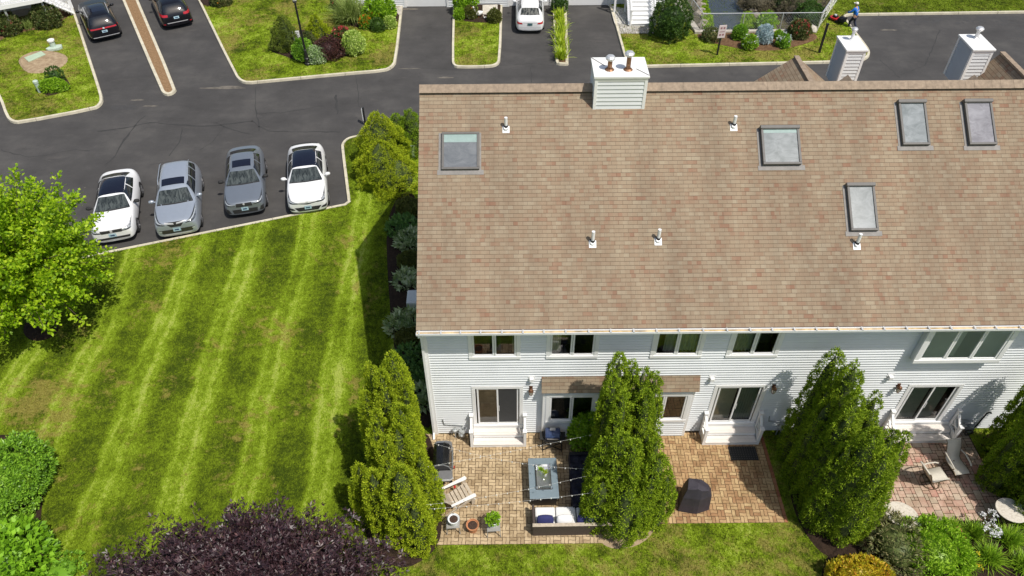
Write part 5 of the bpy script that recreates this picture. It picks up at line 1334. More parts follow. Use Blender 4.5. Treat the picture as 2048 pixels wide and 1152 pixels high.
# ------------------------------------------------------------------ cars
def grid_rows(rows, m):
    # rows: polylines with equal point count -> resampled lattice
    out = []
    for a, b in zip(rows[:-1], rows[1:]):
        for k in range(m):
            t = k / m; out.append([(p[0] + (q[0] - p[0]) * t, p[1] + (q[1] - p[1]) * t) for p, q in zip(a, b)])
    out.append(list(rows[-1])); return out
def densify(row, n):
    pts = [Vector(p) for p in row]; ln = [0]
    for a, b in zip(pts[:-1], pts[1:]): ln.append(ln[-1] + (b - a).length)
    res = []
    for k in range(n + 1):
        s = ln[-1] * k / n; j = 0
        while j < len(ln) - 2 and ln[j + 1] < s: j += 1
        t = (s - ln[j]) / max(1e-6, ln[j + 1] - ln[j]); p = pts[j].lerp(pts[j + 1], t); res.append((p.x, p.y))
    return res
class CarBody:
    def __init__(s, st, L, mat, parent, crease=0.0):
        s.L = L; mb = MB(); rings = []
        for (x, zt, wt, zb, wb, wm) in st:
            X = L / 2 - x; bz = .21 if .25 < x < L - .25 else .27
            h = [(0, zt), (wt * .55, zt - .006), (wt, zt - .045), (wb, zb), (wm, min(.66, zb - .03)), (wm * .985, .42), (wm * .95, bz), (0, bz - .02)]
            ring = [mb.P((X, y, z)) for y, z in h] + [mb.P((X, -y, z)) for y, z in h[-2:0:-1]]
            rings.append(ring)
        n = len(rings[0])
        for a, b in zip(rings[:-1], rings[1:]):
            for k in range(n): mb.face((a[k], b[k], b[(k + 1) % n], a[(k + 1) % n]))
        mb.face(rings[0]); mb.face(rings[-1][::-1])
        s.o = mb.build('body', mat, None, smooth=True, sub=2)
        dg = bpy.context.evaluated_depsgraph_get(); ev = s.o.evaluated_get(dg); me = ev.to_mesh()
        bm = bmesh.new(); bm.from_mesh(me); bmesh.ops.recalc_face_normals(bm, faces=bm.faces)
        s.bvh = BVHTree.FromBMesh(bm)
        s.o.modifiers.clear(); nm = bpy.data.meshes.new('body'); bm.to_mesh(nm); nm.materials.append(MATS[mat]); nm.polygons.foreach_set('use_smooth', [True] * len(nm.polygons)); s.o.data = nm
        bm.free(); s.o.parent = parent; s.parent = parent
    def patch(s, name, mat, axis, rows, off=.006, n=14, m=8, thick=True, mirror=False, parent=None):
        # a thin panel laid on the body, its outline given in the plane seen along the axis
        g = grid_rows([densify(r, n) for r in rows], m)
        org = {'top': lambda a, b: (Vector((a, b, 4)), Vector((0, 0, -1))), 'front': lambda a, b: (Vector((5, a, b)), Vector((-1, 0, 0))), 'rear': lambda a, b: (Vector((-5, a, b)), Vector((1, 0, 0))),
               'left': lambda a, b: (Vector((a, 3, b)), Vector((0, -1, 0))), 'right': lambda a, b: (Vector((a, -3, b)), Vector((0, 1, 0)))}[axis]
        mb = MB(); ids = []
        for row in g:
            r = []
            for a, b in row:
                o_, d_ = org(a, b); loc, no, _, _ = s.bvh.ray_cast(o_, d_)
                if loc is None: r.append(None); continue
                if no.dot(d_) > 0: no = -no
                r.append(mb.P(loc + no * off))
            ids.append(r)
        for a, b in zip(ids[:-1], ids[1:]):
            for k in range(len(a) - 1):
                q = (a[k], a[k + 1], b[k + 1], b[k])
                if None not in q: mb.face(q)
        o = mb.build(name, mat, parent or s.parent, smooth=True)
        return o
SEDAN = [(0.0, .88, .52, .78, .62, .70), (.05, .96, .60, .88, .73, .80), (.20, 1.00, .66, .92, .82, .895), (.70, 1.03, .70, .95, .875, .93), (1.15, 1.06, .71, .98, .88, .93), (1.45, 1.08, .69, .99, .87, .93),
         (1.80, 1.22, .635, .97, .865, .93), (2.18, 1.42, .585, .97, .86, .93), (2.85, 1.47, .58, .97, .855, .93), (3.55, 1.435, .57, .98, .855, .925), (3.92, 1.29, .59, .985, .85, .92), (4.24, 1.14, .63, .985, .84, .91), (4.46, 1.12, .64, .97, .80, .87), (4.72, 1.08, .58, .90, .72, .80), (4.80, .86, .48, .76, .60, .69)]
SUV = [(0.0, .98, .52, .88, .64, .72), (.06, 1.06, .61, .96, .76, .83), (.24, 1.10, .67, 1.0, .84, .915), (.70, 1.13, .71, 1.03, .89, .945), (1.10, 1.16, .72, 1.06, .90, .95), (1.38, 1.19, .71, 1.08, .90, .95),
       (1.70, 1.40, .66, 1.08, .89, .95), (2.05, 1.62, .62, 1.08, .885, .95), (2.8, 1.69, .62, 1.08, .88, .95), (3.6, 1.68, .61, 1.08, .875, .945), (4.12, 1.63, .59, 1.08, .87, .94), (4.38, 1.44, .60, 1.06, .83, .91), (4.60, 1.18, .61, 1.03, .77, .87), (4.70, .99, .58, .90, .70, .80), (4.74, .75, .52, .68, .62, .72)]
def wheel(name, x, y, r, w, parent):
    t = bpy.data.objects.new(name, None); COL.objects.link(t); t.parent = parent; t.location = (x, y, r); t.empty_display_size = .2
    s = 1 if y > 0 else -1
    mb = MB(); mb.M = Matrix.Rotation(math.pi / 2, 4, 'X')
    mb.lathe([(r * .62, -w / 2), (r * .95, -w / 2), (r, -w / 2 + .03), (r, w / 2 - .03), (r * .95, w / 2), (r * .62, w / 2)], 22); mb.build('tyre', 'rubber', t, smooth=False)
    mb = MB(); mb.M = Matrix.Rotation(-s * math.pi / 2, 4, 'X')
    mb.lathe([(r * .62, w / 2 - .03), (r * .66, w / 2 + .002), (r * .58, w / 2 + .004), (r * .56, w / 2 - .02)], 20)
    for k in range(5):
        a = k * 2 * math.pi / 5; mb.bar((.03 * math.cos(a), .03 * math.sin(a), w / 2), (r * .6 * math.cos(a), r * .6 * math.sin(a), w / 2 - .005), .055, .02)
    mb.lathe([(.06, w / 2 - .02), (.05, w / 2 + .008)], 10); mb.build('rim', 'rim', t)
def car(label, near, far, st, L, W, paint, style, heading=None, front_near=True, group=None, dz=.18):
    # near: photo pixel of the near bumper's foot, far: (u, v, height) on the far end
    a = G(near[0], near[1], RZ + dz); 
    if isinstance(heading, (int, float)): d = -Vector((math.cos(R(heading)), math.sin(R(heading)), 0))
    elif heading is None: b = G(far[0], far[1], RZ + far[2]); d = (a - b); d.z = 0; d.normalize()
    else: d = (a - G(*heading)); d.z = 0; d.normalize()
    c = a - d * (L / 2 - .08); fwd = d if front_near else -d
    L *= 1.06; W *= 1.085
    t = thing('parked_car', label, 'car', (c.x, c.y, RZ), math.atan2(fwd.y, fwd.x), group)
    k = W / 1.84; f = L / st[-1][0]
    B = CarBody([(x * f, zt, wt * k, zb, wb * k, wm * k) for x, zt, wt, zb, wb, wm in st], L, paint, t)
    suv = st is SUV; X = lambda x: L / 2 - x * f
    cowl, wtop, rend, rbase = (1.40, 2.00, 4.15, 4.55) if suv else (1.48, 2.16, 3.60, 4.22)
    ws, wt_ = (.76, .585) if suv else (.75, .55)
    ws *= k; wt_ *= k
    zc = lambda y, s_: y
    arc = lambda x, w_, bow, n=9: [(X(x) + bow * (1 - (2 * i / (n - 1) - 1) ** 2), w_ * (2 * i / (n - 1) - 1)) for i in range(n)]
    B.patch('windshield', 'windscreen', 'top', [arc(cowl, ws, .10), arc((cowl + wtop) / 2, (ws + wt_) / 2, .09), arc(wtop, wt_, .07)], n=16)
    B.patch('rear_window', style.get('rearmat', 'glass_dark'), 'top', [arc(rend, wt_ * .97, -.05), arc(rbase - .04, ws * .82, -.10)], n=14)
    B.patch('cowl_trim', 'black_matt', 'top', [arc(cowl - .07, ws * .99, .11), arc(cowl - .005, ws * .99, .10)], n=14, m=2)
    zr, zb = (1.54, 1.15) if suv else (1.34, 1.04)
    for sd in ('left', 'right'):
        if suv:
            B.patch('side_window', 'glass_dark', sd, [[(X(1.80), zb), (X(2.86), zb + .01)], [(X(2.18), zr), (X(2.86), zr + .02)]]); B.patch('side_window', 'glass_dark', sd, [[(X(2.93), zb + .01), (X(3.62), zb + .03)], [(X(2.93), zr + .02), (X(3.60), zr + .02)]])
            B.patch('side_window', 'glass_dark', sd, [[(X(3.69), zb + .03), (X(4.25), zb + .06)], [(X(3.67), zr + .01), (X(4.02), zr - .02)]])
        else:
            B.patch('side_window', 'glass_dark', sd, [[(X(1.80), zb), (X(2.86), zb + .01)], [(X(2.26), zr), (X(2.86), zr + .02)]]); B.patch('side_window', 'glass_dark', sd, [[(X(2.93), zb + .01), (X(3.72), zb + .04)], [(X(2.93), zr + .02), (X(3.52), zr)]])
    sr = style.get('roof')
    if sr: B.patch('roof_glass' if sr[4] else 'sunroof', 'glass_roof', 'top', [[(X(sr[0]), -sr[2] * k), (X(sr[0]), sr[2] * k)], [(X(sr[1]), -sr[3] * k), (X(sr[1]), sr[3] * k)]], n=12)
    for seam in style.get('seams', ()): B.patch('roof_seam', paint if paint != 'paint_black' else 'black_matt', 'top', [[(X(seam), -.5 * k), (X(seam), .5 * k)], [(X(seam + .03), -.5 * k), (X(seam + .03), .5 * k)]], off=.009, m=1)
    hz, hy0, hy1 = style.get('head', (.66, .50, .80)); hz += .20
    hy0 *= k; hy1 *= k
    for s in (1, -1):
        B.patch('headlight', style.get('headmat', 'head_dark'), 'front', [[(s * hy0, hz - .075), (s * hy1, hz - .05)], [(s * hy0 * 1.05, hz + .0), (s * (hy1 + .02 * k), hz + .09)]], n=10, m=4)
        if style.get('drl'): B.patch('headlight_strip', 'head_lens', 'front', [[(s * hy0, hz - .03), (s * hy1, hz + .02)], [(s * hy0, hz - .012), (s * hy1, hz + .05)]], off=.009, n=8, m=1)
    for (nm, mat, rows, off) in style.get('front', ()): B.patch(nm, mat, 'front', [[(y * k, z * 1.33 - .02) for y, z in r] for r in rows], off=off, n=14, m=4)
    tz = .98 if suv else .90
    for (nm, mat, rows, off) in style.get('rear', ()): B.patch(nm, mat, 'rear', [[(y * k, z) for y, z in r] for r in rows], off=off, n=14, m=4)
    for cr in style.get('creases', ()): 
        for s in (1, -1): B.patch('hood_crease', paint, 'top', [[(X(.25), s * cr[0] * k), (X(1.36), s * cr[1] * k)], [(X(.25), s * (cr[0] + .03) * k), (X(1.36), s * (cr[1] + .03) * k)]], off=.012, m=1)
    wx0, wx1 = X(.93), X(3.72 if not suv else 3.78); r = .37 if suv else .335
    for x in (wx0, wx1):
        for s in (1, -1):
            wheel('wheel', x, s * (W / 2 - .105), r, .225, t)
            mb = MB(); mb.M = Matrix.Translation((x, s * (W / 2 - .09), r)) @ Matrix.Rotation(math.pi / 2, 4, 'X'); mb.lathe([(r * 1.16, -.085), (r * 1.16, .085)], 22); mb.build('wheel_arch', 'black_matt', t)
    mz = 1.12 if suv else 1.04
    for s in (1, -1):
        mb = MB(); mx = X(1.82 if not suv else 1.75)
        mb.M = Matrix.Translation((mx, s * (W / 2 + .10), mz)); mb.lathe([(.02, -.085), (.10, -.055), (.115, .0), (.10, .06), (.03, .09)], 10, sx=.8, sy=1.2); mb.bar((0, -s * .17, -.04), (0, 0, -.03), .06, .05)
        mb.build('side_mirror', style.get('mirror', paint), t, smooth=True)
    if style.get('spoiler'):
        B.patch('spoiler', style['spoiler'], 'top', [arc(4.50, .62 * k, -.03), arc(4.60, .62 * k, -.05)], off=.03, n=12, m=2)
    if style.get('rails'):
        for s in (1, -1):
            mb = MB(); mb.tube([(X(2.35), s * .63 * k, 1.59), (X(2.6), s * .64 * k, 1.68), (X(3.9), s * .62 * k, 1.68), (X(4.1), s * .61 * k, 1.60)], .018, 6); mb.build('roof_rail', style['rails'], t)
    if style.get('wiper'): 
        pass
    return t
def plate(z, mat='plate_blue', y=.155, y0=0.0): return [('license_plate', mat, [[(y0 - y, z - .075), (y0 + y, z - .075)], [(y0 - y, z + .075), (y0 + y, z + .075)]], .022), ('plate_text', 'plate_ink', [[(y0 - y * .6, z - .03), (y0 + y * .55, z - .03)], [(y0 - y * .6, z + .025), (y0 + y * .55, z + .025)]], .026)]
PG = 'cars parked nose to the lawn kerb'
car('white sedan with black glass roof, leftmost by the maple', (233.5, 479.5), (251.6, 330.5, 1.05), SEDAN, 4.72, 1.82, 'paint_white',
    dict(roof=(2.22, 3.56, .55, .53, True), head=(.665, .40, .80), drl=True, mirror='black_matt', rearmat='glass_dark', creases=((.40, .62),), front=[
        ('grille', 'black_matt', [[(-.42, .60), (.42, .60)], [(-.46, .70), (.46, .70)]], .010), ('grille_bar', 'chrome', [[(-.78, .705), (0, .70), (.78, .705)], [(-.78, .718), (0, .715), (.78, .718)]], .014),
        ('lower_intake', 'black_matt', [[(-.66, .33), (.66, .33)], [(-.70, .42), (.70, .42)]], .010), ('bumper_lip', 'chrome', [[(-.7, .30), (.7, .30)], [(-.7, .315), (.7, .315)]], .016), ('emblem', 'chrome', [[(-.05, .615), (.05, .615)], [(-.05, .70), (.05, .70)]], .018)] + plate(.50)), group=PG, heading=106)
car('silver suv with small sunroof beside the white glass-roofed sedan', (360.5, 467.5), (346, 313, 1.60), SUV, 4.70, 1.87, 'paint_silver',
    dict(roof=(2.20, 2.68, .48, .48, False), head=(.80, .42, .84), drl=True, mirror='paint_silver', creases=((.34, .55),), rails='paint_silver', front=[
        ('grille', 'black_matt', [[(-.20, .62), (.20, .62)], [(-.40, .80), (.40, .80)]], .010), ('grille_wing', 'chrome', [[(-.42, .765), (0, .715), (.42, .765)], [(-.42, .80), (0, .77), (.42, .80)]], .015), ('emblem', 'black_matt', [[(-.05, .70), (.05, .70)], [(-.06, .79), (.06, .79)]], .019),
        ('lower_intake', 'dark_metal', [[(-.60, .36), (.60, .36)], [(-.74, .52), (.74, .52)]], .010), ('skid_plate', 'chrome', [[(-.5, .28), (.5, .28)], [(-.62, .34), (.62, .34)]], .014), ('fog_lamp', 'head_lens', [[(-.72, .44), (-.62, .44)], [(-.74, .50), (-.62, .50)]], .016), ('fog_lamp', 'head_lens', [[(.62, .44), (.72, .44)], [(.62, .50), (.74, .50)]], .016)] + plate(.50)), group=PG, heading=105)
car('grey sedan with sunroof and black mirrors, third from the maple', (494.5, 425.5), (490, 283.5, 1.05), SEDAN, 4.75, 1.83, 'paint_grey',
    dict(roof=(2.36, 2.90, .42, .42, False), head=(.675, .40, .80), drl=True, mirror='black_matt', creases=((.30, .48),), front=[
        ('grille', 'black_matt', [[(-.36, .58), (-.02, .58)], [(-.34, .71), (-.02, .71)]], .011), ('grille', 'black_matt', [[(.02, .58), (.36, .58)], [(.02, .71), (.34, .71)]], .011), ('emblem', 'chrome', [[(-.04, .655), (.04, .655)], [(-.04, .70), (.04, .70)]], .014),
        ('lower_intake', 'black_matt', [[(-.52, .30), (.52, .30)], [(-.56, .47), (.56, .47)]], .010), ('side_intake', 'black_matt', [[(-.80, .33), (-.62, .33)], [(-.83, .52), (-.70, .50)]], .010), ('side_intake', 'black_matt', [[(.62, .33), (.80, .33)], [(.70, .50), (.83, .52)]], .010)] + plate(.48)), group=PG, heading=103.5)
car('white sedan with black roof and rear spoiler, nearest the conifers', (619, 421), (610.7, 276, 1.05), SEDAN, 4.82, 1.84, 'paint_white',
    dict(roof=(2.22, 3.60, .55, .53, True), head=(.675, .42, .80), drl=True, mirror='paint_white', spoiler='black_matt', creases=((.36, .60),), front=[
        ('upper_grille', 'black_matt', [[(-.46, .635), (0, .575), (.46, .635)], [(-.44, .66), (0, .62), (.44, .66)]], .011), ('emblem', 'chrome', [[(-.06, .625), (.06, .625)], [(-.06, .69), (.06, .69)]], .016),
        ('lower_intake', 'black_matt', [[(-.44, .29), (.44, .29)], [(-.60, .46), (.60, .46)]], .010), ('side_intake', 'black_matt', [[(-.82, .36), (-.56, .36)], [(-.84, .48), (-.66, .44)]], .012), ('side_intake', 'black_matt', [[(.56, .36), (.82, .36)], [(.66, .44), (.84, .48)]], .012)] + plate(.44)), group=PG, heading=101.5)
car('black suv with panoramic roof and full-width tail light on the left driveway', (214, 73.5), None, SUV, 4.70, 1.88, 'paint_black',
    dict(roof=(2.40, 3.70, .48, .46, True), seams=(3.0,), mirror='paint_black', rails='chrome', rear=[
        ('tail_light', 'tail_lens', [[(-.84, .90), (.84, .90)], [(-.84, .98), (.84, .98)]], .012), ('emblem', 'chrome', [[(-.05, .90), (.05, .90)], [(-.05, .99), (.05, .99)]], .018), ('bumper_trim', 'chrome', [[(-.72, .385), (.72, .385)], [(-.76, .43), (.76, .43)]], .016)] + plate(.74)), heading=(176, -10, 0), front_near=False, dz=.25)
car('black suv with separate red tail lights on the second driveway', (357, 48.5), None, SUV, 4.75, 1.92, 'paint_black',
    dict(rearmat='glass_dark', mirror='paint_black', rear=[
        ('tail_light', 'tail_lens', [[(-.86, .93), (-.46, .93)], [(-.86, 1.08), (-.46, 1.06)]], .012), ('tail_light', 'tail_lens', [[(.46, .93), (.86, .93)], [(.46, 1.06), (.86, 1.08)]], .012), ('bumper_trim', 'chrome', [[(-.58, .50), (.58, .50)], [(-.62, .55), (.62, .55)]], .016), ('reflector', 'tail_lens', [[(-.84, .44), (-.70, .44)], [(-.84, .50), (-.70, .50)]], .014), ('reflector', 'tail_lens', [[(.70, .44), (.84, .44)], [(.70, .50), (.84, .50)]], .014)] + plate(.83)), heading=(324, -20, 0), front_near=False, dz=.25)
car('white sedan seen from behind on the driveway by the day lilies', (1059.8, 60), None, SEDAN, 4.60, 1.82, 'paint_white',
    dict(rearmat='rear_screen', mirror='paint_white', rear=[
        ('tail_light', 'tail_lens', [[(-.80, .74), (-.46, .76)], [(-.80, .87), (-.50, .85)]], .012), ('tail_light', 'tail_lens', [[(.46, .76), (.80, .74)], [(.50, .85), (.80, .87)]], .012), ('trunk_garnish', 'chrome', [[(-.46, .84), (.46, .84)], [(-.46, .86), (.46, .86)]], .012), ('bumper_shadow_line', 'trim_grey', [[(-.7, .52), (.7, .52)], [(-.7, .535), (.7, .535)]], .010), ('exhaust', 'dark_metal', [[(-.66, .27), (-.48, .27)], [(-.66, .33), (-.48, .33)]], .012), ('exhaust', 'dark_metal', [[(.48, .27), (.66, .27)], [(.48, .33), (.66, .33)]], .012)] + plate(.74, 'plate_green')), heading=(1059, -20, 0), front_near=False, dz=.25)

# ------------------------------------------------------------------ patio furniture
def part(t, name, mat, fn, bev=0.0, smooth=False, parent=None):
    mb = MB(); fn(mb); return mb.build(name, mat, parent or t, smooth=smooth, bevel=bev)
# black gas grill by the arborvitae
g = G(884, 930); t = thing('gas_grill', 'large black gas grill with grey side shelves next to the left arborvitae', 'grill', (.50, -1.70, 0), R(2))
part(t, 'cabinet', 'black_metal', lambda m: (m.box(-.28, .28, -.42, .42, .12, .86),), .02)
part(t, 'side_shelf', 'grill_grey', lambda m: m.prism([(-.30, .44), (.30, .44), (.34, .50), (.30, .72), (.12, .78), (-.20, .78), (-.30, .70)], .86, .90), .012)
part(t, 'side_shelf', 'grill_grey', lambda m: m.prism([(-.30, -.44), (.34, -.44), (.36, -.74), (.30, -.80), (-.30, -.80)], .86, .90), .012)
part(t, 'shelf_trim', 'galvanised', lambda m: (m.bar((-.30, -.81, .87), (.26, -.81, .87), .05), m.bar((.26, -.81, .87), (.37, -.72, .87), .05)))
def lid(m):
    pr = [(-.30, .90), (-.30, 1.12), (-.20, 1.24), (.06, 1.27), (.24, 1.14), (.31, .92)]
    a = [m.P((x, -.44, z)) for x, z in pr]; b = [m.P((x, .44, z)) for x, z in pr]; n = len(pr)
    m.face(a[::-1]); m.face(b)
    for k in range(n): m.face((a[k], a[(k + 1) % n], b[(k + 1) % n], b[k]))
ld = part(t, 'lid', 'grill_lid', lid, .02)
part(t, 'lid_rim', 'steel', lambda m: [m.bar((pa[0], y, pa[1]), (pb[0], y, pb[1]), .03, .03, (0, 1, 0)) for y in (-.455, .455) for pa, pb in zip([(-.30, 1.12), (-.20, 1.24), (.06, 1.27), (.24, 1.14)], [(-.20, 1.24), (.06, 1.27), (.24, 1.14), (.31, .92)])], parent=ld)
part(t, 'lid_handle', 'steel', lambda m: (m.bar((.36, -.40, 1.00), (.36, .40, 1.00), .03), m.bar((.28, -.36, 1.0), (.36, -.36, 1.0), .02), m.bar((.28, .36, 1.0), (.36, .36, 1.0), .02)), parent=ld)
part(t, 'control_panel', 'steel', lambda m: m.box(.285, .34, -.42, .42, .68, .85), .01)
for y in (-.3, -.1, .1, .3): part(t, 'knob', 'black_matt', lambda m: m.tube([(.34, y, .765), (.375, y, .765)], .03, 8))
part(t, 'red_tag', 'red_plastic', lambda m: (m.box(.38, .41, -.28, -.20, .72, .78), m.box(.36, .43, -.80, -.72, .30, .36)))
for x, y in ((-.24, -.38), (.24, -.38), (-.24, .38), (.24, .38)): part(t, 'caster', 'rubber', lambda m: m.tube([(x, y - .02, .06), (x, y + .02, .06)], .06, 10))

# adirondack chair
a = G(915, 995); t = thing('adirondack_chair', 'weathered wooden adirondack chair facing the fire table', 'chair', (a.x + .10, a.y - .12, 0), R(28)); t.scale = (1.12, 1.12, 1.12)
for i in range(6): part(t, 'seat_slat', 'weathered_wood', lambda m: m.bar((-.28 + i * .118, -.26, .245 + i * .026), (-.28 + i * .118, .26, .245 + i * .026), .098, .022), .004)
for i in range(5):
    y = -.20 + i * .10; part(t, 'back_slat', 'weathered_wood', lambda m: m.bar((-.30, y * .85, .24), (-.62, y * 1.15, .88 + .06 * (1 - abs(i - 2) / 2)), .085, .022, (1, 0, .4)), .004)
for s in (1, -1):
    part(t, 'armrest', 'white_wood', lambda m: m.prism([(-.42, s * .30), (.36, s * .27), (.40, s * .31), (.38, s * .40), (-.42, s * .37)], .53, .555), .006)
    part(t, 'front_leg', 'weathered_wood', lambda m: m.bar((.31, s * .30, 0), (.29, s * .31, .53), .03, .11, (1, 0, 0)), .004)
    part(t, 'rear_leg', 'weathered_wood', lambda m: m.bar((.34, s * .285, .33), (-.62, s * .285, .02), .025, .10, (0, 0, 1)), .004)
# plant pots
def pot(label, u, v, r, h, mat, zb, plant=None, name='plant_pot'):
    p = G(u, v, zb + h); t = thing(name, label, 'plant pot', (p.x, p.y, zb))
    part(t, 'pot', mat, lambda m: m.lathe([(r * .68, 0), (r * .92, h * .86), (r * 1.0, h * .86), (r * 1.02, h), (r * .88, h), (r * .86, h * .88), (.02, h * .87)], 22))
    part(t, 'soil', 'potting_soil', lambda m: m.lathe([(r * .87, h * .86), (r * .5, h * .92), (.02, h * .93)], 16))
    if plant:
        q = fib_sphere(46, .2, -.1); v_, f_ = clump_leaves(q * np.array([r * .8, r * .8, r * .75]) + np.array([0, 0, h * 1.05]), q, 7, .06, .10, .065, .3, .4); npmesh('foliage', v_, f_, plant, t)
    return t
def small_table(label, u, v, sz, h):
    p = G(u, v, h); t = thing('side_table', label, 'side table', (p.x, p.y, 0), R(3))
    part(t, 'table_top', 'side_table', lambda m: m.box(-sz, sz, -sz, sz, h - .025, h), .006)
    for x in (-1, 1):
        for y in (-1, 1): part(t, 'leg', 'side_table', lambda m: m.bar((x * sz * .92, y * sz * .92, h - .02), (x * sz * 1.0, y * sz * 1.0, 0), .025))
small_table('small grey side table under the white soil-filled pot', 906, 1044, .22, .42)
pot('white glazed pot of bare soil on the side table at the arborvitae', 907, 1037, .19, .30, 'glazed_white', .42)
pot('round terracotta pot of bare soil standing on the patio', 945, 1049, .215, .34, 'terracotta', .012)
small_table('small side table under the white pot with green foliage', 987, 1050, .22, .42)
pot('white glazed pot with a bushy green plant on the side table', 986, 1039, .20, .30, 'glazed_white', .42, 'fresh_green')
# fire-pit table
tc = [G(*q, .62) for q in ((1055.5, 917), (1112, 915.5), (1118, 995), (1061, 998))]; c = sum(tc, Vector()) / 4
hx_, hy_ = (tc[1] - tc[0]).length / 2, (tc[3] - tc[0]).length / 2
t = thing('fire_table', 'blue-grey rectangular fire-pit table with glass burner guard', 'table', (c.x, c.y, 0), R(1))
part(t, 'table_top', 'table_blue', lambda m: m.box(-hx_, hx_, -hy_, hy_, .585, .62), .008)
part(t, 'base', 'black_metal', lambda m: m.box(-hx_ * .86, hx_ * .86, -hy_ * .9, hy_ * .9, .02, .584), .01)
part(t, 'burner_tray', 'steel', lambda m: (m.box(-.24, .24, -.43, .43, .621, .632), m.lathe([(.03, .633), (.03, .66)], 8, (0, -.05, 0))))
part(t, 'burner_frame', 'dark_metal', lambda m: (m.box(-.27, -.235, -.46, .46, .621, .65), m.box(.235, .27, -.46, .46, .621, .65), m.box(-.235, .235, -.46, -.43, .621, .65), m.box(-.235, .235, .43, .46, .621, .65)))
for x, y in ((-.24, -.43), (.24, -.43), (-.24, .43), (.24, .43)): part(t, 'guard_clip', 'steel', lambda m: m.tube([(x, y, .64), (x, y, .80)], .022, 8))
part(t, 'guard_glass', 'pane', lambda m: [m.poly([(a[0], a[1], .645), (b[0], b[1], .645), (b[0], b[1], .80), (a[0], a[1], .80)]) for a, b in (((-.23, -.42), (.23, -.42)), ((.23, -.42), (.23, .42)), ((.23, .42), (-.23, .42)), ((-.23, .42), (-.23, -.42)))])
for i, (u, v, lab) in enumerate(((1083, 938, 'small dark potted succulent at the far end of the burner tray'), (1091, 943, 'small bright potted succulent nearer the fire table centre'))):
    p = G(u, v, .80); t2 = thing('succulent', lab, 'plant', (p.x, p.y, .634))
    part(t2, 'pot', 'glazed_white', lambda m: m.lathe([(.05, 0), (.07, .09), (.06, .09)], 12)); v_, f_ = strap_plant_geo(44, .17, .04, 1.1, (0, 0, .08), .2); npmesh('foliage', v_, f_, 'strap_yellow' if i else 'strap', t2)
# wicker sofa with cushions
s0, s1 = G(1065, 1072), G(1250, 1070); sw_ = 2.95; cx = s0.x + sw_ / 2; cy = s0.y + .43
t = thing('wicker_sofa', 'dark brown wicker sofa with white seat pads at the patio edge', 'sofa', (cx, cy, 0), R(0.5))
part(t, 'frame', 'wicker', lambda m: (m.box(-sw_ / 2, sw_ / 2, -.43, -.34, .03, .66), m.box(-sw_ / 2, -sw_ / 2 + .08, -.339, .42, .03, .58), m.box(sw_ / 2 - .08, sw_ / 2, -.339, .42, .03, .58), m.box(-sw_ / 2 + .081, sw_ / 2 - .081, -.339, .40, .05, .30)), .015)
part(t, 'back_rail', 'weathered_wood', lambda m: m.box(-sw_ / 2 - .01, sw_ / 2 + .01, -.445, -.325, .661, .675), .005)
pw = (sw_ - .17) / 4
for k in range(4): part(t, 'seat_cushion', 'cushion_white', lambda m: m.box(-sw_ / 2 + .085 + k * pw + .01, -sw_ / 2 + .085 + (k + 1) * pw - .01, -.30, .41, .302, .43), .05)
def pillow(label, x, mat, w=.62, lean=58, y=-.20, z=.60, rz=0):
    mb = MB(); n = 18; q = fib_sphere(1)
    vs = []; 
    for i in range(13):
        ph = -math.pi / 2 + math.pi * i / 12
        for j in range(24):
            th = 2 * math.pi * j / 24; e = .45
            cx_, sx_ = math.cos(th), math.sin(th); sq = 1 / max(abs(cx_), abs(sx_)) ** .55
            vs.append((w / 2 * math.cos(ph) ** .7 * cx_ * sq * .9, .21 * math.cos(ph) ** .7 * sx_ * sq, .085 * math.sin(ph)))
    mb.v = vs
    for i in range(12):
        for j in range(24): mb.face((i * 24 + j, i * 24 + (j + 1) % 24, (i + 1) * 24 + (j + 1) % 24, (i + 1) * 24 + j))
    o = mb.build('pillow', mat, None, smooth=True); o.location = (cx + x, cy + y, z); o.rotation_euler = (R(lean), 0, rz)
    return tag(o, label, 'pillow')
pillow('navy pillow at the left end of the wicker sofa', -sw_ / 2 + .42, 'cushion_navy')
pillow('white pillow between the two navy pillows', -sw_ / 2 + 1.06, 'cushion_white', .60)
pillow('navy pillow right of the white pillow, near the arborvitae', -sw_ / 2 + 1.74, 'cushion_navy')
p = G(1186, 1010, .6); o = pillow('round white pillow at the corner where the sofa meets the navy cover', 0, 'cushion_white', .46, 75, 0, 0, R(80)); o.location = (p.x, p.y - .05, .62)
# covered lounger along the arborvitae
q = [G(*a, .5) for a in ((1137, 905), (1142, 1013))]; x0 = q[0].x + .02; y1, y0 = q[0].y, q[1].y
t = thing('covered_bench', 'navy fabric covered long bench between fire table and arborvitae', 'bench', (x0 + .5, (y0 + y1) / 2, 0)); hl = (y1 - y0) / 2
def cov(m):
    nx, ny = 10, 22
    ids = [[m.P((-.5 + i * 1.0 / nx + .012 * math.sin(j * 1.3), -hl + 2 * hl * j / ny, .49 + .018 * math.sin(i * 1.7 + j * .8) + .012 * math.sin(j * 2.3))) for i in range(nx + 1)] for j in range(ny + 1)]
    for j in range(ny):
        for i in range(nx): m.face((ids[j][i], ids[j][i + 1], ids[j + 1][i + 1], ids[j + 1][i]))
    rim = [ids[0][i] for i in range(nx + 1)] + [ids[j][nx] for j in range(1, ny + 1)] + [ids[ny][i] for i in range(nx - 1, -1, -1)] + [ids[j][0] for j in range(ny - 1, 0, -1)]
    lo = [m.P((m.v[k][0] * 1.03 + .01 * math.sin(n), m.v[k][1] * 1.015, .03)) for n, k in enumerate(rim)]
    for k in range(len(rim)): m.face((lo[k], lo[(k + 1) % len(rim)], rim[(k + 1) % len(rim)], rim[k]))
part(t, 'cover', 'cover_navy', cov, smooth=False)
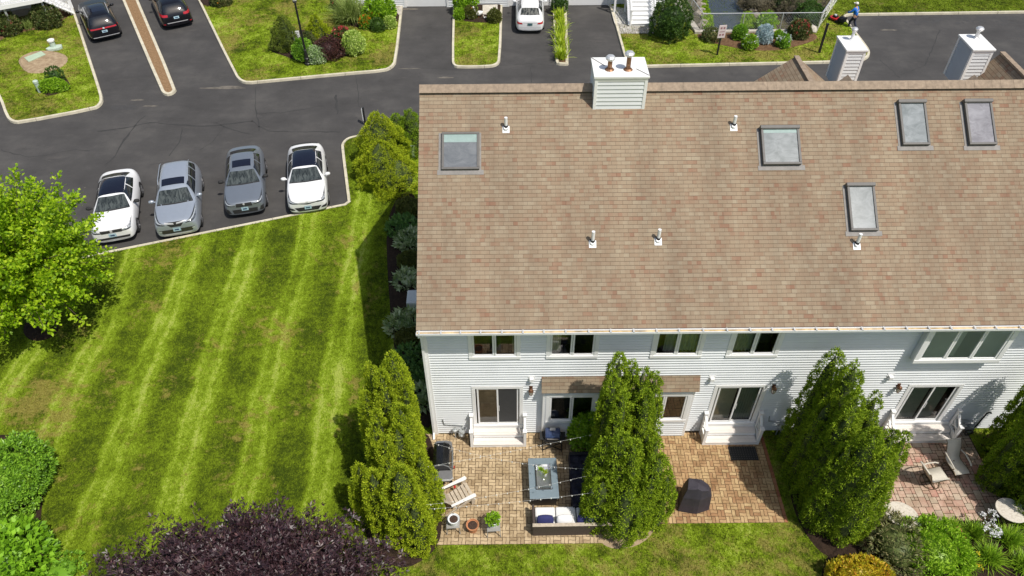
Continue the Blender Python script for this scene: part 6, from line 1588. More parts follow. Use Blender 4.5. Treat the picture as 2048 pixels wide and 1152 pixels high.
part(t, 'cover_hem', 'black_matt', lambda m: (m.bar((-.5, hl - .06, .53), (.5, hl - .06, .53), .12, .06),), .02)
# small blue portable grill on folding stand
p = G(1104, 893); t = thing('portable_grill', 'blue portable grill on a folding stand beside the bump-out', 'grill', (p.x, p.y + .06, 0), R(-2))
def pl(m):
    pr = [(-.20, .62), (-.22, .78), (-.13, .90), (.10, .92), (.20, .82), (.21, .62)]
    a = [m.P((-.27, x, z)) for x, z in pr]; b = [m.P((.27, x, z)) for x, z in pr]; n = len(pr)
    m.face(a); m.face(b[::-1])
    for k in range(n): m.face((a[k], b[k], b[(k + 1) % n], a[(k + 1) % n]))
part(t, 'lid', 'navy_lid', pl, .03); part(t, 'tub', 'black_matt', lambda m: m.box(-.30, .30, -.23, .23, .50, .618), .03)
part(t, 'thermometer_plate', 'galvanised', lambda m: m.box(-.10, .10, .0, .12, .923, .935), .01)
part(t, 'side_shelf', 'black_matt', lambda m: (m.box(-.46, -.305, -.18, .18, .58, .61), m.box(.305, .46, -.18, .18, .58, .61)), .02)
part(t, 'lid_handle', 'steel', lambda m: m.bar((-.20, -.255, .74), (.20, -.255, .74), .03))
for s in (1, -1):
    part(t, 'stand_leg', 'black_metal', lambda m: m.bar((s * .34, -.22, .50), (-s * .34, -.22, .02), .03)); part(t, 'stand_leg', 'black_metal', lambda m: m.bar((s * .34, .22, .50), (-s * .34, .22, .02), .03)); part(t, 'stand_foot', 'black_metal', lambda m: m.bar((s * .34, -.30, .02), (s * .34, .30, .02), .03)); part(t, 'stand_upright', 'black_metal', lambda m: m.bar((s * .34, -.22, .02), (s * .34, -.22, .5), .02))
# festoon lights
def festoon(label, a, b, sag, n, za=2.15):
    A = G(a[0], a[1], za); B = G(b[0], b[1], za); t = thing('string_lights', label, 'string lights', ((A + B) / 2), group='festoon strings over the left patio')
    o_ = (A + B) / 2
    f = lambda k: A.lerp(B, k) - o_ - Vector((0, 0, sag * 4 * k * (1 - k)))
    part(t, 'wire', 'wire_white', lambda m: m.tube([f(k / 30) for k in range(31)], .0022, 4))
    for k in range(n): part(t, 'bulb', 'bulb', lambda m: m.lathe([(.010, -.065), (.020, -.045), (.018, -.02), (.012, 0)], 8, f((k + .5) / n)))
festoon('string of white bulbs passing in front of the blue portable grill', (846, 935), (1190, 868), .05, 17)
festoon('string of white bulbs running from the black grill over the fire table', (866, 886), (1230, 938), .45, 17)
festoon('string of white bulbs over the near end of the fire table', (850, 1010), (1236, 935), .25, 18)
festoon('string of white bulbs just past the fire table, above the sofa', (858, 1018), (1238, 978), .12, 18)
# covered kettle / grill on the middle patio
t = thing('covered_grill', 'grill under a dark plum fabric cover on the middle patio', 'covered grill', G(1384, 1008), R(-4)); t.scale = (1.05, 1.05, 1.22)
def cg(m):
    lo = [(-.50, -.30), (-.05, -.36), (.10, -.37), (.52, -.20), (.56, .18), (.20, .34), (-.40, .33)]; mid = [(-.44, -.25), (-.02, -.29), (.10, -.30), (.48, -.14), (.50, .16), (.18, .28), (-.36, .28)]
    hi = [(-.34, -.16), (.0, -.17), (.12, -.19), (.36, -.10), (.36, .12), (.14, .22), (-.28, .22)]
    zz = [0.03, .62, 1.0]; tz = [.98, 1.04, .98, .90, .90, 1.0, 1.04]
    r0 = [m.P((x, y, .03)) for x, y in lo]; r1 = [m.P((x, y, .66 + .03 * (i % 2))) for i, (x, y) in enumerate(mid)]; r2 = [m.P((x, y, z)) for (x, y), z in zip(hi, tz)]
    n = len(lo); c = m.P((.02, .03, 1.06))
    for k in range(n):
        j = (k + 1) % n; m.face((r0[k], r0[j], r1[j], r1[k])); m.face((r1[k], r1[j], r2[j], r2[k])); m.face((r2[k], r2[j], c))
part(t, 'cover', 'cover_plum', cg, .012)
# patterned rubber mat
mq = [G(*a) for a in ((1457, 893), (1508, 891.5), (1517, 922), (1463, 923))]; c = sum(mq, Vector()) / 4; mw, mh = 1.0, .56
t = thing('doormat', 'black rubber doormat with cut-out pattern below the middle steps', 'doormat', (c.x, c.y, .018), R(0))
part(t, 'mat', 'black_matt', lambda m: m.box(-.5, .5, -.29, .29, 0, .012), .004)
def holes(m):
    for i in range(11):
        for j in range(6):
            x, y = -.44 + i * .088, -.225 + j * .09
            a = (i + j) % 2 * math.pi / 4
            m.poly([(x + .026 * math.cos(a + k * math.pi / 2), y + .026 * math.sin(a + k * math.pi / 2), .0135) for k in range(4)])
part(t, 'cut_out_pattern', 'dark_metal', holes)
# gas meters
def meter(label, u, v, wand, s=1.0):
    p = G(u, v); t = thing('gas_meter', label, 'gas meter', (p.x, -.20, 0))
    part(t, 'meter_body', 'meter_grey', lambda m: (m.box(-.11, .11, -.10, .08, .16, .42), m.lathe([(.10, 0), (.10, .07)], 12, (0, -.01, .42)), m.lathe([(.05, 0), (.05, .03)], 10, (0, -.13, .3))), .02)
    part(t, 'regulator', 'meter_grey', lambda m: (m.lathe([(.03, -.03), (.09, -.02), (.09, .02), (.03, .04)], 12, (-.24, 0, .50)),))
    part(t, 'pipe', 'meter_grey', lambda m: (m.tube([(-.24, 0, 0), (-.24, 0, .58), (-.07, 0, .58), (-.07, 0, .45)], .022, 8), m.tube([(.07, 0, .45), (.07, 0, .62), (.07, .12, .62), (-.62, .14, .66), (-.66, .14, .95)], .02, 8)))
    if wand: part(t, 'black_conduit', 'black_metal', lambda m: m.tube([(.16, .02, .1), (.20, 0, .62), (.30, .05, 1.15), (.34, .02, 1.24), (.40, .0, 1.22)], .028, 8)); part(t, 'coil', 'dark_metal', lambda m: [m.tube([(.14 * math.cos(k * .5) - .05, -.14 - .02 * math.sin(k), .14 * math.sin(k * .5) + .22) for k in range(14)], .03, 6)])
meter('grey gas meter on the wall between downspout and first steps', 924, 880, False)
meter('grey meter with black wand beside the mulch bed, right of the middle steps', 1562, 862, True)
meter('grey meter with crooked black wand right of the far-right steps', 1930, 862, True)
# air conditioner at the gable
p = G(827, 596, .6); t = thing('air_conditioner', 'white outdoor air-conditioner unit half hidden by the roof edge', 'air conditioner', (p.x + .12, p.y, 0), R(1))
part(t, 'cabinet', 'ac_white', lambda m: m.box(-.40, .40, -.40, .40, .06, .72), .06); part(t, 'fan_ring', 'ac_white', lambda m: m.lathe([(.33, .72), (.33, .745), (.29, .745)], 20)); part(t, 'fan_grille', 'black_metal', lambda m: m.lathe([(.29, .722), (.28, .735), (.02, .738)], 20)); part(t, 'fan_hub', 'ac_white', lambda m: m.lathe([(.07, .738), (.06, .75)], 12)); part(t, 'pad', 'concrete', lambda m: m.box(-.45, .45, -.45, .45, 0, .06))
# third patio: swivel sling chairs
def sling_chair(label, u, v, rz, s=1.0):
    p = G(u, v, .35); t = thing('swivel_chair', label, 'patio chair', (p.x, p.y, .015), rz, 'swivel sling chairs'); t.scale = (s, s, s)
    prof = [(.42, .40), (.34, .44), (.10, .42), (-.14, .40), (-.26, .46), (-.34, .62), (-.42, .82), (-.52, 1.00), (-.60, 1.06)]
    def sl_(m):
        L_ = [m.P((x, -.26, z)) for x, z in prof]; Rr = [m.P((x, .26, z)) for x, z in prof]
        for k in range(len(prof) - 1): m.face((L_[k], L_[k + 1], Rr[k + 1], Rr[k]))
    o = part(t, 'sling', 'sling', sl_, smooth=True); so_ = o.modifiers.new('solid', 'SOLIDIFY'); so_.thickness = .012
    for q in (1, -1):
        part(t, 'side_rail', 'bronze', lambda m: m.tube([(x, q * .27, z) for x, z in prof], .018, 6))
        part(t, 'armrest', 'sling', lambda m: m.tube([(-.36, q * .30, .68), (-.15, q * .335, .70), (.15, q * .335, .67), (.28, q * .32, .62)], .026, 6))
        part(t, 'arm_support', 'bronze', lambda m: m.tube([(.28, q * .32, .62), (.26, q * .30, .52), (.20, q * .27, .43)], .017, 6))
    part(t, 'top_rail', 'sling', lambda m: m.tube([(-.60, -.27, 1.06), (-.60, .27, 1.06)], .022, 6))
    part(t, 'swivel_post', 'bronze', lambda m: (m.tube([(0, 0, .05), (0, 0, .40)], .03, 8), m.bar((-.2, 0, .39), (.2, 0, .39), .05), m.bar((0, -.24, .39), (0, .24, .39), .05)))
    part(t, 'ring_base', 'bronze', lambda m: (m.tube([(.32 * math.cos(k * math.pi / 12), .32 * math.sin(k * math.pi / 12), .02) for k in range(25)], .016, 6), m.bar((-.32, 0, .03), (.32, 0, .03), .03), m.bar((0, -.32, .03), (0, .32, .03), .03)))
sling_chair('tan sling swivel chair turned away, nearest the arborvitae', 1866, 953, R(10))
sling_chair('tan sling swivel chair facing the camera, nearest the far-right steps', 1910, 930, R(-82))
def oval(label, u, v, ax, ay, rz):
    p = G(u, v, .70); t = thing('oval_table', label, 'table', (p.x, p.y, .0), rz, 'oval stone-topped tables')
    part(t, 'table_top', 'stone_top', lambda m: m.lathe([(.90, .665), (.99, .67), (1.0, .69), (.98, .70)], 36, sx=ax, sy=ay))
    part(t, 'pedestal', 'bronze', lambda m: m.lathe([(.28, .0), (.26, .03), (.06, .07), (.05, .60), (.2, .664)], 14))
    part(t, 'apron_ring', 'bronze', lambda m: m.lathe([(.84, .62), (.86, .664)], 28, sx=ax, sy=ay))
oval('oval stone-topped table at the arborvitae with a white flagstone beside it', 1803, 1028, .55, .46, R(-20))
oval('oval stone-topped table at the right frame edge', 2024, 1020, .50, .45, R(-20))
o = sheet('flagstone', ccw([G(u, v, .03).xy for u, v in ((1828, 1026), (1834, 1029), (1848, 1062), (1815, 1066), (1822, 1040))]), .03, 'flagstone', None)
tag(o, 'white flagstone slab beside the near oval table', 'flagstone')

# ------------------------------------------------------------------ street side
p = G(616, 129); t = thing('lamp_post', 'tall black lamp post at the edge of the conifer bed', 'lamp post', (p.x, p.y, 0))
part(t, 'base', 'black_metal', lambda m: m.lathe([(.20, 0), (.20, .12), (.16, .16), (.14, .40), (.17, .44), (.12, .50), (.09, .95), (.11, 1.0), (.075, 1.05)], 14)); part(t, 'pole', 'black_metal', lambda m: m.tube([(0, 0, 1.0), (0, 0, 4.05)], [.07, .055], 10))
part(t, 'collar', 'black_metal', lambda m: m.lathe([(.06, 4.03), (.13, 4.08), (.10, 4.14), (.14, 4.18)], 12)); part(t, 'lantern_glass', 'frosted', lambda m: m.lathe([(.12, 4.18), (.20, 4.62)], 6)); part(t, 'lantern_roof', 'black_metal', lambda m: m.lathe([(.24, 4.62), (.12, 4.80), (.03, 4.90)], 6))
p = G(598, 96); t = thing('garden_sign', 'small white sign board standing behind the lamp post', 'sign', (p.x, p.y, 0), R(8)); zt = FY(598, 62, p.y).z
part(t, 'board', 'sign_white', lambda m: m.box(-.22, .22, -.02, .02, zt - .55, zt)); part(t, 'post', 'sign_white', lambda m: (m.box(-.20, -.14, -.02, .02, 0, zt - .55), m.box(.14, .20, -.02, .02, 0, zt - .55)))
part(t, 'lettering', 'black_matt', lambda m: [m.box(-.15, .15 - .06 * (k % 2), -.024, -.021, zt - .14 - k * .10, zt - .10 - k * .10) for k in range(4)])
p = G(687, 109); t = thing('plaque', 'small grey stone plaque in the lamp-post bed mulch', 'plaque', (p.x, p.y, .07), R(10)); part(t, 'slab', 'concrete', lambda m: m.box(-.24, .24, -.16, .16, 0, .10), .02)
p = G(731, 250, RZ); t = thing('sign_post', 'thin black post with white plate seen edge-on at the road', 'sign post', (p.x, p.y, RZ)); zt = FY(724, 215, p.y).z - RZ
part(t, 'post', 'black_metal', lambda m: m.box(-.045, .045, -.045, .045, 0, zt)); part(t, 'plate', 'sign_white', lambda m: m.box(-.10, -.05, -.03, .20, zt - .85, zt - .12))
for lab, u, v, ut, vt, m_, r_ in (('pale green utility bollard between the corner conifers and the roof', 826, 313, 824, 290, 'util_green', .13), ('pale utility bollard in front of the bright green mound', 81, 184, 77, 161, 'util_pale', .14)):
    p = G(u, v); zt = FY(ut, vt, p.y).z; t = thing('utility_bollard', lab, 'bollard', (p.x, p.y, 0)); part(t, 'shaft', m_, lambda m: m.lathe([(r_ * .9, 0), (r_ * .9, zt - .16)], 14)); part(t, 'cap', 'util_pale', lambda m: m.lathe([(r_ * 1.08, zt - .16), (r_ * 1.08, zt - .03), (r_ * .8, zt)], 14))
p = G(110, 98); t = thing('utility_box', 'white-capped utility bollard on a pale green base box', 'utility box', (p.x, p.y, 0), R(10)); zt = FY(107, 79, p.y).z
part(t, 'base_box', 'util_pale', lambda m: m.prism([(-.48, -.20), (-.30, -.36), (.30, -.28), (.50, -.05), (.42, .26), (-.20, .26)], 0, .18), .02); part(t, 'shaft', 'util_pale', lambda m: m.lathe([(.17, .18), (.17, zt - .12)], 14, (-.04, .05, 0))); part(t, 'cap', 'sign_white', lambda m: m.lathe([(.22, zt - .12), (.22, zt - .03), (.15, zt)], 14, (-.04, .05, 0)))
q = [G(u, v, .05) for u, v in ((49, 117), (83, 104), (92, 110), (58, 125))]; c = sum(q, Vector()) / 4; t = thing('utility_vault', 'flat green utility vault lid lying in the bare patch', 'vault lid', (c.x, c.y, .06))
part(t, 'lid', 'util_green', lambda m: m.prism([(a.x - c.x, a.y - c.y) for a in q], 0, .06), .01)
# white goose ornament with goslings
def goose(label, u, v, s):
    p = G(u, v); t = thing('goose_ornament', label, 'garden ornament', (p.x, p.y, 0.05), R(200)); t.scale = (s, s, s)
    part(t, 'body', 'goose', lambda m: m.tube([(-.30, 0, .30), (-.22, 0, .27), (-.05, 0, .24), (.12, 0, .26), (.20, 0, .36), (.24, 0, .50), (.26, 0, .60), (.31, 0, .65), (.36, 0, .64)], [.02, .09, .15, .13, .07, .045, .05, .06, .03], 10), smooth=True)
    part(t, 'bill', 'goose_bill', lambda m: m.tube([(.36, 0, .64), (.44, 0, .62)], [.028, .012], 6)); part(t, 'legs', 'goose_bill', lambda m: (m.bar((0, .05, 0), (0, .05, .14), .02), m.bar((0, -.05, 0), (0, -.05, .14), .02)))
goose('white goose ornament between two brownish shrubs', 957, 36, 1.2); goose('white gosling ornament left of the goose, nearest the kerb', 939, 40, .45); goose('white gosling ornament just left of the goose', 947, 38, .5); goose('white gosling ornament right of the goose', 970, 39, .4)
# signs by the mulch bed
p = G(1434, 110); ht = FY(1442, 72, p.y).z; t = thing('sign_post', 'pinkish sign on a black post in the dry grass strip', 'sign', (p.x, p.y, 0), R(8))
part(t, 'post', 'black_metal', lambda m: m.box(-.045, .045, -.045, .045, 0, ht + .2)); part(t, 'board', 'sign_pink', lambda m: m.box(-.25, .25, -.075, -.046, ht - .10, ht + .75), .01)
part(t, 'lettering', 'sign_mark', lambda m: (m.box(-.14, -.03, -.082, -.076, ht + .50, ht + .62), m.box(.05, .16, -.082, -.076, ht + .50, ht + .62), m.box(-.17, .17, -.082, -.076, ht + .30, ht + .34), m.box(-.16, -.04, -.082, -.076, ht + .06, ht + .18), m.box(.03, .15, -.082, -.076, ht + .06, ht + .18)))
p = G(1638, 106); ht = FY(1655, 49, p.y).z; t = thing('sign_post', 'bare black square post near the tip of the grass strip', 'post', (p.x, p.y, 0), R(5)); part(t, 'post', 'black_metal', lambda m: m.box(-.06, .06, -.06, .06, 0, ht)); part(t, 'cap', 'black_metal', lambda m: m.box(-.08, .08, -.08, .08, ht, ht + .05))
def rock(name, label, u, v, sx, sy, sz, mat, group=None):
    p = G(u, v); q = fib_sphere(90, .05, -1.0); r_ = lumpy(q, .12, 2.3, rng.uniform(0, 9, 3)); bm = bmesh.new()
    for a, b in zip(q, r_): bm.verts.new((a[0] * b * sx, a[1] * b * sy, max(-.05, a[2] * b * sz + sz * .35)))
    bmesh.ops.convex_hull(bm, input=bm.verts); me = bpy.data.meshes.new(name); bm.to_mesh(me); bm.free(); me.materials.append(MATS[mat]); o = bpy.data.objects.new(name, me); COL.objects.link(o); o.location = p
    return tag(o, label, 'rock', group)
rock('boulder', 'pale boulder at the fence corner end of the mulch bed', 1621, 63, .42, .34, .34, 'boulder'); rock('boulder', 'small pale boulder left of the larger one', 1609, 65, .26, .22, .2, 'boulder')
# pond, bank, wall and fence
yw = G(1500, 63).y; xl = G(1397, 66).x; xr = G(1630, 62).x
struct(sheet('pond_bank', ccw([G(u, v).xy for u, v in ((1397, 64), (1632, 58), (1700, -60), (1340, -60))]), .02, 'pond_bank'))
struct(sheet('water', ccw([G(u, v).xy for u, v in ((1424, 61), (1482, 60), (1500, 30), (1478, 10), (1470, -60), (1392, -60), (1414, 10), (1420, 30))]), .03, 'pond_water'))
def weedpatch(label, px):
    pts = [G(u, v).xy for u, v in px]; c = sum(pts, Vector((0, 0))) / len(pts); k = 420
    tri = np.array([[c.x, c.y]] * k); i = rng.integers(0, len(pts), k); a = np.array([list(pts[q]) for q in i]); b = np.array([list(pts[(q + 1) % len(pts)]) for q in i]); w = rng.dirichlet((1, 1, 1), k)
    P_ = tri * w[:, :1] + a * w[:, 1:2] + b * w[:, 2:]; C_ = np.concatenate([P_, np.full((k, 1), .05)], 1); v_, f_ = clump_leaves(C_, np.tile(np.array([[0, 0, 1.0]]), (k, 1)), 5, .12, .18, .10, .2, .6)
    o = npmesh('pond_weed', v_, f_, 'weed'); return tag(o, label, 'pond weed')
weedpatch('bright green weed along the left pond margin', [(1404, 60), (1424, 61), (1423, 40), (1414, 22), (1410, 0), (1402, -8), (1404, 20), (1408, 44)])
weedpatch('bright green weed at the pond wall right of the open water', [(1483, 61), (1512, 60), (1508, 45), (1500, 28), (1490, 30), (1484, 48)])
for i, (u, v) in enumerate(((1400, 5), (1405, 14), (1403, 24), (1409, 34), (1408, 47), (1403, 54), (1399, 12), (1397, 30), (1497, 12), (1506, 22), (1512, 34), (1495, 4))): rock('rock', 'loose brown rock on the pond edge', u, v, .32, .26, .22, 'rock', 'rocks round the pond')
t = thing('pond_wall', 'low concrete retaining wall around the pond corner', 'wall', (xl, yw, 0))
part(t, 'wall', 'concrete', lambda m: (m.box(-.30, xr - xl, -.32, -.02, -.2, .18), m.prism([(-.30, -.02), (.10, -.02), (-1.1, 9.5), (-1.75, 9.5)], -.2, .18)), .02)
t = thing('chain_link_fence', 'low galvanised chain-link fence along the pond wall', 'fence', (0, 0, 0)); fh = 1.18; zb = .18
fp = [Vector((G(1399, 64).x, yw - .16, zb)), Vector((G(1480, 62).x, yw - .16, zb)), Vector((G(1556, 62).x, yw - .16, zb)), Vector((G(1631, 60).x, yw - .16, zb))]; fl = Vector((fp[0].x - 1.0, fp[0].y + 8, zb)); fl1 = fp[0].lerp(fl, .30); fr = G(1664, 16, zb); fr.z = zb; fr2 = fr + (fr - fp[3]) * 1.5
for a in fp + [fl, fl1, fr, fr2]: part(t, 'post', 'galvanised', lambda m: m.tube([(a.x, a.y, a.z - .1), (a.x, a.y, a.z + fh)], .032, 8))
runs = [(fp[0], fp[3]), (fp[0], fl), (fp[3], fr), (fr, fr2)]
for a, b in runs: part(t, 'top_rail', 'galvanised', lambda m: m.tube([a + Vector((0, 0, fh)), b + Vector((0, 0, fh))], .028, 8))
def wires(m):
    for a, b in runs:
        ln = (b - a).length; n = int(ln / .16); d = (b - a) / ln
        for k in range(-7, n):
            for s in (0, 1):
                x0, x1 = k * .16, k * .16 + fh; z0, z1 = (0, fh) if s == 0 else (fh, 0)
                c0, c1 = max(0, x0), min(ln, x1)
                if c1 - c0 < .02: continue
                f0, f1 = (c0 - x0) / fh, (c1 - x0) / fh
                m.tube([a + d * c0 + Vector((0, 0, z0 + (z1 - z0) * f0)), a + d * c1 + Vector((0, 0, z0 + (z1 - z0) * f1))], .0026, 3, False)
part(t, 'wire_mesh', 'galvanised', wires)

# ------------------------------------------------------------------ man mowing
def skin_mesh(name, joints, edges, mat, parent, root=0, sub=2):
    me = bpy.data.meshes.new(name); me.from_pydata([j[:3] for j in joints], edges, []); o = bpy.data.objects.new(name, me); COL.objects.link(o); o.parent = parent
    me.materials.append(MATS[mat])
    sk = o.modifiers.new('skin', 'SKIN'); sk.use_smooth_shade = True
    ly = me.skin_vertices[0] if me.skin_vertices else None
    for k, j in enumerate(joints): ly.data[k].radius = (j[3], j[4] if len(j) > 4 else j[3])
    ly.data[root].use_root = True
    s_ = o.modifiers.new('sub', 'SUBSURF'); s_.levels = sub; s_.render_levels = sub
    return o
pf = G(1702, 58, RZ); pm = G(1672, 40, 0); hd = math.atan2(pm.y - pf.y, pm.x - pf.x) + .1
person = thing('person', 'man in a blue long-sleeved shirt and white cap pushing a mower', 'person', (pf.x, pf.y, RZ), hd)
J = [(0, 0, .96, .12, .15), (.02, 0, 1.15, .11, .14), (.08, 0, 1.36, .12, .17), (.12, 0, 1.53, .055), (.15, 0, 1.62, .075, .07), (.16, 0, 1.72, .095, .08), (.15, 0, 1.79, .07, .06)]
E_ = [(0, 1), (1, 2), (2, 3), (3, 4), (4, 5), (5, 6)]
J.append((.26, 0, 1.68, .016)); E_.append((5, len(J) - 1))
for s in (1, -1):
    b = len(J); J += [(.10, s * .19, 1.44, .062), (.24, s * .27, 1.19, .048), (.48, s * .24, 1.07, .036), (.56, s * .235, 1.045, .034, .022)]; E_ += [(2, b), (b, b + 1), (b + 1, b + 2), (b + 2, b + 3)]
    for q, (dy, ln) in enumerate(((-.030, .055), (-.010, .066), (.010, .062), (.030, .046))):
        n = len(J); J += [(.60, s * .235 + dy, 1.04, .009), (.60 + ln * .6, s * .235 + dy, 1.02, .008), (.60 + ln * .45, s * .235 + dy, .985, .007)]; E_ += [(b + 3, n), (n, n + 1), (n + 1, n + 2)]
    n = len(J); J += [(.555, s * .20, 1.035, .010), (.60, s * .185, 1.01, .009)]; E_ += [(b + 3, n), (n, n + 1)]
for s, kn, an in ((1, (.20, .52), (.16, .10)), (-1, (-.02, .50), (-.28, .13))):
    b = len(J); J += [(.0, s * .10, .86, .095), (kn[0], s * .11, kn[1], .062), (an[0], s * .11, an[1], .042), (an[0] + .06, s * .115, an[1] - .045, .042), (an[0] + .18, s * .125, an[1] - .06, .036)]; E_ += [(0, b), (b, b + 1), (b + 1, b + 2), (b + 2, b + 3), (b + 3, b + 4)]
skin_mesh('body', J, E_, 'skin', person)
JS = [(0, 0, .92, .155, .185), (.02, 0, 1.14, .145, .175), (.075, 0, 1.36, .145, .19), (.11, 0, 1.48, .085)]; ES = [(0, 1), (1, 2), (2, 3)]
for s in (1, -1): b = len(JS); JS += [(.10, s * .20, 1.43, .085), (.24, s * .28, 1.18, .070), (.46, s * .245, 1.075, .052)]; ES += [(2, b), (b, b + 1), (b + 1, b + 2)]
skin_mesh('shirt', JS, ES, 'shirt_blue', person)
JT = [(0, 0, .93, .14, .16)]; ET = []
for s, kn, an in ((1, (.20, .52), (.16, .12)), (-1, (-.02, .50), (-.28, .15))): b = len(JT); JT += [(.0, s * .10, .82, .115), (kn[0], s * .11, kn[1], .085), (an[0], s * .11, an[1], .068)]; ET += [(0, b), (b, b + 1), (b + 1, b + 2)]
skin_mesh('trousers', JT, ET, 'denim_dark', person)
part(person, 'cap', 'cap_white', lambda m: (m.lathe([(.112, 0), (.115, .04), (.09, .10), (.03, .125)], 16, (.15, 0, 1.72)), m.prism([(.22, -.085), (.34, -.06), (.36, 0), (.34, .06), (.22, .085)], 1.725, 1.74)), smooth=False)
part(person, 'hair', 'hair', lambda m: m.lathe([(.07, -.06), (.104, -.03), (.108, .0)], 14, (.135, 0, 1.72)))
for s, x, z in ((1, .22, .03), (-1, -.22, .06)): part(person, 'shoe', 'shoe', lambda m: m.box(x - .13, x + .15, s * .115 - .05, s * .115 + .05, z - .03, z + .07), .03)
part(person, 'shirt_print', 'sign_white', lambda m: (m.box(-.113, -.108, .09, .12, 1.24, 1.36), m.box(-.113, -.108, .05, .088, 1.24, 1.27), m.box(-.113, -.108, .0, .03, 1.24, 1.36), m.box(-.113, -.108, -.05, -.002, 1.31, 1.36), m.box(-.113, -.108, -.12, -.07, 1.24, 1.28), m.box(-.113, -.108, -.12, -.07, 1.31, 1.36)))
mw_ = thing('lawn_mower', 'red and black push lawn mower in front of the man', 'lawn mower', (pf.x + math.cos(hd) * 1.35, pf.y + math.sin(hd) * 1.35, 0), hd)
part(mw_, 'deck', 'red_plastic', lambda m: m.prism([(-.30, -.27), (.25, -.27), (.38, -.12), (.38, .12), (.25, .27), (-.30, .27)], .10, .24), .03); part(mw_, 'engine', 'black_metal', lambda m: (m.lathe([(.16, .24), (.16, .36), (.12, .40)], 14, (.05, 0, 0)), m.box(-.12, .0, -.15, .15, .24, .34)), .01); part(mw_, 'recoil_cover', 'galvanised', lambda m: m.lathe([(.10, .40), (.08, .425)], 12, (.05, 0, 0)))
part(mw_, 'grass_bag', 'black_matt', lambda m: m.box(-.75, -.31, -.24, .24, .12, .42), .06)
for x in (-.28, .28):
    for s in (1, -1): part(mw_, 'wheel', 'rubber', lambda m: m.tube([(x, s * .26, .10), (x, s * .32, .10)], .11, 12))
part(mw_, 'handle', 'black_metal', lambda m: (m.tube([(-.25, .24, .2), (-.72, .24, .92)], .015, 6), m.tube([(-.25, -.24, .2), (-.72, -.24, .92)], .015, 6), m.tube([(-.72, -.26, .92), (-.72, .26, .92)], .017, 6)))

# ------------------------------------------------------------------ houses across the road
gy = G(1175, 11.5, RZ).y; gx0, gx1 = G(1134, 12, RZ).x, G(1217, 12, RZ).x
h2 = thing('opposite_house', 'white townhouse row across the road with garage doors', 'building', (0, 0, 0)); x0, x1 = G(735, 8).x - 1.0, G(1325, 8).x
gw = gx1 - gx0; c3 = (G(1030, 0, RZ).x + G(1092, 0, RZ).x) / 2 - .1; c4 = G(855, 5, RZ).x
doors = [(gx0, gx1), (c3 - gw / 2, c3 + gw / 2), (c4 - gw / 2, c4 + gw / 2)]
clap('wall_siding', x0, x1, -.1, 6.0, gy, [(a - .02, b + .02, -1, 2.2) for a, b in doors], h2)
mb = MB(); mb.box(x0, x1, gy + .30, gy + 9, -.1, 6.0); mb.build('house_core', 'vinyl', h2)
for a, b in doors:
    def gd(m):
        for k in range(4): m.box(a + .06, b - .06, gy + .02, gy + .06, RZ + .03 + k * .56, RZ + .57 + k * .56)
    w = part(h2, 'garage_door', 'trim', gd, .008); part(h2, 'door_frame', 'trim', lambda m: (m.box(a - .10, a + .05, gy - .05, gy + .28, RZ, 2.2), m.box(b - .05, b + .10, gy - .05, gy + .28, RZ, 2.2), m.box(a + .05, b - .05, gy - .05, gy + .28, 2.12, 2.24)), .008)
mb = MB(); mb.M = Matrix.Translation((x0 - .3, gy - .4, 5.9)) @ Matrix.Rotation(R(32), 4, 'X'); mb.box(0, x1 - x0 + .6, 0, 5.8, 0, .12); mb.build('roof', 'ridge_shingle', h2)
mb = MB(); mb.M = Matrix.Translation((x1 + .3, gy + 9.4, 5.9)) @ Matrix.Rotation(math.pi, 4, 'Z') @ Matrix.Rotation(R(32), 4, 'X'); mb.box(0, x1 - x0 + .6, 0, 5.8, 0, .12); mb.build('roof', 'ridge_shingle', h2)
# far stairs with rails, landing on posts
sx0, sx1 = G(1260, 52).x, G(1308, 52).x; sy = G(1284, 52).y; t = thing('stairs', 'white wooden stairs with rails down to the grey paver pad', 'stairs', (0, 0, 0)); n = 9; rs, tr = .19, .29
for k in range(n): part(t, 'tread', 'trim', lambda m: m.box(sx0 + .06, sx1 - .06, sy + k * tr - .03, sy + (k + 1) * tr, (k + 1) * rs - .04, (k + 1) * rs)); part(t, 'riser', 'trim', lambda m: m.box(sx0 + .06, sx1 - .06, sy + k * tr + .002, sy + k * tr + .02, k * rs, (k + 1) * rs - .041))
for x in (sx0, sx1):
    part(t, 'stringer', 'trim', lambda m: m.bar((x, sy - .02, .10), (x, sy + n * tr, n * rs), .06, .30, (1, 0, 0))); part(t, 'handrail', 'trim', lambda m: (m.bar((x, sy, 1.02), (x, sy + n * tr, n * rs + .95), .09, .09, (1, 0, 0)), m.box(x - .06, x + .06, sy - .06, sy + .06, 0, 1.10), m.box(x - .08, x + .08, sy - .08, sy + .08, 1.10, 1.16)))
    part(t, 'balusters', 'trim', lambda m: [m.bar((x, sy + k * .145 + .1, (k * .145 + .1) / tr * rs + .1), (x, sy + k * .145 + .1, (k * .145 + .1) / tr * rs + .97), .035) for k in range(17)])
part(t, 'landing', 'trim', lambda m: m.box(sx0 - .95, sx1 + 1.0, sy + n * tr + .01, gy - .05, n * rs - .14, n * rs)); 
for x in (sx0 - .85, sx0 - .10, sx1 + .9): part(t, 'landing_post', 'trim', lambda m: m.box(x - .07, x + .07, sy + n * tr - .45, sy + n * tr - .31, 0, n * rs + .9))
part(t, 'landing_rail', 'trim', lambda m: (m.box(sx0 - .9, sx0 - .06, sy + n * tr - .42, sy + n * tr - .34, n * rs - .15, n * rs + .02), m.box(sx1 + .06, sx1 + .95, sy + n * tr - .42, sy + n * tr - .34, n * rs - .6, n * rs - .4), m.box(sx0 - .9, sx0 - .06, sy + n * tr - .42, sy + n * tr - .34, n * rs + .75, n * rs + .85)))
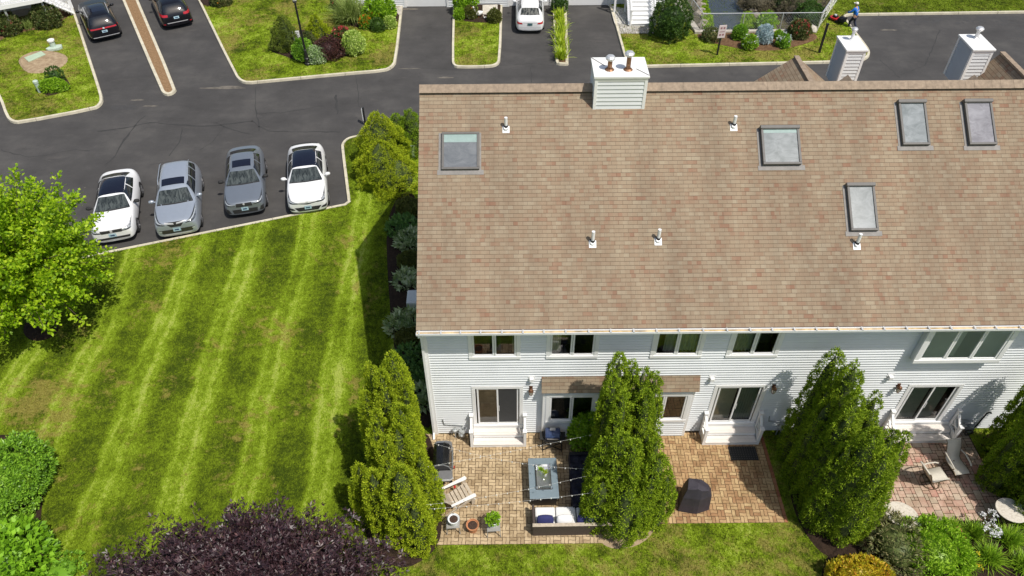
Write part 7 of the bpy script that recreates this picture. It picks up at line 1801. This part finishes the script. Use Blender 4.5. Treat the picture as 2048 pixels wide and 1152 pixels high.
# porch bases at the two nearer doors
for lab, u0, u1, v, hgt in (('white porch base behind the broad hydrangea', 737, 787, 8, 1.2), ('white porch step above the goose yard slab', 962, 1003, 9, .55)):
    a, b = G(u0, v), G(u1, v); t = thing('porch', lab, 'porch', (a.x, a.y, 0)); w = b.x - a.x
    part(t, 'step', 'trim', lambda m: (m.box(0, w, 0, .45, 0, hgt * .5), m.box(0, w, .451, 3.0, 0, hgt)), .01); part(t, 'post', 'trim', lambda m: (m.box(w - .12, w, .0, .12, hgt * .5, hgt + 1.0), m.box(w + .5, w + .62, .0, .12, 0, hgt + 1.0)))
q = [G(u, v, .12) for u, v in ((965, 10), (995, 9), (995, 27), (965, 28))]; c = sum(q, Vector()) / 4; t = thing('stone_slab', 'tan exposed-aggregate slab at the white porch step', 'slab', (c.x, c.y, 0)); part(t, 'slab', 'boulder', lambda m: m.prism([(a.x - c.x, a.y - c.y) for a in q], 0, .13), .02)
# left porch: raised deck with stairs
zd = 2.05; A = G(0, 20, zd - .25); B = G(86, 4, zd - .25); ux = (B - A); ux.z = 0; ux.normalize(); ang = math.atan2(ux.y, ux.x)
ft = G(148, 28)
t = thing('porch', 'white raised porch with railing and stairs at the top left', 'porch', (B.x, B.y, 0), ang)
part(t, 'deck', 'trim', lambda m: m.box(-14, 0, .03, 3.0, zd - .10, zd)); part(t, 'fascia', 'trim', lambda m: m.box(-14, 0, -.02, .029, zd - .26, zd + .02), .01)
part(t, 'railing', 'trim', lambda m: (m.box(-14, 0, .0, .09, zd + .92, zd + 1.0), m.box(-14, 0, .02, .07, zd + .10, zd + .16), [m.box(-14 + k * .14, -13.965 + k * .14, .03, .06, zd + .16, zd + .92) for k in range(100)]))
for x in (-.1, -2.4, -5.0, -8.0): part(t, 'deck_post', 'meter_grey', lambda m: m.box(x - .06, x + .06, .10, .22, 0, zd - .11)); part(t, 'rail_post', 'trim', lambda m: m.box(x - .06, x + .06, -.01, .11, zd, zd + 1.08))
lf = Matrix.Rotation(-ang, 4, 'Z') @ (ft - Vector((B.x, B.y, 0))); sx, syy = lf.x, lf.y; n = 10
for k in range(n):
    f0, f1 = k / n, (k + 1) / n
    part(t, 'tread', 'trim', lambda m: m.box(sx * f0, sx * f1 + .03, syy * f0 + .02, syy * f0 + 1.15, zd * (1 - f1) + .05, zd * (1 - f1) + .09)); part(t, 'riser', 'trim_grey', lambda m: m.box(sx * f1 - .02, sx * f1, syy * f0 + .02, syy * f0 + 1.15, zd * (1 - f1) - .12, zd * (1 - f1) + .049))
for dy in (0, 1.17):
    part(t, 'stringer', 'trim', lambda m: m.bar((0, dy, zd - .12), (sx, syy + dy, .06), .06, .26, (0, 1, 0))); part(t, 'stair_rail', 'trim', lambda m: (m.bar((0, dy, zd + .95), (sx, syy + dy, 1.0), .08, .08, (0, 1, 0)), m.box(sx - .07, sx + .07, syy + dy - .07, syy + dy + .07, 0, 1.12)))
    part(t, 'balusters', 'trim', lambda m: [m.bar((sx * k / 20, syy * k / 20 + dy, zd * (1 - k / 20) + .05), (sx * k / 20, syy * k / 20 + dy, zd * (1 - k / 20) + .93), .035) for k in range(1, 20)])
h1 = thing('opposite_house', 'white sided house behind the raised porch at the top left', 'building', (B.x, B.y, 0), ang)
clap('wall_siding', -16, 1.4, -.1, 6.5, 3.0, (), h1); mb = MB(); mb.box(-16, 1.4, 3.02, 11, -.1, 6.5); mb.build('house_core', 'vinyl', h1)
part(h1, 'foundation', 'concrete', lambda m: m.box(-16, 1.4, 2.90, 2.96, -.1, .5))
mb = MB(); mb.M = Matrix.Translation((-16.3, 2.5, 6.4)) @ Matrix.Rotation(R(32), 4, 'X'); mb.box(0, 18, 0, 5.4, 0, .12); mb.build('roof', 'ridge_shingle', h1)
mb = MB(); mb.M = Matrix.Translation((1.7, 11.5, 6.4)) @ Matrix.Rotation(math.pi, 4, 'Z') @ Matrix.Rotation(R(32), 4, 'X'); mb.box(0, 18, 0, 5.4, 0, .12); mb.build('roof', 'ridge_shingle', h1)
